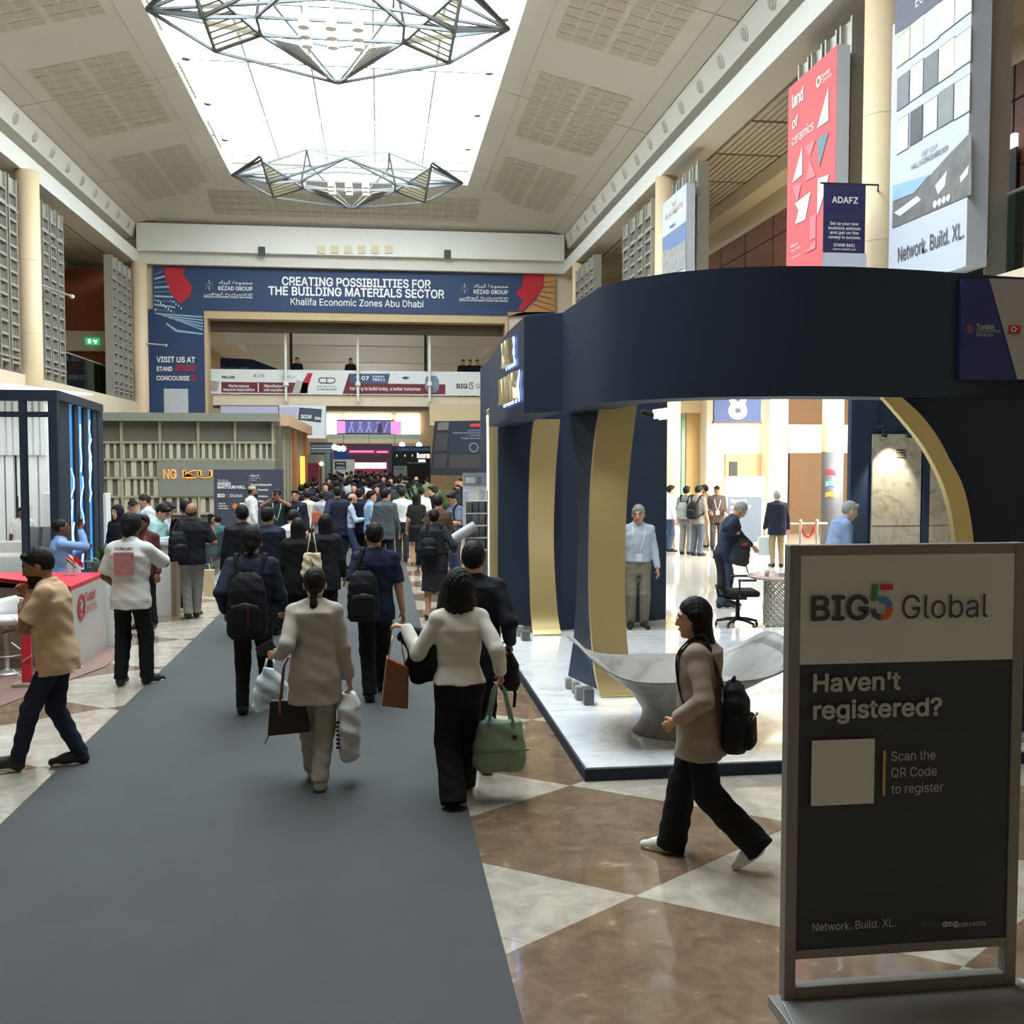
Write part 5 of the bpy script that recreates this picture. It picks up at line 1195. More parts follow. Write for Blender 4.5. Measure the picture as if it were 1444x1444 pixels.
f.rect(487, 593.5, 551, 611, M_screen, 1, 'screen'); f.rect(475.5, 593.5, 487, 611, M_pinkl, 1, 'pink_end'); f.rect(551, 594, 566, 612, M_pinkl, 1, 'pink_end'); f.rect(532, 597, 539, 610, mat('screen_brown', (90, 74, 90), .5), 2, 'screen_band')
for k in range(9):
    c = 491 + k * 6.2; f.poly([(c, 610), (c + 2, 610), (c + 7 - (k % 2) * 9, 594.5), (c + 5.5 - (k % 2) * 9, 594.5)], mat('screen_streak', (150, 150, 200), .4, emit=(170, 170, 220), es=.4), 2, 'screen_streak')
# far bridge balustrade
t, f = boxpx('glass_balustrade', 'pale green glass balustrade of the far bridge under the LED screen', 'balustrade', 462, 613, 592, 619, 80, .1, mat('far_glass', (180, 206, 186), .3, alpha=.8), part='glass_panel')
f.rect(462, 612.2, 592, 613.2, M_steel, 1, 'handrail'); f.rect(462, 619, 592, 625, M_cream, 1, 'slab_edge')
for u in (484, 520, 556): f.rect(u, 613, u + .8, 625, M_dk, 2, 'post')
t, f = boxpx('magenta_stand', 'magenta lit stand with a bright double screen at the end of the aisle', 'stand', 474, 626, 553, 690, 74, .6, mat('stand_plum', (78, 60, 84), .5), True)
f.rect(490, 634, 549, 640, M_mag, 1, 'lit_fascia'); f.rect(493, 635.5, 527, 638, M_pinkl, 2, 'lettering'); f.rect(531, 636, 547, 638.5, M_pinkl, 2, 'lettering')
f.rect(500, 640, 546, 652, mat('stand_dim', (92, 54, 70), .5), 1, 'recess'); f.rect(497, 652, 547, 672, M_mag, 1, 'lit_panel'); f.rect(500.5, 652.5, 521, 660.5, M_day, 2, 'screen'); f.rect(522, 652.5, 544.5, 660.5, M_day, 2, 'screen')
t, f = boxpx('blue_stand', 'deep blue stand with a white lettered board left of the magenta stand', 'stand', 470, 636, 491, 690, 62, .6, M_blue2, True)
f.rect(470, 648, 500, 672, M_bw, 1, 'white_frame'); f.rect(472, 650.5, 488, 662, M_navyd, 2, 'board'); f.text('HAFELE', 474.5, 655, 486, 2.6, M_txt, .03); f.rect(474, 657.5, 486.5, 661.5, M_ltblue, 3, 'lettering')
t, f = boxpx('striped_stand', 'stand with light blue stripes on its fascia, left of the deep blue stand', 'stand', 438, 624, 468, 690, 56, .6, mat('stand_slate', (58, 82, 96), .5), True)
for k in range(3): f.rect(438.5, 627.5 + k * 4, 468, 629.8 + k * 4, (M_ltblue, M_bw, M_ltblue)[k], 1, 'stripe')
f.rect(459, 639, 466, 690, mat('stand_aqua', (130, 160, 158), .5), 1, 'side_panel')
for u, v, w in ((472, 630.5, 'left'), (478, 632.5, 'left middle'), (484, 632.5, 'middle'), (567, 627.5, 'right'), (591, 627.5, 'far right')):
    p = at(u, v, 55); o = MB().lathe([(.0, -.16), (.12, -.1), (.16, 0), (.12, .1), (0, .16)], n=14).build('glow_lamp', M_day, None, True); o.location = p; tag(o, 'round glowing lamp over the far stands, the %s one' % w, 'light')
t, f = boxpx('red_stand', 'dark red panel stand with grey top on the left of the crowd', 'stand', 433, 641, 458, 720, 44, .5, mat('stand_taupe', (126, 120, 104), .6), True)
f.rect(433, 653, 454, 720, mat('stand_darkred', (108, 34, 40), .55), 1, 'red_panel'); f.rect(450, 653, 451, 720, M_gt, 2, 'post'); f.rect(455, 650, 458, 720, M_gt, 2, 'post')
p = at(453, 654, 43.8); o = MB().lathe([(.0, -.1), (.1, 0), (0, .1)], n=12).build('glow_lamp', M_day, None, True); o.location = p; tag(o, 'tiny glowing lamp on the post of the dark red stand', 'light')
# white hanging fascia with slate board (left under the bridge)
t, f = boxpx('white_fascia', 'white hanging fascia with a slate lettered board under the bridge, left', 'stand', 394, 572, 459, 618, 41, .6, mat('fascia_white', (206, 212, 214), .6, noise=.02))
f.poly([(422, 574.5), (454, 577), (452.5, 596), (420, 592)], mat('board_slate2', (60, 72, 84), .6), 1, 'board'); f.text('ISOCAM', 424.5, 590, 439, 5, M_txt, .03); f.text('duka', 444, 591.5, 452, 4, M_txt, .03); f.rect(430, 599, 436, 607, M_greytxt, 1, 'logo'); f.poly([(394, 574), (421, 574), (418, 592), (394, 586)], mat('fascia_lilac', (176, 172, 196), .6), 1, 'lilac_field')
tag(boxpx('lilac_banner', 'long pale lilac banner just above the grey facade, left under the bridge', 'banner', 311, 573, 392, 590, 41, .3, mat('fascia_lilac', (176, 172, 196), .6))[0])
t, f = boxpx('yellow_light_panel', 'tall warm glowing panel at the right end of the grey facade', 'sign', 424, 640, 431, 676, 40, .3, M_gd, True)
f.rect(426, 641, 429.5, 676, mat('warm_glow', (255, 220, 130), .5, noise=.02, emit=(255, 214, 120), es=1.6), 1, 'glow')
# right: dark stand "bora", sandy wall, dark info banner, palm
t, f = boxpx('dark_stand', 'dark slate stand with white lettering and lit posts right of the magenta stand', 'stand', 553, 631, 607, 700, 52, .6, mat('stand_dark', (44, 52, 54), .6), True)
f.rect(553, 629, 607, 636.5, M_blue2, 1, 'blue_fascia'); f.text('Turkish Construction', 560, 635, 606, 3.2, M_ltblue, .02); f.text('bora', 588.5, 645.5, 605.5, 6.5, M_lit, .05); f.rect(590, 648, 600, 651.5, M_lit, 2, 'lettering')
for u in (559, 570.5, 581): f.rect(u, 641, u + 1, 644, M_lit, 2, 'lit_post')
f.rect(555, 657, 574, 672, mat('board_pale', (172, 190, 190), .6), 1, 'board'); f.text('expo', 557, 662, 570, 3, M_greytxt, .02); f.rect(575, 653, 601, 690, mat('doorway_dark', (36, 34, 32), .6), 1, 'doorway'); f.rect(575, 652, 601, 653.5, M_gt, 2, 'door_frame')
a, b = at(606, 600, 40.6), at(700, 570, 40.6); struct(MB().b2((a[0], 40.6, a[2]), (b[0], 41.4, b[2])).build('trim_sandwall', mat('sand_panel', (186, 168, 132), .6, noise=.04)))
t = thing('info_banner', 'large dark slanted information banner with small pictures, right of the aisle', 'banner', (*at(645, 668, 30.0)[:2], 1.6)); f = Face(t, (t.location[0], 30.0, 0))
M_ib = mat('info_dark', (27, 26, 32), .6, noise=.04)
f.poly([(606, 670), (613, 594), (680, 593), (680, 671)], M_ib, 0, 'panel', .003)
f.poly([(618, 596), (633, 595), (632.5, 606), (616.5, 606.5)], mat('info_grey', (96, 94, 92), .6), 1, 'picture')
f.poly([(634.5, 595), (680, 594), (680, 640), (630, 641)], mat('info_navy', (26, 34, 50), .6), 1, 'navy_field')
for s_, u0, v, u1 in (('12th EDITION', 659, 608, 678), ('BUILDING MATERIALS EXPO', 639, 611.5, 678), ('1 - 4 JUNE 2026', 657, 615, 678), ('ISTANBUL EXPO CENTER', 650, 619, 678)): f.text(s_, u0, v, u1, 2, mat('info_text', (130, 150, 170), .6), .01)
f.disc(668, 631, 7, mat('info_logo', (96, 104, 116), .6), 2, 'logo', .7)
for pts in ([(615, 611), (632, 610.5), (630, 635), (612.5, 636)], [(613, 640), (630, 639.5), (628, 659), (611, 660)], [(634, 641.5), (677, 641), (677, 660), (633, 660)]): f.poly(pts, mat('info_pic', (50, 49, 54), .6, noise=.5, nscale=5), 1, 'picture')
f.poly([(663, 598), (678, 597), (678, 601), (663, 602)], M_redb, 2, 'lettering')
MB().tube([(-.6, .1, 0), (-.6, .1, -1.6)], .04).tube([(.6, .1, 0), (.6, .1, -1.6)], .04).build('support_leg', M_bk, t)
# palms and low planter behind the crowd on the right
p = at(610, 720, 29.0); t = thing('planter', 'long low planter with green palms right of the crowd', 'planter', (p[0], 29, 0)); MB().box((0, 0, .3), (2.4, .5, .6)).build('box', mat('planter_tan', (170, 150, 116), .6), t)
for k, (u, s) in enumerate(((592, 5), (606, 6), (622, 7), (631, 8))):
    p = at(u, 700, 29.0); leafplant(p[0], 29.0, .6, 90, (1.7, 1.4, 1.3, 1.0)[k], ('tallest feathery green palm in the planter, leftmost', 'green palm second from the left in the planter', 'bushy green palm in the planter left of the information banner', 'low green palm at the right end of the planter')[k], 'palm', False, .9, s, lw=.035)
# white shop boxes on the far left under the bridge, silhouettes handled with the people
# ------------------------------------------------------------------ people: smooth implicit surfaces meshed with surface nets
V3 = lambda *a: np.array(a, np.float64)
def unit(v): v = np.asarray(v, float); return v / (np.linalg.norm(v) + 1e-9)
def rotm(ax, deg):
    return np.array(Matrix.Rotation(R(deg), 3, ax))
I3 = np.eye(3)
class Prim:
    def __init__(s, fn, lo, hi, k=.02, op='u'): s.fn, s.lo, s.hi, s.k, s.op = fn, np.minimum(lo, hi), np.maximum(lo, hi), k, op
def cone(a, b, ra, rb, k=.02, n=None, f=1.0, cuts=(), op='u'):
    a, b = np.array(a, float), np.array(b, float); ba = b - a; L2 = ba @ ba + 1e-12; m = max(ra, rb)
    if n is not None: n = unit(n)
    def fn(x, y, z):
        px, py, pz = x - a[0], y - a[1], z - a[2]
        t = np.clip((px * ba[0] + py * ba[1] + pz * ba[2]) / L2, 0, 1)
        qx, qy, qz = px - t * ba[0], py - t * ba[1], pz - t * ba[2]
        r = ra + (rb - ra) * t
        if n is not None:
            g = (qx * n[0] + qy * n[1] + qz * n[2]) * (1 / f - 1); qx, qy, qz = qx + g * n[0], qy + g * n[1], qz + g * n[2]
        d = np.sqrt(qx * qx + qy * qy + qz * qz) - r
        if n is not None: d = d * min(1, .5 + .5 * f)
        for p, nn in cuts: d = np.maximum(d, (x - p[0]) * nn[0] + (y - p[1]) * nn[1] + (z - p[2]) * nn[2])
        return d
    return Prim(fn, np.minimum(a, b) - m, np.maximum(a, b) + m, k, op)
def ell(c, r, Rm=I3, k=.02, cuts=(), op='u'):
    c, r = np.array(c, float), np.array(r, float); ext = np.abs(Rm) @ r
    def fn(x, y, z):
        px, py, pz = x - c[0], y - c[1], z - c[2]
        l = [px * Rm[0, i] + py * Rm[1, i] + pz * Rm[2, i] for i in range(3)]
        k0 = np.sqrt(sum((l[i] / r[i]) ** 2 for i in range(3))); k1 = np.sqrt(sum((l[i] / r[i] ** 2) ** 2 for i in range(3))) + 1e-6
        d = k0 * (k0 - 1) / k1
        for p, nn in cuts: d = np.maximum(d, (x - p[0]) * nn[0] + (y - p[1]) * nn[1] + (z - p[2]) * nn[2])
        return d
    return Prim(fn, c - ext, c + ext, k, op)
def loft(o, Rm, st, k=.03, e=2.3, cuts=(), op='u'):
    """stack of (s, halfwidth, halfdepth, yoffset) along the local z of frame Rm at o"""
    o = np.array(o, float); st = np.array(st, float); S_, W_, D_, O_ = st.T
    cs = [o + Rm @ V3(sx * w, oy + sy * d, s) for s, w, d, oy in st for sx in (-1, 1) for sy in (-1, 1)]
    def fn(x, y, z):
        px, py, pz = x - o[0], y - o[1], z - o[2]
        l = [px * Rm[0, i] + py * Rm[1, i] + pz * Rm[2, i] for i in range(3)]
        w = np.interp(l[2], S_, W_).astype(np.float32); dd = np.interp(l[2], S_, D_).astype(np.float32); oo = np.interp(l[2], S_, O_).astype(np.float32)
        g = (np.abs(l[0] / w) ** e + np.abs((l[1] - oo) / dd) ** e) ** (1 / e)
        d = (g - 1) * np.minimum(w, dd)
        d = np.maximum(d, np.maximum(l[2] - S_[-1], S_[0] - l[2]))
        for p, nn in cuts: d = np.maximum(d, (x - p[0]) * nn[0] + (y - p[1]) * nn[1] + (z - p[2]) * nn[2])
        return d
    return Prim(fn, np.min(cs, 0), np.max(cs, 0), k, op)
CORN = np.array([(i, j, k) for i in (0, 1) for j in (0, 1) for k in (0, 1)])
EDG = [(a, b) for a in range(8) for b in range(a + 1, 8) if np.abs(CORN[a] - CORN[b]).sum() == 1]
def nets(prims, h, disp=None):
    """mesh the smooth union of prims; returns verts, quads"""
    us = [p for p in prims if p.op == 'u']
    lo = np.min([p.lo for p in us], 0) - 3 * h; hi = np.max([p.hi for p in us], 0) + 3 * h
    n = np.ceil((hi - lo) / h).astype(int) + 1
    D = np.full(n, .5, np.float32)
    ax = [np.arange(n[i], dtype=np.float32) * h + lo[i] for i in range(3)]
    for p in prims:
        m = p.k + 2.5 * h
        i0 = np.clip(np.floor((p.lo - m - lo) / h).astype(int), 0, n - 1); i1 = np.clip(np.ceil((p.hi + m - lo) / h).astype(int) + 1, 1, n)
        if (i1 <= i0).any(): continue
        sl = tuple(slice(a, b) for a, b in zip(i0, i1))
        x, y, z = ax[0][sl[0]][:, None, None], ax[1][sl[1]][None, :, None], ax[2][sl[2]][None, None, :]
        d = p.fn(x, y, z).astype(np.float32); cur = D[sl]; k = p.k
        if p.op == 'u': g = np.clip(.5 + .5 * (cur - d) / k, 0, 1); D[sl] = cur * (1 - g) + d * g - k * g * (1 - g)
        else: d = -d; g = np.clip(.5 + .5 * (d - cur) / k, 0, 1); D[sl] = cur * (1 - g) + d * g + k * g * (1 - g)
    if disp is not None: D += disp(ax[0][:, None, None], ax[1][None, :, None], ax[2][None, None, :]).astype(np.float32)
    s = D < 0
    cnt = np.zeros(n - 1, np.int8)
    for c in CORN: cnt += s[c[0]:n[0] - 1 + c[0], c[1]:n[1] - 1 + c[1], c[2]:n[2] - 1 + c[2]]
    act = np.argwhere((cnt > 0) & (cnt < 8))
    if not len(act): return np.zeros((0, 3)), np.zeros((0, 4), int)
    vals = np.stack([D[act[:, 0] + c[0], act[:, 1] + c[1], act[:, 2] + c[2]] for c in CORN], 1)
    acc = np.zeros((len(act), 3)); num = np.zeros(len(act))
    for a, b in EDG:
        va, vb = vals[:, a], vals[:, b]; cr = (va < 0) != (vb < 0); t = np.where(cr, va / np.where(cr, va - vb, 1), 0)
        acc += np.where(cr[:, None], CORN[a] + t[:, None] * (CORN[b] - CORN[a]), 0); num += cr
    P = lo + h * (act + acc / num[:, None])
    idx = np.full(n - 1, -1, np.int64); idx[tuple(act.T)] = np.arange(len(act))
    quads = []
    for axis in range(3):
        b_, c_ = (axis + 1) % 3, (axis + 2) % 3
        sl0 = [slice(None)] * 3; sl1 = [slice(None)] * 3; sl0[axis] = slice(0, -1); sl1[axis] = slice(1, None)
        e = np.argwhere(s[tuple(sl0)] != s[tuple(sl1)])
        e = e[(e[:, b_] > 0) & (e[:, c_] > 0)]
        inside = s[tuple(e.T)]
        q = []
        for db, dc in ((0, 0), (-1, 0), (-1, -1), (0, -1)):
            g = e.copy(); g[:, b_] += db; g[:, c_] += dc; q.append(idx[tuple(g.T)])
        q = np.stack(q, 1); q[~inside] = q[~inside][:, ::-1]; quads.append(q)
    Q = np.concatenate(quads); Q = Q[(Q >= 0).all(1)]
    return P, Q
def mesh_np(name, P, Q, m, parent=None, smooth=True):
    me = bpy.data.meshes.new(name); nv, nq = len(P), len(Q)
    me.vertices.add(nv); me.vertices.foreach_set('co', np.asarray(P, np.float32).ravel())
    me.loops.add(nq * 4); me.loops.foreach_set('vertex_index', np.asarray(Q, np.int32).ravel())
    me.polygons.add(nq); me.polygons.foreach_set('loop_start', np.arange(0, nq * 4, 4, dtype=np.int32)); me.polygons.foreach_set('loop_total', np.full(nq, 4, np.int32))
    me.polygons.foreach_set('use_smooth', np.ones(nq, bool)); me.update(calc_edges=True)
    me.materials.append(m)
    o = bpy.data.objects.new(name, me); COL.objects.link(o)
    if parent is not None: o.parent = parent
    return o
def sdf(name, prims, h, m, parent=None, disp=None):
    P, Q = nets(prims, h, disp)
    return mesh_np(name, P, Q, m, parent) if len(Q) else None
def ik(a, t, l1, l2, hint):
    a, t = np.array(a, float), np.array(t, float); d = t - a; L = np.linalg.norm(d)
    if L > (l1 + l2) * .999: d = d / L * (l1 + l2) * .999; L = (l1 + l2) * .999; t = a + d
    u = d / L; x = (l1 * l1 - l2 * l2 + L * L) / (2 * L); r = math.sqrt(max(l1 * l1 - x * x, 0))
    hh = np.array(hint, float); hh = unit(hh - u * (hh @ u)); return a + u * x + hh * r, t
def fold(amp, seed=0, sz=1.0):
    """soft cloth folds"""
    return lambda x, y, z: amp * (np.sin(38 * sz * x + 25 * z + seed) * np.sin(30 * sz * z + 12 * y + seed * 2.1) + .6 * np.sin(52 * sz * z + 20 * x - 22 * y + seed) * np.sin(27 * sz * y - 9 * x + seed))
SKIN = {'light': (214, 168, 140), 'mid': (200, 150, 120), 'tan': (150, 102, 76), 'dark': (112, 74, 56)}
def skin(t): return mat('skin_' + t, SKIN[t], .55, spec=.35, noise=.06, nscale=18)
def cloth(name, rgb, rough=.85, noise=.08): return mat('cloth_' + name, rgb, rough, spec=.2, noise=noise, nscale=30, bump=.08, bscale=260)
def hairm(name, rgb): return mat('hair_' + name, rgb, .62, spec=.2, noise=.35, nscale=60, stretch=(1, 1, .12), bump=.5, bscale=120)
M_hair = hairm('black', (26, 22, 22)); M_hairb = hairm('brown', (52, 38, 32)); M_hairg = hairm('grey', (150, 148, 144))
_shoe = {}
def shoe_mesh(kind, h):
    key = (kind, round(h, 4))
    if key not in _shoe:
        fl = ((V3(0, 0, .012), V3(0, 0, -1)),)
        up = [cone((0, -.055, .045), (0, .06, .045), .042, .042, .02, cuts=fl), cone((0, .05, .04), (0, .155, .03), .042, .033, .03, cuts=fl), cone((0, -.055, .05), (0, -.045, .11), .04, .04, .03, cuts=fl), cone((0, -.03, .085), (0, .08, .045), .036, .036, .03, cuts=fl)]
        if kind == 'heel': up = [cone((0, -.03, .07), (0, .08, .035), .026, .03, .02, cuts=fl), cone((0, .07, .03), (0, .15, .022), .03, .022, .02, cuts=fl), cone((0, -.05, .07), (0, -.055, .012), .016, .008, .02)]
        tall = .03 if kind == 'sneaker' else .02
        so = [loft((0, 0, 0), I3, [(.0, .0405, .118, .05), (tall * .5, .046, .123, .05), (tall, .044, .121, .05)], .005, 2.6)]
        _shoe[key] = (nets(up, h), nets(so, h))
    return _shoe[key]
def person(label, pos, rz=0.0, H=1.75, sex='m', lean=0.0, side=0.0, head=(0, 0), hands=None, elbows=None, feet=None, knees=None, hip=0.0, hipy=0.0, sk='mid', hair='short', hairmat=None,
           top=None, bottom=None, shoes=None, h=.012, face=False, group=None, fingers=True, curl=(35, 35), handdir=(None, None), thumb=(None, None), extra=None, seed=0, beard=None, glasses=False, bulk=1.0, noshoes=False, name='person'):
    """build one figure in its own frame (facing +Y), then place it"""
    t = thing(name, label, 'person', pos, R(rz), group); f = H; fem = sex == 'f'
    Rl = rotm('X', -lean) @ rotm('Y', side); up = Rl @ V3(0, 0, 1)
    feet = feet or [(-.09, .0, 0, 8, 0), (.09, 0, 0, -8, 0)]
    ank = []; footR = []
    for (x, y, z, yw, pt) in feet:
        Rf = rotm('Z', yw) @ rotm('X', pt); footR.append(Rf)
        piv = V3(0, .13, 0) if pt < 0 else V3(0, -.07, 0); off = piv - Rf @ piv
        ank.append((V3(x, y, z) + off + Rf @ V3(0, -.045, .085 * f / 1.75), V3(x, y, z) + off))
    hz0 = min([.525 * f] + [a[2] + math.sqrt(max(.01, (.4655 * f) ** 2 - (abs(a[0]) - .05 * f) ** 2 - (a[1] - hipy) ** 2)) + .015 * f for a, _ in ank]) if hip == 0 else .525 * f
    hipc = V3(0, hipy, hz0 + hip * f); neck = hipc + up * .298 * f
    sw = (.086 if fem else .096) * f * (.5 + .5 * bulk)
    sh = [neck + Rl @ V3(s * sw, -.004 * f, -.03 * f) for s in (-1, 1)]
    hj = [hipc + V3(s * .05 * f, 0, -.015 * f) for s in (-1, 1)]
    kn = []; 
    for i in (0, 1):
        k_, a_ = ik(hj[i], ank[i][0], .234 * f, .233 * f, (knees or ((-.12, 1, 0), (.12, 1, 0)))[i]); kn.append(k_); ank[i] = (a_, ank[i][1])
    # arms (left = -x)
    hw = hands or [None, None]; el = []; wr = []
    for i, s in enumerate((-1, 1)):
        tgt = hw[i] if hw[i] is not None else sh[i] + V3(s * .055 * f, .045 * f, -.305 * f)
        e_, w_ = ik(sh[i], tgt, .168 * f, .148 * f, (elbows or (None, None))[i] if (elbows and elbows[i] is not None) else (s * .2, -1, -.15)); el.append(e_); wr.append(w_)
    # head frame
    Rh = Rl @ rotm('Z', head[0]) @ rotm('X', head[1]); hs = f / 1.75 * (1.04 if fem else 1.06); hc = neck + Rl @ V3(0, .012 * f, 0) + up * .052 * f + Rh @ V3(0, .012, .062) * hs
    HP = lambda x, y, z: hc + Rh @ (V3(x, y, z) * hs)
    bk = bulk
    if fem: st = [(-.075, .088, .06, 0), (-.02, .099, .07, -.004), (.075, .074, .054, .002), (.16, .086, .064, .004), (.225, .092, .064, .0), (.272, .07, .046, -.004), (.3, .04, .036, -.004)]
    else: st = [(-.075, .085, .06, 0), (-.02, .096, .068, -.004), (.075, .088, .062, .002), (.16, .1, .068, .002), (.232, .104, .068, -.002), (.278, .074, .05, -.006), (.302, .045, .038, -.006)]
    st = [(s * f, w * f * bk, d * f * bk, o * f) for s, w, d, o in st]
    skm = skin(sk)
    B = [loft(hipc, Rl, st, .03)]
    for i, s in enumerate((-1, 1)):
        B += [cone(neck + up * .004 * f, sh[i], .03 * f, .03 * f, .03), cone(sh[i], el[i], .031 * f * bk, .025 * f * bk, .02), cone(el[i], wr[i], .025 * f * bk, .0165 * f, .012),
              cone(hj[i], kn[i], .05 * f * bk, .034 * f, .03), cone(kn[i], ank[i][0], .034 * f, .022 * f, .02)]
        if noshoes or True: B += [cone(ank[i][0], ank[i][1] + footR[i] @ V3(0, .09, .03), .019 * f, .013 * f, .02)]
    B += [cone(neck - up * .02 * f, HP(0, -.012, -.06), .036 * f * (.88 if fem else 1), .032 * f * (.86 if fem else 1), .02)]
    B += [ell(HP(0, -.012, .022), V3(.075, .095, .097) * hs, Rh, .02), ell(HP(0, .022, -.03), V3(.064, .068, .088) * hs, Rh, .02), cone(HP(0, .035, -.062), HP(0, .066, -.096), .042 * hs, .022 * hs, .02)]
    if h < .02:
        B += [cone(HP(0, .09, .012), HP(0, .108, -.026), .007 * hs, .0125 * hs, .012), cone(HP(-.012, .096, -.03), HP(.012, .096, -.03), .007 * hs, .007 * hs, .006), cone(HP(-.04, .078, .03), HP(.04, .078, .03), .011 * hs, .011 * hs, .012), cone(HP(-.018, .088, -.06), HP(.018, .088, -.06), .008 * hs, .008 * hs, .008)]
        B += [ell(HP(s * .033, .094, .008), V3(.017, .012, .011) * hs, Rh, .008, op='s') for s in (-1, 1)]
        B += [ell(HP(s * .077, -.004, -.008), V3(.011, .021, .032) * hs, Rh @ rotm('Z', s * -18), .006) for s in (-1, 1)]
    W = [];
    for i, s in enumerate((-1, 1)):
        fd = unit(wr[i] - el[i]); d = unit(handdir[i]) if handdir[i] is not None else fd
        th = np.array(thumb[i], float) if thumb[i] is not None else V3(-s * .35, 1, .0)
        th = unit(th - d * (th @ d)); nn = (-1 if s > 0 else 1) * np.cross(d, th); g = f / 1.75 * (.9 if fem else 1.0); w = wr[i]
        c1, c2 = R(curl[i] * .55), R(curl[i] * 1.5)
        B += [cone(w, w + d * .08 * g + th * .017 * g, .021 * g, .023 * g, .012, nn, .62), cone(w, w + d * .078 * g - th * .02 * g, .021 * g, .021 * g, .012, nn, .62)]
        if fingers and h < .02:
            for j, ln in enumerate((.07, .078, .072, .056)):
                b0 = w + d * (.084 - .004 * abs(j - 1.2)) * g + th * (.031 - .021 * j) * g
                d1 = d * math.cos(c1) + nn * math.sin(c1); d2 = d * math.cos(c2) + nn * math.sin(c2)
                b1 = b0 + d1 * ln * .52 * g; b2 = b1 + d2 * ln * .5 * g; r_ = max(.0088 * g, h * .85)
                B += [cone(b0 - d * .012 * g, b1, r_ * 1.05, r_, .004), cone(b1, b2, r_, r_ * .85, .003)]
            tb = w + d * .022 * g + th * .022 * g; t1 = tb + unit(d * .62 + th * .7 + nn * .25) * .042 * g; t2 = t1 + unit(d * .9 + th * .25 + nn * .45) * .03 * g; r_ = max(.0105 * g, h * .85)
            B += [cone(tb, t1, r_ * 1.2, r_, .008), cone(t1, t2, r_, r_ * .85, .004)]
        else: B += [cone(w + d * .08 * g, w + (d * math.cos(c1) + nn * math.sin(c1)) * .14 * g, .022 * g, .014 * g, .01, nn, .7)]
        W.append(dict(p=w + d * .085 * g + nn * .02 * g, d=d, n=nn, th=th, w=w))
    sdf('body', B, h, skm, t)
    # ---- clothes
    tp = dict(kind='tee', m=cloth('grey', (90, 90, 95)), sleeve=.5, hem=-.06, fit=.012); tp.update(top or {})
    bt = dict(kind='slim', m=cloth('black', (24, 24, 28)), hem=.045); bt.update(bottom or {})
    q = tp['fit']; hz = tp['hem'] * f
    if tp['kind'] != 'none':
        st2 = [(s, w + q + (max(0, -s / f) * .25 * f * .3 if tp['kind'] in ('blazer', 'loose') else 0), d + q * 1.1, o) for s, w, d, o in st if s > hz + .005]
        if tp['kind'] in ('blazer', 'loose'):
            k_ = 1 if fem else .7; st2 = [(s, max(w, (.086 if fem else .1) * f + q - .012 + (.011 * f * k_ if s < .1 * f else 0)), max(d, .066 * f + q), o) for s, w, d, o in st2[:-1]] + st2[-1:]
        lowest = min(st, key=lambda a: abs(a[0] - hz)) if hz > st[0][0] else st[0]
        wl, dl = (max(lowest[1], .096 * f) + q + ((.005 if fem else .012) * f if tp['kind'] in ('blazer', 'loose', 'dress') else 0)), max(lowest[2], .066 * f) + q * 1.4 + .006
        st2 = [(hz, wl + tp.get('flare', 0), dl + tp.get('flare', 0) * .8, lowest[3])] + st2
        if not tp.get('tucked'): st2 = [(s, max(w, .101 * f + q + .003) if s < .045 * f else w, max(d, .07 * f + q + .004) if s < .045 * f else d, o) for s, w, d, o in st2]
        T = [loft(hipc, Rl, st2, .03, 2.4)]
        ncut = ((neck + up * .03 * f, up),)
        T += [cone(neck - up * .015 * f, neck + up * (.022 if tp.get('collar', 0) == 0 else .04) * f, .043 * f, .04 * f, .025, cuts=((neck + up * (.012 if tp.get('collar', 0) == 0 else .034) * f + Rl @ V3(0, .0, 0), unit(up + Rl @ V3(0, .35, 0))),))]
        for i, s in enumerate((-1, 1)):
            sl = tp['sleeve']; sr = .0325 * f * bk + q * .45 + tp.get('puff', 0)
            T += [cone(neck + up * .0 * f, sh[i], .034 * f + q * .3, .031 * f + q * .4, .035)]
            dU = unit(el[i] - sh[i]); dF = unit(wr[i] - el[i])
            if sl <= .55: e_ = sh[i] + (el[i] - sh[i]) * (sl / .5); T += [cone(sh[i], e_, sr, sr + (.004 if sl < .5 else 0) + tp.get('sleeveflare', .004), .025, cuts=((e_, dU),))]
            else:
                e_ = el[i] + (wr[i] - el[i]) * ((sl - .5) / .5); T += [cone(sh[i], el[i], sr, sr * .88, .025), cone(el[i], e_, sr * .88, 0.021 * f + q * .4 + tp.get('cuff', 0), .02, cuts=((e_, dF),))]
        sdf(tp.get('name', {'blazer': 'jacket', 'loose': 'shirt', 'tee': 'shirt', 'dress': 'robe', 'shirt': 'shirt'}.get(tp['kind'], 'shirt')), T, h, tp['m'], t, fold(tp.get('fold', .0035) * min(1, 1.2 * f / 1.75), seed, .8))
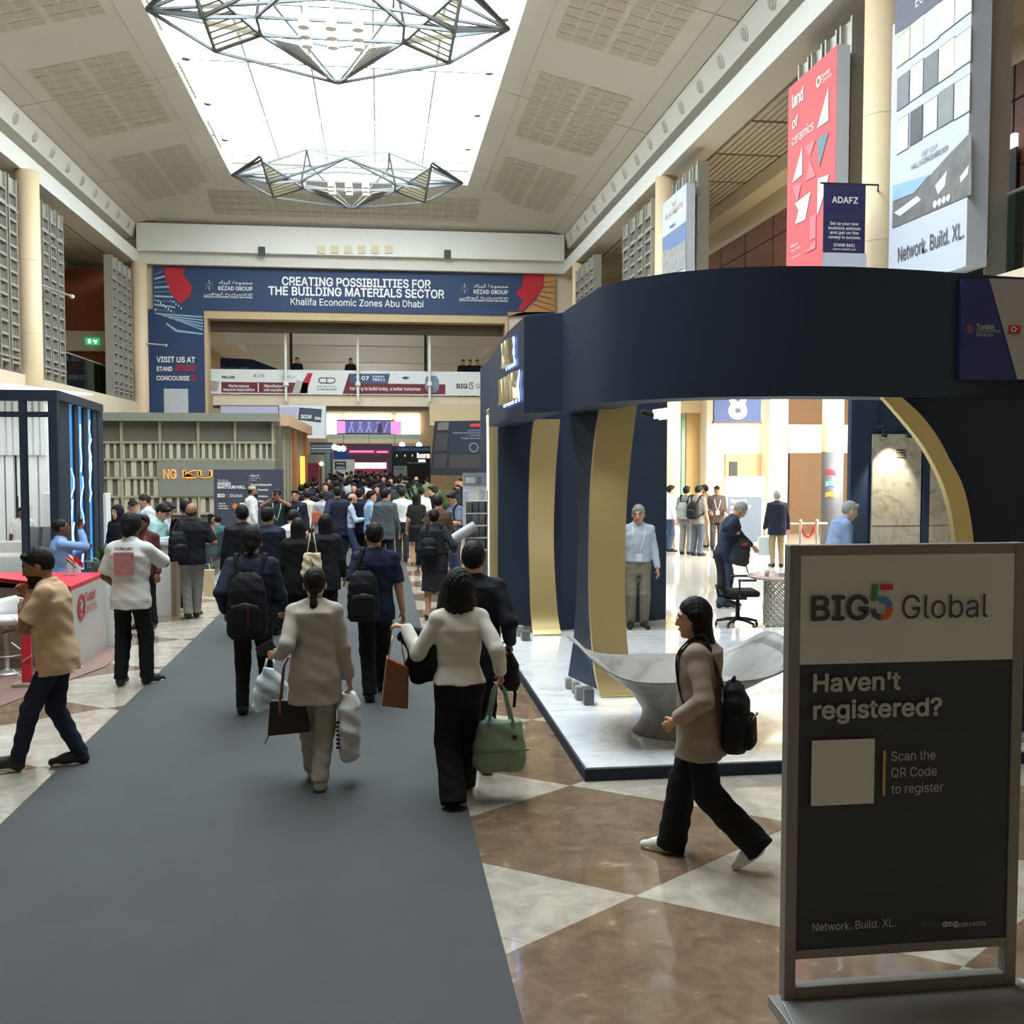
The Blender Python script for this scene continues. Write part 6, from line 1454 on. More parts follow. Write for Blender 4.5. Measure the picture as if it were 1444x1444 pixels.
    # trousers / skirt
    if bt['kind'] != 'none':
        k_ = bt['kind']; g0 = st[:3]; L = [loft(hipc, Rl, [(s, w + .008, d + .009, o) for s, w, d, o in [(-.085 * f, .08 * f * bk, .058 * f * bk, 0)] + g0 if s <= .08 * f], .03)]
        for i, s in enumerate((-1, 1)):
            a0 = ank[i][0]; dS = unit(a0 - kn[i]); stop = a0 + dS * (.032 * f if k_ == 'wide' else .008 * f) if bt['hem'] < .06 else kn[i] + (a0 - kn[i]) * max(0.0, 1 - (bt['hem'] - .045) / .24)
            r0, r1, r2 = {'slim': (.051, .041, .031), 'reg': (.052, .045, .038), 'wide': (.053, .053, .056), 'tight': (.05, .037, .026), 'shorts': (.06, .055, .05)}.get(k_, (.056, .042, .032))
            if k_ == 'skirt': continue
            if bt['hem'] > .29: e_ = hj[i] + (kn[i] - hj[i]) * .9; L += [cone(hj[i], e_, r0 * f * bk, .05 * f, .03, cuts=((e_, unit(kn[i] - hj[i])),))]; continue
            L += [cone(hj[i], kn[i], r0 * f * bk, r1 * f, .035), cone(kn[i], stop, r1 * f, r2 * f, .02, cuts=((stop, dS),))]
        if k_ == 'skirt': L += [loft(V3(0, hipy, 0), I3, [(bt['hem'] * f, bt.get('w', .115) * f, bt.get('w', .115) * .8 * f, 0), (.46 * f, .108 * f, .082 * f, 0), (.6 * f, .086 * f, .066 * f, 0)], .03)]
        sdf('trousers' if k_ != 'skirt' else 'skirt', L, h, bt['m'], t, fold(bt.get('fold', .004) * f / 1.75, seed + 3, 1.2))
    # shoes
    if shoes is not False:
        so = dict(kind='shoe', m=mat('shoe_black', (22, 22, 24), .35), sole=mat('sole_dark', (30, 28, 28), .6)); so.update(shoes or {})
        hh = max(h * .8, .008); (PU, QU), (PS, QS) = shoe_mesh(so['kind'], hh); sc = f / 1.75 * (.9 if fem else 1.02)
        for i in (0, 1):
            tr = lambda P: (P * sc) @ footR[i].T + ank[i][1]
            o = mesh_np('shoe', tr(PU), QU, so['m'], t)
            if h < .02 and so['kind'] != 'heel': mesh_np('sole', tr(PS), QS, so['sole'], o)
    # hair
    hm = hairmat or M_hair; Hp = []
    nrm = lambda y, z: Rh @ unit(V3(0, y, z)); c1 = (HP(0, .07, .058), nrm(.727, -.687)); c2 = (HP(0, -.01, -.03), nrm(.45, -.89)); c2n = (HP(0, -.01, -.055), nrm(.3, -.95))
    st_ = lambda a: (lambda x, y, z: a * (np.sin(210 * x + 80 * y) * np.sin(70 * z + 60 * x) + .7 * np.sin(170 * y - 90 * x + 40 * z)))
    cap = lambda v=0.0, cuts=(c1, c2): ell(HP(0, -.014, .026 + v * .4), V3(.0815 + v * .5, .103 + v * .5, .103 + v) * hs, Rh, .015, cuts=cuts)
    dsp = st_(.0022 if h < .02 else 0.0)
    if hair == 'short': Hp = [cap(.004), cone(HP(-.045, .062, .092), HP(.045, .06, .095), .022 * hs, .022 * hs, .02)]
    elif hair == 'fade': Hp = [cap(.008, ((HP(0, .07, .062), nrm(.65, -.76)), (HP(0, -.02, .0), nrm(.2, -.98)))), ell(HP(0, -.014, .016), V3(.0785, .0985, .1) * hs, Rh, .01, cuts=(c1, c2))]
    elif hair == 'thick': Hp = [cap(.02, (c1, c2n)), cone(HP(-.045, .06, .1), HP(.045, .058, .105), .03 * hs, .03 * hs, .03), cone(HP(0, -.09, -.03), HP(0, -.085, -.06), .05 * hs, .04 * hs, .03)]; dsp = st_(.0022)
    elif hair == 'buzz': Hp = [ell(HP(0, -.013, .023), V3(.0775, .0975, .1) * hs, Rh, .01, cuts=(c1, c2))]
    elif hair == 'fringe': Hp = [ell(HP(0, -.016, .008), V3(.0795, .098, .085) * hs, Rh, .01, cuts=((HP(0, .03, .0), nrm(1, -.2)), c2n, (HP(0, 0, .05), nrm(-.5, .9))))]
    elif hair == 'long':
        Hp = [cap(.008, (c1, (HP(0, 0, -.1), nrm(.1, -1)))), cone(HP(0, -.05, -.02), HP(0, -.085, -.30), .082 * hs, .08 * hs, .03, Rh @ V3(0, 1, 0), .66)]
        Hp += [cone(HP(s * .062, -.015, .03), HP(s * .07, -.04, -.27), .034 * hs, .032 * hs, .03) for s in (-1, 1)]
    elif hair == 'bob':
        Hp = [cap(.024, ((HP(0, .075, .07), nrm(.8, -.6)), (HP(0, 0, -.1), nrm(.0, -1)))), cone(HP(0, -.045, .02), HP(0, -.055, -.1), 0.1 * hs, .105 * hs, .04, Rh @ V3(0, 1, 0), .8)] + [cone(HP(s * .07, .005, .04), HP(s * .092, .0, -.115), .04 * hs, .042 * hs, .03) for s in (-1, 1)]; dsp = st_(.004)
    elif hair == 'pony': Hp = [cap(.004, (c1, c2n)), ell(HP(0, -.09, -.045), V3(.03, .028, .03) * hs, Rh, .02), cone(HP(0, -.1, -.055), HP(.0, -.115, -.15), .024 * hs, .026 * hs, .02), cone(HP(0, -.115, -.15), HP(-.006, -.11, -.19), .026 * hs, .014 * hs, .02)]
    elif hair == 'bun': Hp = [cap(.004, (c1, c2n)), ell(HP(0, -.1, .02), V3(.04, .035, .04) * hs, Rh, .02)]
    elif hair in ('cap', 'kufi'): 
        Hp = [ell(HP(0, -.012, .03), V3(.083, .104, .1) * hs, Rh, .01, cuts=((HP(0, 0, .045), nrm(.08, -1)),))]
        if hair == 'kufi': Hp = [cone(HP(0, -.012, .06), HP(0, -.014, .105), .083 * hs, .08 * hs, .01, cuts=((HP(0, 0, .045), nrm(.05, -1)), (HP(0, 0, .115), nrm(0, 1))))]
        else: Hp += [cone(HP(-.03, .1, .05), HP(.03, .1, .05), .045 * hs, .045 * hs, .01, Rh @ V3(0, 0, 1), .18)]
        sdf('cap', Hp, h, hm, t); Hp = [ell(HP(0, -.013, .012), V3(.0785, .0975, .095) * hs, Rh, .01, cuts=(c1, c2))]; hm = M_hair
    elif hair == 'hijab':
        Hp = [ell(HP(0, -.01, .012), V3(.092, .108, .118) * hs, Rh, .02), cone(HP(0, -.0, -.06), neck - up * .05 * f, .085 * hs, .13 * hs, .05, V3(0, 1, 0), .8), ell(HP(0, .1, -.022), V3(.058, .07, .075) * hs, Rh, .015, op='s')]; dsp = fold(.003, 2)
    if Hp: sdf('headscarf' if hair == 'hijab' else 'hair', Hp, h * (.9 if h < .02 else 1), hm, t, dsp)
    if beard: sdf('beard', [ell(HP(0, .028, -.066), V3(.07, .07, .056) * hs, Rh, .012, cuts=((HP(0, .1, -.04), nrm(-.42, 1)),)), ell(HP(0, .088, -.044), V3(.03, .016, .01) * hs, Rh, .01), ell(HP(0, .08, -.105), V3(.035, .03, .03) * hs, Rh, .02)], h, beard, t, st_(.002))
    if face:
        M_eye = mat('eye_dark', (34, 24, 20), .2, noise=.02); M_ew = mat('eye_white', (150, 140, 132), .3, noise=.02); M_lip = mat('lip', (150, 84, 76), .5)
        for s in (-1, 1):
            c = HP(s * .033, .083, .008); e = MB().lathe([(.0, -.0065), (.006, -.0045), (.0085, 0), (.006, .0045), (0, .0065)], (0, 0, 0), 10); e.v = [tuple(c + Rh @ (V3(*p) * hs * V3(1.35, 1, 1))) for p in e.v]; eb = e.build('eye', M_ew, t, True)
            c = HP(s * .033, .0905, .008); e = MB().lathe([(.0, -.006), (.006, 0), (0, .006)], (0, 0, 0), 10); e.v = [tuple(c + Rh @ (V3(*p) * hs)) for p in e.v]; e.build('iris', M_eye, eb, True)
            MB().tube([HP(s * .018, .093, .03), HP(s * .034, .093, .036), HP(s * .05, .08, .03)], .0045 * hs, 6).build('eyebrow', M_hair, t, True)
        MB().tube([HP(-.022, .088, -.062), HP(0, .0965, -.06), HP(.022, .088, -.062)], .0055 * hs, 6).build('lips', M_lip, t, True)
    if glasses:
        m = MB()
        for s in (-1, 1):
            m.tube([HP(s * .033 + .022 * math.cos(a), .104, .006 + .017 * math.sin(a)) for a in np.linspace(0, 2 * math.pi, 14, endpoint=False)], .0024, 6, True); m.tube([HP(s * .055, .103, .012), HP(s * .079, .08, .012), HP(s * .08, -.005, .006)], .0024, 6)
        m.tube([HP(-.011, .106, .008), HP(.011, .106, .008)], .0024, 6); m.build('glasses', mat('black_plastic', (30, 30, 34), .45), t, True)
    if tp.get('lanyard'):
        c = lambda x, y, z: hipc + Rl @ (V3(x, y, z) * f)
        m = MB(); dpt = .068 + q / f * 1.2 + .008
        for s in (-1, 1): m.tube([neck + Rl @ V3(s * .045 * f, -.02 * f, .012 * f), neck + Rl @ V3(s * .05 * f, .035 * f, -.0 * f), c(s * .045, dpt * .96, .23), c(s * .02, dpt, .13), c(0, dpt, .09)], .006, 6)
        m.tube([neck + Rl @ V3(-.045 * f, -.02 * f, .012 * f), neck + Rl @ V3(0, -.046 * f, .016 * f), neck + Rl @ V3(.045 * f, -.02 * f, .012 * f)], .007, 6)
        o = m.build('lanyard', tp['lanyard'], t, True)
        if tp.get('badge', True):
            b = MB(); p = c(0, dpt + .006, .055); b.box((0, 0, 0), (.085, .006, .11), M=Matrix(Rl)); b.v = [tuple(V3(*v) + p) for v in b.v]; b.build('badge', mat('badge_white', (226, 228, 230), .4), o)
    Mw = Matrix.Translation(Vector([float(v) for v in pos])) @ Matrix.Rotation(R(rz), 4, 'Z')
    info = dict(obj=t, M=Mw, neck=neck, sh=sh, el=el, wr=wr, hipc=hipc, Rl=Rl, hand=W, f=f, hc=hc, Rh=Rh, HP=HP, w=lambda p: np.array(Mw @ Vector([float(v) for v in p])), st=st, q=q)
    return info
# ------------------------------------------------------------------ bags and held things
M_bpk = cloth('backpack_black', (24, 25, 28), .7); M_strap = cloth('strap_black', (20, 20, 22), .8)
def backpack(info, label, size=(.30, .17, .46), dz=-.03, dx=0.0, dy=0.0, m=None, pocket=True, straps=(1, 1), h=.012, accent=None, name='backpack', sag=0.0, yaw=0.0):
    """a backpack on the wearer's back, built in the wearer's frame"""
    m = m or M_bpk; f = info['f']; w, d, hh = size; back = -(.068 * f + info['q'] + .012)
    o = V3(dx, back - d / 2 + .01 + dy, info['neck'][2] - .03 * f - hh / 2 + dz); wpos = info['w'](o)
    t = thing(name, label, 'bag', wpos, info['M'].to_euler().z + R(yaw))
    A = [loft((0, 0, 0), I3, [(-hh / 2, w * .40, d * .36, 0), (-hh * .42, w * .49, d * .5, 0), (-hh * .1, w * .5, d * .52, -.01), (hh * .25, w * .46, d * .45, 0), (hh * .42, w * .36, d * .34, .015), (hh * .5, w * .2, d * .2, .02)], .02, 3)]
    sdf('main_body', A, h, m, t, fold(.003, 4, 1.1))
    if pocket:
        sdf('front_pocket', [loft((0, -d * .48, -hh * .16), I3, [(-hh * .26, w * .34, .03, 0), (-hh * .2, w * .4, .045, 0), (hh * .12, w * .38, .04, 0), (hh * .2, w * .28, .025, .0)], .01, 3)], h, m, t)
        MB().tube([(-w * .33, -d * .5 - .03, hh * .02), (0, -d * .5 - .045, hh * .07), (w * .33, -d * .5 - .03, hh * .02)], .006, 6).build('zip', mat('zip_grey', (92, 92, 96), .4, .3), t, True)
    if accent is not None: MB().box((.03, -d * .55 - .035, -hh * .12), (.012, .008, hh * .3)).build('accent_trim', accent, t, bevel=.003)
    MB().tube([(-.035, .02, hh * .46), (-.03, .015, hh * .55), (.03, .015, hh * .55), (.035, .02, hh * .46)], .009, 8).build('top_handle', M_strap, t, True)
    rel = lambda p: np.array(p) - o
    for i, s in enumerate((-1, 1)):
        if not straps[i]: continue
        sh = info['sh'][i]; q = info['q'] + .034 * f + .012
        pts = [rel(V3(dx + s * w * .25, back + .0, o[2] + hh * .42)), rel(V3(sh[0] * .72, sh[1] - .035 * f, sh[2] + q * .82)), rel(V3(sh[0] * .72, sh[1] + .02, sh[2] + q)), rel(V3(sh[0] * .8, sh[1] + .07 * f + .01, sh[2] - .03)), rel(V3(sh[0] * .95, sh[1] + .055 * f, sh[2] - .16 * f)), rel(V3(sh[0] * 1.05 + s * .02, sh[1] - .02 * f, sh[2] - .2 * f)), rel(V3(dx + s * w * .42, back - .01, o[2] - hh * .36))]
        if sum(straps) == 1 and dz < -.12: pts = pts[:5] + [rel(V3(sh[0] * 1.15, sh[1] + .02, sh[2] - .2 * f))]
        pts = smooth_path(pts)
        MB().band([p + V3(-.022, 0, 0) for p in pts], [p + V3(.022, 0, 0) for p in pts], (0, 0, .012)).build('shoulder_strap', M_strap, t, True)
    return t
def smooth_path(P, n=5):
    P = [np.array(p, float) for p in P]; out = []
    for i in range(len(P) - 1):
        p0, p1, p2, p3 = P[max(i - 1, 0)], P[i], P[i + 1], P[min(i + 2, len(P) - 1)]
        for k in range(n): t = k / n; out.append(.5 * (2 * p1 + (p2 - p0) * t + (2 * p0 - 5 * p1 + 4 * p2 - p3) * t * t + (3 * p1 - p0 - 3 * p2 + p3) * t ** 3))
    return out + [P[-1]]
def held(info, side, label, name, cat, builder, off=(0, 0, 0), rz=None):
    """a thing hanging from (or held in) a hand; builder gets the empty whose origin is the grip"""
    p = info['w'](info['hand'][side]['p'] + V3(*off)); t = thing(name, label, cat, p, info['M'].to_euler().z if rz is None else R(rz)); builder(t); return t
def phone(t, col=(24, 24, 28), M=None):
    M = M or Matrix.Identity(3); b = MB(); b.box((0, 0, 0), (.075, .009, .155), M=M); b.build('phone_body', mat('phone_%d' % col[0], col, .3), t, bevel=.003); b = MB(); b.box((0, 0, 0), (.068, .0105, .145), M=M); b.build('screen', mat('phone_glass', (40, 44, 52), .1), t)
def loc(pos, rz, u, v, dY=0.0):
    """photo pixel at depth pos.y + dY, in the frame of someone standing at pos turned by rz"""
    p = at(u, v, pos[1] + dY) - np.array(pos); a = R(-rz); return V3(p[0] * math.cos(a) - p[1] * math.sin(a), p[0] * math.sin(a) + p[1] * math.cos(a), p[2])
CZ = .012
def gp(u, v, z=CZ): p = gnd(u, v, z); return V3(p[0], p[1], z)
def hp(u, v, H, z=CZ): p = gnd(u, v, H + z); return V3(p[0], p[1], z)
C_black = cloth('black', (24, 24, 27)); C_suit = cloth('suit_black', (27, 28, 34), .75); C_navysuit = cloth('suit_navy', (34, 38, 54), .75); C_white = cloth('white', (218, 218, 216)); C_jean = cloth('jeans_dark', (34, 40, 56)); C_bjean = cloth('jeans_blue', (62, 74, 98)); C_grey = cloth('grey_trousers', (128, 128, 122)); C_khaki = cloth('khaki', (150, 132, 104))
SN_white = dict(kind='sneaker', m=mat('sneaker_white', (212, 208, 200), .6), sole=mat('sole_white', (216, 212, 204), .6)); SN_dark = dict(kind='sneaker', m=mat('sneaker_dark', (40, 36, 36), .6), sole=mat('sole_white', (216, 212, 204), .6))
HF = .0085
# 1 woman in the taupe blazer walking left, right foreground
pos = gp(986, 1213, 0); rz = 62
A = person('woman in a taupe blazer and wide black trousers walking left past the marble lounge seat', pos, rz, 1.575, 'f', lean=1, head=(12, -4), hands=(V3(-.19, .11, .86), V3(.22, .1, .80)), elbows=((-.6, -1, 0), (.3, -1, 0)), feet=[(-.06, -.36, 0, 0, -38), (.07, .22, 0, 0, 0)],
           sk='mid', hair='long', face=True, glasses=True, top=dict(kind='blazer', sleeve=.96, hem=-.115, fit=.022, m=cloth('taupe_blazer', (156, 138, 124), .8), flare=.008, cuff=.008), bottom=dict(kind='wide', m=C_black), shoes=SN_white, h=.008)
backpack(A, 'black leather backpack hanging on the back of the woman in the taupe blazer', (.27, .15, .40), -.16, -.02, -.0, pocket=True, straps=(1, 0), h=.008, name='backpack')
# 2 woman in the cream sweater
pos = gp(648, 1128); rz = 3
A = person('woman in a cream sweater and black trousers from behind, green bag in hand', pos, rz, 1.62, 'f', head=(-4, 0), hands=(loc(pos, rz, 572, 885, .18), loc(pos, rz, 706, 946, .0)), elbows=((-.25, -.3, -1), (.25, -.9, -.4)), feet=[(-.06, -.1, 0, 4, 0), (.06, .28, 0, -4, 0)],
           hair='bob', top=dict(kind='shirt', sleeve=1, hem=.0, fit=.018, m=cloth('cream_knit', (206, 200, 186), .95), puff=.0, cuff=.004), bottom=dict(kind='wide', m=C_black), h=HF, curl=(60, 75), handdir=(V3(-.9, .2, .25), V3(.1, .15, -1)))
def green_bag(t):
    m = cloth('sage_green', (134, 156, 134), .8)
    body = [loft((0, 0, -.42), I3, [(-.18, .17, .09, 0), (-.14, .19, .10, 0), (-.02, .185, .1, 0), (.12, .155, .075, 0), (.155, .15, .06, 0)], .02, 2.8)]
    sdf('bag_body', body, .009, m, t, fold(.005, 7, .9))
    for y in (-.07, .07): MB().tube([(-.09, y, -.29), (-.035, y * .5, -.05), (0, y * .2, .01), (.035, y * .5, -.05), (.09, y, -.29)], .011, 8).build('handle', m, t, True)
    MB().tube([(-.19, -.09, -.45), (-.1, -.108, -.45), (.1, -.108, -.45), (.19, -.09, -.45)], .006, 6).build('seam', cloth('sage_dark', (86, 108, 90)), t)
    MB().box((.09, -.095, -.36), (.028, .006, .03)).build('badge', M_bk, t)
held(A, 1, 'large sage green zip tote bag hanging from the right hand of the woman in cream', 'tote_bag', 'bag', green_bag, (0, 0, -.01))
p = A['w'](A['hand'][1]['p'] + V3(-.07, .0, -.30)); t = thing('towel', 'pale mint cloth stuffed in the top of the green tote bag', 'cloth', p); sdf('cloth', [ell((0, 0, 0), (.05, .04, .06)), ell((-.02, 0, -.03), (.04, .04, .06))], .008, cloth('mint', (176, 206, 196)), t, fold(.006, 3, 1.4))
def coat(t):
    sdf('folded_coat', [loft((.1, .0, -.13), I3, [(-.2, .09, .05, .0), (-.1, .12, .07, 0), (.06, .12, .08, 0), (.13, .08, .05, 0)], .03), cone((-.02, .0, .0), (.16, -.1, .0), .055, .06, .04)], .009, cloth('coat_black', (22, 22, 26)), t, fold(.009, 5, .8))
held(A, 0, 'black coat draped over the left forearm of the woman in cream', 'coat', 'coat', coat, (.09, .0, -.06))
def brown_bag(t):
    m = mat('cognac_leather', (128, 76, 46), .45, noise=.2, nscale=40)
    MB().slab([(-.1, -.06, -.47), (.08, -.06, -.50), (.09, -.045, -.22), (-.06, -.045, -.14)], (0, .11, 0)).build('bag_body', m, t, bevel=.008)
    MB().tube([(-.05, 0, -.16), (-.02, 0, .0), (.03, 0, .0), (.07, 0, -.23)], .006, 6).build('chain_strap', M_gold, t, True)
held(A, 0, 'cognac brown leather handbag hanging below the black coat of the woman in cream', 'handbag', 'bag', brown_bag, (.0, -.02, -.06))
# 3 woman in the beige suit
pos = gp(446, 1108); rz = -4
A = person('woman with a low ponytail in a beige trouser suit walking away on the carpet', pos, rz, 1.60, 'f', head=(2, -3), hands=(loc(pos, rz, 393, 925, .03), loc(pos, rz, 493, 962, .02)), elbows=((-.2, -.6, -1), (.25, -.9, -.2)), feet=[(-.05, .22, 0, 0, 0), (.04, -.08, 0, 0, 0)],
           hair='pony', top=dict(kind='blazer', sleeve=.98, hem=-.135, fit=.022, m=cloth('beige_suit', (174, 166, 153), .8), flare=.008, cuff=.004), bottom=dict(kind='reg', m=cloth('beige_trouser', (164, 156, 142), .8)), shoes=SN_white, h=HF, curl=(55, 70), handdir=(V3(-1, .35, .05), None), thumb=(V3(0, .2, 1), None))
def dark_tote(t):
    m = mat('monogram_brown', (44, 32, 28), .55, noise=.3, nscale=60)
    MB().slab([(-.15, -.07, -.52), (.15, -.07, -.50), (.11, -.05, -.27), (-.13, -.05, -.27)], (0, .13, 0)).build('bag_body', m, t, bevel=.012)
    for y in (-.04, .05): MB().tube([(-.06, y, -.28), (-.035, y * .7, -.04), (.0, y * .3, .03), (.05, y * .7, -.02), (.08, y, -.28)], .009, 8).build('handle', mat('tan_leather', (140, 96, 58), .5), t, True)
    MB().box((-.06, -.075, -.32), (.018, .008, .09)).build('tag', mat('tan_leather', (140, 96, 58), .5), t)
    MB().tube([(-.13, -.02, -.5), (-.17, -.03, -.58)], .004, 6).build('cord', M_bk, t)
held(A, 0, 'dark brown monogram handbag with tan handles on the left forearm of the woman in beige', 'handbag', 'bag', dark_tote, (.13, -.03, -.04), 0)
def white_tote(t):
    m = cloth('tote_white', (196, 196, 190), .8); sdf('bag_body', [loft((0, 0, -.27), I3, [(-.23, .06, .12, 0), (-.2, .075, .15, 0), (0, .085, .17, 0), (.16, .08, .14, 0), (.24, .05, .07, 0)], .02, 2.6)], .01, m, t, fold(.006, 9, .8))
    for k in range(7): MB().box((-.062, -.125 - .0, -.21 - k * .03), (.05, .006, .016)).build('print', M_bk, t)
    MB().tube([(0, -.04, -.05), (0, -.02, .01), (0, .02, .01), (0, .04, -.05)], .009, 8).build('handle', m, t, True)
held(A, 1, 'white printed carrier bag hanging from the right hand of the woman in beige', 'carrier_bag', 'bag', white_tote, (0, 0, 0), 0)
Mx = Matrix(rotm('Y', 60) @ rotm('X', 20)); held(A, 0, 'phone in a dark red case in the left hand of the woman in beige', 'phone', 'phone', lambda t: phone(t, (86, 34, 38), Mx), (-.04, .02, .045))
def plastic(t):
    m = mat('plastic_film', (206, 214, 218), .3, alpha=.72, noise=.1); sdf('bag_body', [loft((0, 0, -.21), I3, [(-.16, .1, .07, 0), (-.13, .125, .085, 0), (0, .12, .085, 0), (.09, .08, .05, 0), (.14, .035, .025, 0)], .02)], .009, m, t, fold(.009, 2, 1.1))
    MB().tube([(-.04, 0, -.08), (-.02, 0, .0), (.02, 0, .0), (.045, 0, -.08)], .009, 8).build('handle', mat('plastic_film', (206, 214, 218), .3), t, True)
    sdf('contents', [ell((0, 0, -.26), (.07, .045, .08))], .015, cloth('slate_goods', (70, 84, 92)), t)
held(A, 0, 'translucent white plastic shopping bag beside the dark brown handbag', 'plastic_bag', 'bag', plastic, (-.03, .12, -.05), 0)
# 4 navy jacket man with backpack
pos = gp(357, 1002); rz = -2
A = person('man in a navy jacket with a black backpack walking away on the carpet, left', pos, rz, 1.77, head=(0, -4), hands=(loc(pos, rz, 318, 862, .0), V3(.26, .22, .92)), feet=[(-.07, -.1, 0, 5, 0), (.08, .34, 0, -5, 0)], hair='thick', sk='mid', top=dict(kind='shirt', sleeve=1, hem=-.07, fit=.026, m=cloth('navy_jacket', (36, 40, 54)), puff=.006), bottom=dict(kind='slim', m=C_black), h=HF, bulk=1.06, curl=(35, 60))
backpack(A, 'black backpack with dark red zip trim on the man in the navy jacket', (.36, .22, .6), -.04, .0, h=.009, accent=mat('trim_red', (110, 30, 34), .6))
# 5 navy t-shirt man
pos = gp(530, 984); rz = 2
A = person('man in a navy t-shirt carrying a black backpack on his left shoulder', pos, rz, 1.75, head=(12, -2), hands=(loc(pos, rz, 497, 848, .05), loc(pos, rz, 568, 862, .05)), feet=[(-.06, -.12, 0, 5, 0), (.07, .3, 0, -5, -12)], hair='short', sk='mid', top=dict(kind='tee', sleeve=.42, hem=-.075, fit=.016, m=cloth('navy_tee', (30, 36, 58))), bottom=dict(kind='reg', m=C_black), h=HF, curl=(50, 45))
backpack(A, 'black backpack slung on the left shoulder of the man in the navy t-shirt', (.30, .18, .48), -.1, -.12, h=.009, straps=(1, 0))
MB().tube([A['HP'](-.06, -.02, -.115), A['HP'](0, -.065, -.105), A['HP'](.06, -.02, -.115)], .008, 6).build('lanyard', M_white, A['obj'], True)
# 6 black suit man beside the woman in cream
pos = gp(668, 1082); rz = -4
A = person('man in a black suit carrying a black bag, just right of the woman in cream', pos, rz, 1.75, head=(-2, 0), hands=(V3(-.27, .08, .86), loc(pos, rz, 719, 905, .02)), feet=[(-.07, .25, 0, 0, 0), (.09, -.08, 0, 0, 0)], hair='fade', sk='mid', top=dict(kind='blazer', sleeve=1, hem=-.115, fit=.024, m=C_suit), bottom=dict(kind='reg', m=C_black), h=HF, bulk=1.1, curl=(40, 70))
def small_pack(t): sdf('bag_body', [loft((0, 0, -.17), I3, [(-.14, .07, .1, 0), (-.1, .085, .12, 0), (.05, .075, .11, 0), (.14, .03, .05, 0)], .02)], .01, M_bpk, t, fold(.004, 3)); MB().tube([(0, -.03, -.05), (0, 0, .02), (0, .04, -.05)], .01, 8).build('handle', M_strap, t, True); MB().tube([(.03, .05, -.2), (.05, .06, -.36), (.04, .04, -.46)], .012, 8).build('loose_strap', M_strap, t, True)
held(A, 1, 'small black backpack carried low in the right hand of the man in the black suit', 'backpack', 'bag', small_pack, (.01, 0, 0))
# 7 beige t-shirt man
pos = gp(84, 1082, 0); rz = 92
A = person('bearded man in a beige t-shirt and dark jeans walking left, hand at his mouth', pos, rz, 1.755, lean=6, head=(10, -14), hands=(loc(pos, rz, 40, 842, -.08), loc(pos, rz, 52, 888, .12)), elbows=((-.5, .1, -1), (.9, .2, -1)), feet=[(-.06, .34, 0, 0, 8), (.06, -.10, 0, 6, 0)], sk='tan', hair='short', beard=M_hair, face=True, top=dict(kind='tee', sleeve=.38, hem=-.08, fit=.022, m=cloth('beige_tee', (190, 160, 124)), sleeveflare=.008, flare=.01), bottom=dict(kind='slim', m=C_jean), shoes=SN_dark, h=.008, curl=(80, 40), handdir=(V3(.25, .5, .8), V3(0, 1, -.1)), thumb=(None, V3(0, .1, 1)))
Mx = Matrix(rotm('X', 75) @ rotm('Z', 10)); held(A, 1, 'phone held low by the bearded man in the beige t-shirt', 'phone', 'phone', lambda t: phone(t, (30, 30, 34), Mx), (0, .08, .02))
p = A['w'](V3(-.02, .22, 1.22)); t = thing('leaflet', 'red and white folded leaflet tucked under the arm of the bearded man', 'leaflet', p, R(80)); MB().slab([(-.07, 0, -.14), (.07, .03, -.12), (.07, .03, .06), (-.07, 0, .05)], (0, .012, 0)).build('paper', M_cred, t); MB().slab([(-.075, -.004, .0), (.075, .028, .02), (.075, .028, .075), (-.075, -.004, .065)], (0, .006, 0)).build('white_strip', M_cw, t)
# 8 white polo man
pos = gp(187, 966, 0); rz = -10
A = person('man in a white polo shirt with red back print standing by the white counter', pos, rz, 1.80, head=(-4, -6), hands=(V3(-.2, .2, .98), loc(pos, rz, 212, 772, .3)), elbows=((-.7, -1, -.2), (1, -.6, -.8)), feet=[(-.10, .0, 0, 10, 0), (.13, .08, 0, -25, 0)], sk='dark', hair='thick', top=dict(kind='tee', sleeve=.46, hem=-.075, fit=.022, m=cloth('white_polo', (214, 212, 206)), collar=1, sleeveflare=.01, flare=.004), bottom=dict(kind='reg', m=C_black), shoes=SN_dark, h=HF)
bk_ = V3(0, -(.068 * 1.8 + .022 + .012), 1.24)
o_ = A['hipc']; rect(V3(0, -.158, 1.30), X_, Z_, -.105, -.13, .105, .1, mat('polo_print_red', (188, 126, 124), .8, noise=.5, nscale=45), A['obj'], 'back_print', .004)
text('SCAN ME!', V3(0, -.158, 1.425), X_, Z_, w=.19, h=.028, m=M_bk, parent=A['obj'], bold=.03, align='C')
# 9 black shirt man on the phone
pos = gp(272, 872, 0); rz = 12
A = person('balding man in a black shirt and grey trousers lifting a phone to his ear', pos, rz, 1.74, head=(-14, -4), hands=(V3(-.22, .16, 1.05), loc(pos, rz, 299, 742, .1)), elbows=(None, (1, .1, -.8)), feet=[(-.06, .0, 0, 5, 0), (.05, .16, 0, -20, 0)], sk='tan', hair='fringe', hairmat=hairm('ash', (84, 72, 64)), top=dict(kind='tee', sleeve=.45, hem=-.06, fit=.02, m=cloth('black_shirt', (30, 30, 33))), bottom=dict(kind='reg', m=C_grey), shoes=SN_dark, h=.011, bulk=1.12, curl=(40, 50), handdir=(None, V3(-.1, .0, 1)))
backpack(A, 'black backpack hanging off the left shoulder of the balding man in black', (.28, .16, .44), -.06, -.2, h=.012, straps=(1, 0), yaw=20)
held(A, 1, 'phone held at the ear by the balding man in black', 'phone', 'phone', lambda t: phone(t), (-.03, 0, .02))
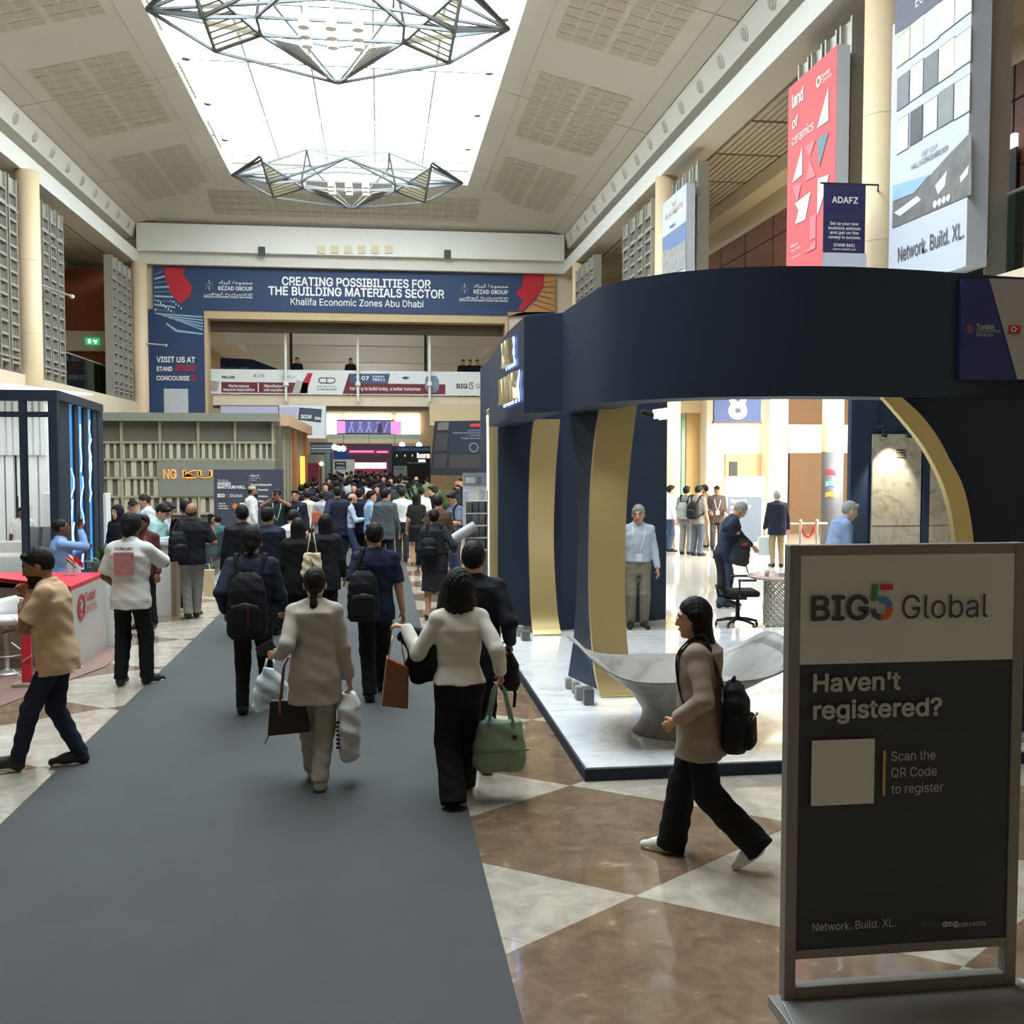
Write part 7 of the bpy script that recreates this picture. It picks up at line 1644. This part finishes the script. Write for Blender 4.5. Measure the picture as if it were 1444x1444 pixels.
# 10-20 middle distance
HM = .014
pos = hp(341, 709, 1.76); person('man in a black suit just ahead of the navy jacket man, on his left', pos, 0, 1.76, head=(10, 0), hair='short', top=dict(kind='blazer', sleeve=1, hem=-.11, fit=.024, m=C_suit), bottom=dict(kind='reg', m=C_black), feet=[(-.07, .2, 0, 0, 0), (.08, -.1, 0, 0, 0)], h=HM)
pos = hp(377, 713, 1.73); person('man in a navy suit and glasses ahead and right of the navy jacket man', pos, 0, 1.73, head=(-20, 0), hair='short', glasses=True, top=dict(kind='blazer', sleeve=1, hem=-.11, fit=.024, m=C_navysuit), bottom=dict(kind='reg', m=C_black), h=HM)
pos = hp(404, 714, 1.70); person('person in a white shirt bending forward between the navy suit and the long haired woman', pos, -20, 1.70, 'f', lean=14, head=(-5, -18), hair='short', top=dict(kind='loose', sleeve=1, hem=-.06, fit=.024, m=C_white), bottom=dict(kind='slim', m=C_black), h=HM)
pos = hp(420, 728, 1.63); A = person('woman with long black hair in a black suit, cream tote on her shoulder', pos, 0, 1.63, 'f', hair='long', top=dict(kind='blazer', sleeve=1, hem=-.12, fit=.022, m=C_black), bottom=dict(kind='wide', m=C_black), feet=[(-.06, .15, 0, 0, 0), (.07, -.1, 0, 0, 0)], h=HM)
def cream_tote(t):
    m = cloth('canvas_cream', (206, 190, 158)); sdf('bag_body', [loft((0, 0, -.13), I3, [(-.16, .12, .05, 0), (-.12, .135, .06, 0), (.1, .1, .04, 0), (.14, .09, .03, 0)], .02, 3)], .012, m, t, fold(.008, 6)); MB().tube([(-.06, 0, 0), (-.02, .02, .26), (.02, .02, .26), (.06, 0, 0)], .008, 6).build('handle', m, t, True); MB().tube([(-.02, -.06, -.05), (.02, -.06, -.12), (.0, -.062, -.16)], .006, 6).build('print', M_bk, t)
p = at(440, 781, pos[1] - .18); t = thing('tote_bag', 'cream canvas tote bag hanging between the two women in black', 'bag', p); cream_tote(t)
pos = hp(459, 722, 1.66); person('woman with long black hair in a plain black jacket, right of the cream tote', pos, 0, 1.66, 'f', hair='long', top=dict(kind='blazer', sleeve=1, hem=-.13, fit=.022, m=cloth('black_soft', (32, 32, 36))), bottom=dict(kind='slim', m=C_black), feet=[(-.05, .2, 0, 0, 0), (.06, -.1, 0, 0, 0)], h=HM)
pos = hp(612, 716, 1.64); A = person('woman in a dark grey suit with small backpack ahead of the woman in cream', pos, 0, 1.64, 'f', hair='bun', hands=(None, V3(.3, .12, 1.0)), top=dict(kind='blazer', sleeve=1, hem=-.1, fit=.022, m=cloth('charcoal_suit', (46, 47, 52))), bottom=dict(kind='skirt', m=cloth('charcoal_suit', (46, 47, 52)), hem=.26), h=HM)
MB().tube([A['HP'](-.05, -.02, -.115), A['HP'](0, -.06, -.105), A['HP'](.05, -.02, -.115)], .007, 6).build('shirt_collar', M_white, A['obj'], True)
backpack(A, 'small black backpack on the woman in the dark grey suit', (.24, .12, .30), -.08, -.08, h=.013, straps=(1, 1))
p = at(655, 751, pos[1] - .02); t = thing('rolled_mat', 'silver grey rolled cushion under the right arm of the woman in the dark grey suit', 'roll', p); sdf('roll', [cone((-.2, .0, -.12), (.16, .05, .1), .075, .075, cuts=((V3(.16, .05, .1), unit(V3(.36, .05, .22))), (V3(-.2, 0, -.12), -unit(V3(.36, .05, .22)))))], .012, mat('silver_wrap', (166, 168, 172), .4), t)
pos = hp(618, 697, 1.74); person('man in a brown jacket, back to us, behind the dark grey suit woman', pos, 5, 1.74, head=(-30, -10), sk='mid', hair='short', top=dict(kind='shirt', sleeve=1, hem=-.08, fit=.024, m=cloth('brown_jacket', (92, 72, 58))), bottom=dict(kind='reg', m=C_black), h=.017)
pos = hp(641, 692, 1.74); A = person('man in a grey blue t-shirt with glasses reading his phone by the brochure rack', pos, 120, 1.74, head=(0, -22), face=True, glasses=True, hands=(V3(-.12, .3, 1.12), V3(.14, .3, 1.12)), elbows=((-1, -.5, -1), (1, -.5, -1)), sk='mid', hair='short', top=dict(kind='tee', sleeve=.45, hem=-.07, fit=.02, m=cloth('slate_tee', (104, 114, 134))), bottom=dict(kind='reg', m=C_bjean), h=.017)
backpack(A, 'black backpack on the man reading his phone by the brochure rack', (.3, .17, .46), -.05, 0, h=.017)
held(A, 1, 'phone in the hands of the man in the grey blue t-shirt', 'phone', 'phone', lambda t: phone(t), (-.08, .03, .02))
pos = gp(490, 790); pos[1] -= 1.5; A = person('balding bearded man in a light blue shirt checking his phone, facing right', hp(491, 694, 1.66), -80, 1.68, lean=4, head=(0, -16), hands=(V3(-.1, .3, 1.06), V3(.1, .32, 1.08)), elbows=((-1, -.6, -1), (1, -.6, -1)), sk='mid', hair='fringe', hairmat=M_hairb, beard=M_hairb, face=True, top=dict(kind='shirt', tucked=1, sleeve=1, hem=.02, fit=.016, m=cloth('light_blue_shirt', (176, 186, 206))), bottom=dict(kind='reg', m=C_bjean), feet=[(-.06, -.15, 0, 0, 0), (.06, .2, 0, 0, 0)], h=.017)
held(A, 1, 'phone in the hand of the balding bearded man', 'phone', 'phone', lambda t: phone(t), (.0, .05, .02))
C_plaid = cloth('plaid_grey', (82, 88, 92), .85, .3)
pos = hp(543, 688, 1.78); person('man in a grey checked jacket turning his head right, middle of the carpet', pos, -8, 1.78, head=(-45, -4), sk='mid', hair='short', top=dict(kind='blazer', sleeve=1, hem=-.11, fit=.024, m=C_plaid), bottom=dict(kind='reg', m=C_navysuit), h=.017)
pos = hp(567, 687, 1.72); person('man in a white shirt and dark trousers walking away right of the checked jacket', pos, 0, 1.72, hair='short', hands=(V3(-.3, .1, 1.0), V3(.24, .1, .85)), top=dict(kind='shirt', tucked=1, sleeve=.62, hem=.01, fit=.018, m=C_white), bottom=dict(kind='reg', m=cloth('charcoal_trouser', (52, 48, 52))), feet=[(-.07, .1, 0, 0, 0), (.08, -.1, 0, 0, 0)], h=.018)
pos = gp(588, 797); person('woman with long hair in a black top and short black skirt, bare legs', pos, -5, 1.63, 'f', hair='long', top=dict(kind='shirt', sleeve=.4, hem=-.02, fit=.014, m=cloth('black_top', (44, 40, 42))), bottom=dict(kind='skirt', hem=.33, m=C_black), shoes=dict(kind='heel'), h=.018)
pos = hp(522, 690, 1.72); person('man in a pale blue polo shirt facing right beside the checked jacket', pos, -85, 1.72, head=(0, 0), face=True, sk='mid', hair='short', hands=(V3(-.15, .28, 1.0), V3(.15, .28, 1.0)), top=dict(kind='tee', sleeve=.45, hem=-.07, fit=.018, m=cloth('pale_blue', (150, 172, 204)), collar=1), bottom=dict(kind='reg', m=C_black), h=.018)
pos = hp(476, 685, 1.80); person('big man in a navy suit, back to us, left of the balding bearded man', pos, 10, 1.80, head=(5, 0), bulk=1.1, sk='mid', hair='short', hands=(V3(-.3, -.05, 1.0), None), top=dict(kind='blazer', sleeve=.98, hem=-.11, fit=.026, m=C_navysuit), bottom=dict(kind='reg', m=C_navysuit), h=.018)
pos = hp(506, 688, 1.74); person('man in a dark navy suit behind the balding bearded man', pos, -20, 1.74, hair='short', top=dict(kind='blazer', sleeve=1, hem=-.11, fit=.024, m=cloth('suit_ink', (30, 34, 50))), bottom=dict(kind='reg', m=C_suit), h=.018)
pos = hp(354, 684, 1.76); person('man in a white robe and embroidered cap walking right before the slate board', pos, -75, 1.76, face=True, beard=M_hair, sk='tan', hair='kufi', hairmat=cloth('cap_pattern', (196, 186, 164), .9, .4), top=dict(kind='loose', sleeve=1, hem=-.42, fit=.022, m=C_white, puff=.01), bottom=dict(kind='slim', m=C_white), h=.018)
pos = hp(391, 689, 1.74); A = person('man in a dark green shirt with a white lanyard photographing with raised phone', pos, 178, 1.74, face=True, sk='tan', hair='short', hands=(V3(-.07, .3, 1.52), V3(.07, .3, 1.52)), elbows=((-1, .2, -.5), (1, .2, -.5)), top=dict(kind='tee', sleeve=.45, hem=-.07, fit=.02, m=cloth('dark_green', (36, 56, 52)), lanyard=M_white, badge=False), bottom=dict(kind='reg', m=C_black), h=.018, handdir=(V3(.3, .1, 1), V3(-.3, .1, 1)))
held(A, 1, 'phone raised before the face of the man in dark green', 'phone', 'phone', lambda t: phone(t, (30, 30, 34), Matrix(rotm('Y', 90))), (-.08, .02, .03))
pos = hp(417, 689, 1.74); person('young man in a navy suit, blue tie and white lanyard facing us', pos, 172, 1.74, face=True, sk='mid', hair='short', top=dict(kind='blazer', sleeve=1, hem=-.11, fit=.024, m=C_navysuit, lanyard=M_white), bottom=dict(kind='reg', m=C_navysuit), h=.018)
pos = hp(433, 691, 1.64); person('woman in a cream jacket, back to us, right of the young man with lanyard', pos, 20, 1.64, 'f', hair='short', top=dict(kind='blazer', sleeve=1, hem=-.08, fit=.024, m=cloth('cream_jacket', (206, 200, 178))), bottom=dict(kind='slim', m=C_black), h=.02)
pos = hp(454, 692, 1.64); A = person('woman in a pale grey dress left of the big man in navy', pos, 10, 1.64, 'f', hair='short', top=dict(kind='loose', sleeve=.5, hem=-.15, fit=.024, m=cloth('pale_grey', (166, 168, 176))), bottom=dict(kind='wide', m=C_black), h=.02)
def orange_bag(t): MB().slab([(-.12, -.05, -.24), (.12, -.05, -.24), (.1, -.04, 0), (-.1, -.04, 0)], (0, .1, 0)).build('bag_body', mat('orange_leather', (176, 96, 62), .5), t, bevel=.01); MB().tube([(-.06, 0, 0), (0, 0, .15), (.06, 0, 0)], .008, 6).build('handle', mat('orange_leather', (176, 96, 62), .5), t)
p = at(447, 722, pos[1] - .2); t = thing('handbag', 'orange brown handbag of the woman in the pale grey dress', 'bag', p); orange_bag(t)
# right of the carpet, farther
for u, v, H, kw, lab in ((587, 671, 1.78, dict(rz=0, hair='fringe', top=dict(kind='blazer', sleeve=1, hem=-.11, fit=.026, m=cloth('suit_deepblue', (30, 42, 60)))), 'bald man in a deep blue suit, back to us, before the planter'), (603, 672, 1.76, dict(rz=30, hair='buzz', top=dict(kind='blazer', sleeve=1, hem=-.1, fit=.024, m=cloth('olive_jacket', (128, 120, 92)))), 'man with cropped hair in an olive jacket among the palms'),
        (610, 684, 1.72, dict(rz=100, hair='short', face=True, top=dict(kind='shirt', sleeve=1, hem=-.08, fit=.022, m=C_black)), 'man in a black sweater facing left before the palms'), (563, 671, 1.78, dict(rz=175, hair='short', face=True, sk='tan', beard=M_hair, top=dict(kind='blazer', sleeve=1, hem=-.11, fit=.024, m=cloth('grey_coat', (126, 126, 130)))), 'bearded man in a grey coat facing us, right side of the crowd'),
        (646, 677, 1.76, dict(rz=80, hair='fringe', hairmat=M_hairb, face=True, glasses=True, beard=M_hairb, top=dict(kind='blazer', sleeve=1, hem=-.11, fit=.026, m=C_navysuit)), 'bald man with glasses in a navy suit facing left by the brochure rack'), (652, 674, 1.76, dict(rz=130, hair='short', face=True, top=dict(kind='blazer', sleeve=1, hem=-.11, fit=.024, m=C_suit)), 'man in a black suit half hidden behind the bald man with glasses'),
        (594, 686, 1.70, dict(rz=-10, hair='short', top=dict(kind='shirt', sleeve=1, hem=-.02, fit=.02, m=C_white)), 'man in a white shirt and dark strap beside the woman in the short skirt'), (465, 673, 1.74, dict(rz=160, hair='short', face=True, top=dict(kind='blazer', sleeve=1, hem=-.11, fit=.024, m=C_suit)), 'man in a black suit facing us at the left side of the crowd'), (490, 673, 1.62, dict(rz=0, sex='f', hair='long', hairmat=M_hairb, top=dict(kind='shirt', sleeve=1, hem=-.06, fit=.02, m=C_black)), 'woman with long brown hair, back to us, in the crowd'),
        (437, 677, 1.72, dict(rz=20, hair='short', top=dict(kind='shirt', sleeve=1, hem=-.06, fit=.02, m=C_navysuit)), 'dark haired man in navy before the dark red stand, left one'), (445, 677, 1.70, dict(rz=-30, hair='short', top=dict(kind='shirt', sleeve=1, hem=-.06, fit=.02, m=C_black)), 'dark haired man in black before the dark red stand, right one'), (548, 677, 1.76, dict(rz=0, hair='short', top=dict(kind='blazer', sleeve=1, hem=-.11, fit=.024, m=cloth('suit_slate', (52, 58, 66)))), 'man in a slate suit in the crowd above the checked jacket')):
    bt = dict(kind='reg', m=C_black); person(lab, hp(u, v, H), kw.pop('rz'), H, bottom=bt, h=.022, **kw)
# left stands
A = person('man in a blue sweater sitting on a white armchair, phone at his ear', V3(at(90, 725, 14.5)[0], 14.5, .3), -65, 1.74, head=(0, 4), hip=-.265, hipy=-.02, lean=-4, hands=(V3(-.16, .25, .80), V3(.05, .2, 1.10)), elbows=((-.6, .2, -1), (.5, .5, -1)), feet=[(-.1, .48, 0, 0, 0), (.1, .5, 0, 0, 0)], sk='dark', hair='buzz', face=True, top=dict(kind='shirt', sleeve=1, hem=-.03, fit=.02, m=cloth('sky_sweater', (128, 158, 206))), bottom=dict(kind='reg', m=C_black), h=.014, handdir=(None, V3(-.2, -.1, 1)), knees=((0, 1, .6), (0, 1, .6)))
held(A, 1, 'dark phone at the ear of the man in the blue sweater', 'phone', 'phone', lambda t: phone(t), (-.02, -.02, .03))
Y0 = 16.6
for u, v, H, Y, kw, lab in ((167, 697, 1.66, 16.7, dict(rz=150, sex='f', hair='hijab', hairmat=cloth('hijab_black', (26, 26, 34)), face=True, top=dict(kind='loose', sleeve=1, hem=-.35, fit=.03, m=cloth('abaya_black', (28, 28, 36)))), 'woman in a black headscarf and abaya behind the white counter'),
        (187, 692, 1.70, 17.6, dict(rz=190, hair='cap', hairmat=C_black, top=dict(kind='shirt', sleeve=1, hem=-.05, fit=.026, m=cloth('black_hoodie', (38, 38, 44)))), 'person in a black cap and printed hoodie beside the woman in the headscarf'),
        (207, 680, 1.74, 19.5, dict(rz=110, sex='f', hair='bun', hairmat=M_hairb, head=(0, -18), top=dict(kind='blazer', sleeve=1, hem=-.1, fit=.024, m=C_white)), 'woman with pinned up hair in a white jacket behind the counter group'),
        (213, 700, 1.72, 16.3, dict(rz=-110, lean=12, head=(0, -26), hair='short', face=True, hands=(V3(-.15, .42, 1.14), V3(.15, .42, 1.14)), top=dict(kind='blazer', sleeve=1, hem=-.09, fit=.024, m=cloth('mint_jacket', (170, 204, 204)))), 'man in a mint jacket leaning over the white counter'),
        (224, 704, 1.70, 17.0, dict(rz=-100, lean=8, head=(0, -22), hair='short', face=True, top=dict(kind='shirt', sleeve=1, hem=-.06, fit=.02, m=cloth('pale_print', (190, 204, 226), .85, .3))), 'man in a pale printed shirt behind the mint jacket'),
        (262, 711, 1.73, 16.4, dict(rz=20, hair='short', top=dict(kind='shirt', sleeve=1, hem=-.06, fit=.02, m=cloth('maroon_dark', (56, 40, 44)))), 'dark haired man hidden behind the balding man in black'),
        (203, 724, 1.60, 14.6, dict(rz=160, hair='short', sk='dark', top=dict(kind='shirt', sleeve=1, hem=-.06, fit=.02, m=cloth('dark_red', (84, 44, 44)))), 'person in dark red hidden behind the white polo man'),
        (30, 690, 1.47, 20.2, dict(rz=200, hair='short', sk='dark', top=dict(kind='tee', sleeve=.45, hem=-.06, fit=.02, m=C_white)), 'person in a white t-shirt half hidden behind the white slats')):
    x = at(u, v, Y)[0]; person(lab, V3(x, Y, .02), kw.pop('rz'), H, bottom=dict(kind='reg', m=C_black), h=.016, **kw)
pos = gp(308, 805, 0); person('person in a teal top sitting on the white shell chair before the slate board', pos, 30, 1.68, head=(20, -10), hip=-.27, hands=(V3(-.15, .3, .8), V3(.15, .3, .8)), feet=[(-.1, .42, 0, 0, 0), (.1, .42, 0, 0, 0)], knees=((0, 1, .8), (0, 1, .8)), hair='short', top=dict(kind='shirt', sleeve=1, hem=-.03, fit=.02, m=cloth('teal_top', (62, 96, 104))), bottom=dict(kind='reg', m=C_black), h=.018)
# inside and behind the navy stand
A = person('grey haired man in a pale striped shirt and lanyard standing behind the gold strip', V3(*gnd(899, 886)[:2], 0), 172, 1.745, face=True, head=(-12, -4), hands=(None, V3(.26, .02, .84)), sk='mid', hair='fade', hairmat=M_hairg, top=dict(kind='shirt', tucked=1, sleeve=1, hem=.015, fit=.018, m=cloth('pale_stripe', (186, 196, 208)), lanyard=M_white, collar=1), bottom=dict(kind='reg', m=cloth('stone_chino', (138, 130, 116))), shoes=SN_dark, h=.011)
pos = V3(*gnd(1022, 857)[:2], 0); A = person('man in a dark denim jacket looking into a backpack behind the office chair', pos, -98, 1.76, lean=14, head=(-4, -30), hands=(loc(pos, -98, 1060, 770, .15), loc(pos, -98, 1036, 752, -.22)), elbows=((-.8, -.5, -.8), (.8, -.6, -.8)), feet=[(-.1, .1, 0, 0, 0), (.1, -.05, 0, 0, 0)], face=True, sk='mid', hair='fade', hairmat=M_hairg, top=dict(kind='shirt', sleeve=1, hem=-.1, fit=.028, m=cloth('denim_jacket', (44, 52, 68))), bottom=dict(kind='reg', m=C_bjean), shoes=SN_dark, h=.012)
p = at(1044, 776, pos[1] - .15); t = thing('backpack', 'dark grey backpack with a red tag held by the man in the denim jacket', 'bag', p, R(15)); m_ = cloth('pack_grey', (54, 56, 58))
sdf('main_body', [loft((0, 0, -.02), rotm('Y', 14), [(-.22, .13, .09, 0), (-.16, .18, .12, 0), (.06, .16, .11, 0), (.2, .1, .06, 0)], .02)], .012, m_, t, fold(.004, 8)); MB().box((.0, -.115, .1), (.09, .01, .05)).build('red_tag', M_redb, t); MB().tube([(.1, 0, -.2), (.14, 0, -.34), (.16, 0, -.36)], .008, 6).build('loose_strap', M_strap, t)
pos = V3(*gnd(1095, 800)[:2], 0); A = person('man with cropped grey hair, navy blazer and khaki trousers near the red rope', pos, -8, 1.72, hair='buzz', hairmat=M_hairg, sk='light', top=dict(kind='blazer', sleeve=1, hem=-.11, fit=.024, m=C_navysuit), bottom=dict(kind='slim', m=C_khaki), shoes=SN_dark, h=.016)
def paperbag(t): MB().slab([(-.14, -.06, -.5), (.14, -.06, -.5), (.13, -.05, -.1), (-.13, -.05, -.1)], (0, .12, 0)).build('bag_body', mat('bag_paleblue', (190, 204, 208), .5), t); MB().tube([(-.05, 0, -.1), (0, 0, .01), (.05, 0, -.1)], .006, 6).build('handle', M_white, t)
held(A, 0, 'pale blue carrier bag of the man in the navy blazer', 'carrier_bag', 'bag', paperbag)
pos = V3(at(1176, 708, 13.9)[0], 13.9, 0); A = person('older grey haired man in a light blue jacket leaning forward, above the register sign', pos, -96, 1.82, lean=16, head=(0, -4), face=True, sk='light', hair='short', hairmat=M_hairg, hands=(V3(-.2, .25, .9), V3(.2, .3, .9)), top=dict(kind='blazer', sleeve=1, hem=-.1, fit=.024, m=cloth('light_blue_jacket', (132, 150, 182)), collar=1), bottom=dict(kind='reg', m=C_jean), h=.011)
for u, vf, H, rz, kw, lab in ((944, 778, 1.74, -90, dict(hair='short', top=dict(kind='shirt', sleeve=1, hem=-.04, fit=.02, m=C_white), bottom=dict(kind='reg', m=C_bjean)), 'man in a white shirt and jeans at the left edge of the entrance group'),
        (967, 782, 1.74, -40, dict(hair='short', top=dict(kind='tee', sleeve=.5, hem=-.08, fit=.022, m=cloth('mid_grey', (116, 118, 118))), bottom=dict(kind='reg', m=C_grey)), 'man in a grey t-shirt with a pale backpack in the entrance group'),
        (983, 784, 1.76, -50, dict(hair='short', head=(0, -16), top=dict(kind='tee', sleeve=.5, hem=-.07, fit=.02, m=cloth('stone_tee', (136, 130, 124))), bottom=dict(kind='reg', m=cloth('slate_trouser', (84, 90, 104)))), 'man in a stone t-shirt looking down in the entrance group'),
        (994, 772, 1.72, 60, dict(hair='short', sk='tan', face=True, top=dict(kind='tee', sleeve=.5, hem=-.07, fit=.02, m=cloth('tan_tee', (140, 112, 90))), bottom=dict(kind='reg', m=C_khaki)), 'man in a tan top half hidden in the entrance group'),
        (1010, 776, 1.72, 170, dict(hair='cap', hairmat=C_black, sk='tan', face=True, hands=(V3(-.2, .2, 1.0), V3(.2, .2, 1.0)), top=dict(kind='blazer', sleeve=1, hem=-.1, fit=.024, m=cloth('brown_suit', (74, 64, 60)), lanyard=M_white), bottom=dict(kind='reg', m=cloth('brown_suit', (74, 64, 60)))), 'man in a black cap, brown jacket and white lanyard facing us in the entrance group')):
    A = person(lab, V3(*gnd(u, vf)[:2], 0), rz, H, h=.018, **kw)
    if 'pale backpack' in lab: backpack(A, 'pale grey backpack in the entrance group', (.28, .16, .42), -.06, m=cloth('pack_pale', (150, 156, 150)), h=.018)
    if 'stone' in lab: backpack(A, 'dark backpack on the man in the stone t-shirt', (.3, .16, .42), -.06, h=.018)
# people on the bridge
for u, lab in ((419, 'person in dark clothes on the bridge, left of the middle rod'), (494.5, 'person in dark clothes on the bridge beside the middle rod'), (653, 'leftmost of the three people at the right end of the bridge'), (663, 'middle one of the three people at the right end of the bridge'), (673, 'rightmost of the three people at the right end of the bridge')):
    Y = 44.6; person(lab, V3(at(u, 520, Y)[0], Y, 5.05), 180, 1.72, hair='short', top=dict(kind='shirt', sleeve=1, hem=-.06, fit=.022, m=C_suit), bottom=dict(kind='reg', m=C_black), h=.03)
# far crowd: a few kinds of figure, each copied
kinds = []
for k, (lab, kw) in enumerate((('small figure in a dark suit walking away in the far crowd', dict(rz=0, H=1.75, hair='short', top=dict(kind='blazer', sleeve=1, hem=-.11, fit=.024, m=C_suit), feet=[(-.07, .2, 0, 0, 0), (.07, -.1, 0, 0, 0)])), ('small figure in a pale shirt walking away in the far crowd', dict(rz=0, H=1.72, hair='short', top=dict(kind='shirt', sleeve=1, hem=-.05, fit=.02, m=cloth('pale_shirt', (186, 190, 198))))), ('small figure in a navy suit facing us in the far crowd', dict(rz=178, H=1.76, hair='short', top=dict(kind='blazer', sleeve=1, hem=-.11, fit=.024, m=C_navysuit))), ('small long haired woman in dark clothes in the far crowd', dict(rz=0, H=1.63, sex='f', hair='long', top=dict(kind='shirt', sleeve=1, hem=-.08, fit=.022, m=cloth('plum_dark', (62, 48, 54))))), ('small figure in a grey shirt facing sideways in the far crowd', dict(rz=80, H=1.74, hair='short', top=dict(kind='shirt', sleeve=1, hem=-.06, fit=.022, m=cloth('grey_shirt', (112, 112, 116))))))):
    kinds.append((lab, kw))
rnd = random.Random(11); spots = []; taken = [(o.location.x, o.location.y) for o in bpy.data.objects if o.get('category') in ('person', 'planter')]
tries = 0
while len(spots) < 84 and tries < 6000:
    tries += 1; Y = 27 + 45 * rnd.random() ** 1.15; x = rnd.uniform(-2.3 if Y < 57 else -3.2, 1.2 + (Y - 27) * .015)
    u = 535 + x / Y * 1444
    if Y < 33 and x > .5: continue
    if all(math.hypot(x - a, (Y - b) * .8) > .66 for a, b in spots + taken): spots.append((x, Y))
protos = {}
for i, (x, Y) in enumerate(spots):
    k = (0, 0, 2, 1, 3, 0, 4, 0, 2, 3)[i % 10]; lab, kw = kinds[k]
    if k not in protos:
        kw = dict(kw); protos[k] = person(lab, V3(x, Y, CZ), kw.pop('rz'), kw.pop('H'), bottom=dict(kind='reg', m=C_black), h=.026, group='far crowd: ' + lab, **kw)['obj']; continue
    c = copy_tree(protos[k]); c.location = (x, Y, CZ); c.rotation_euler.z = protos[k].rotation_euler.z + rnd.uniform(-.5, .5); s_ = rnd.uniform(.95, 1.05); c.scale = (s_, s_, s_)
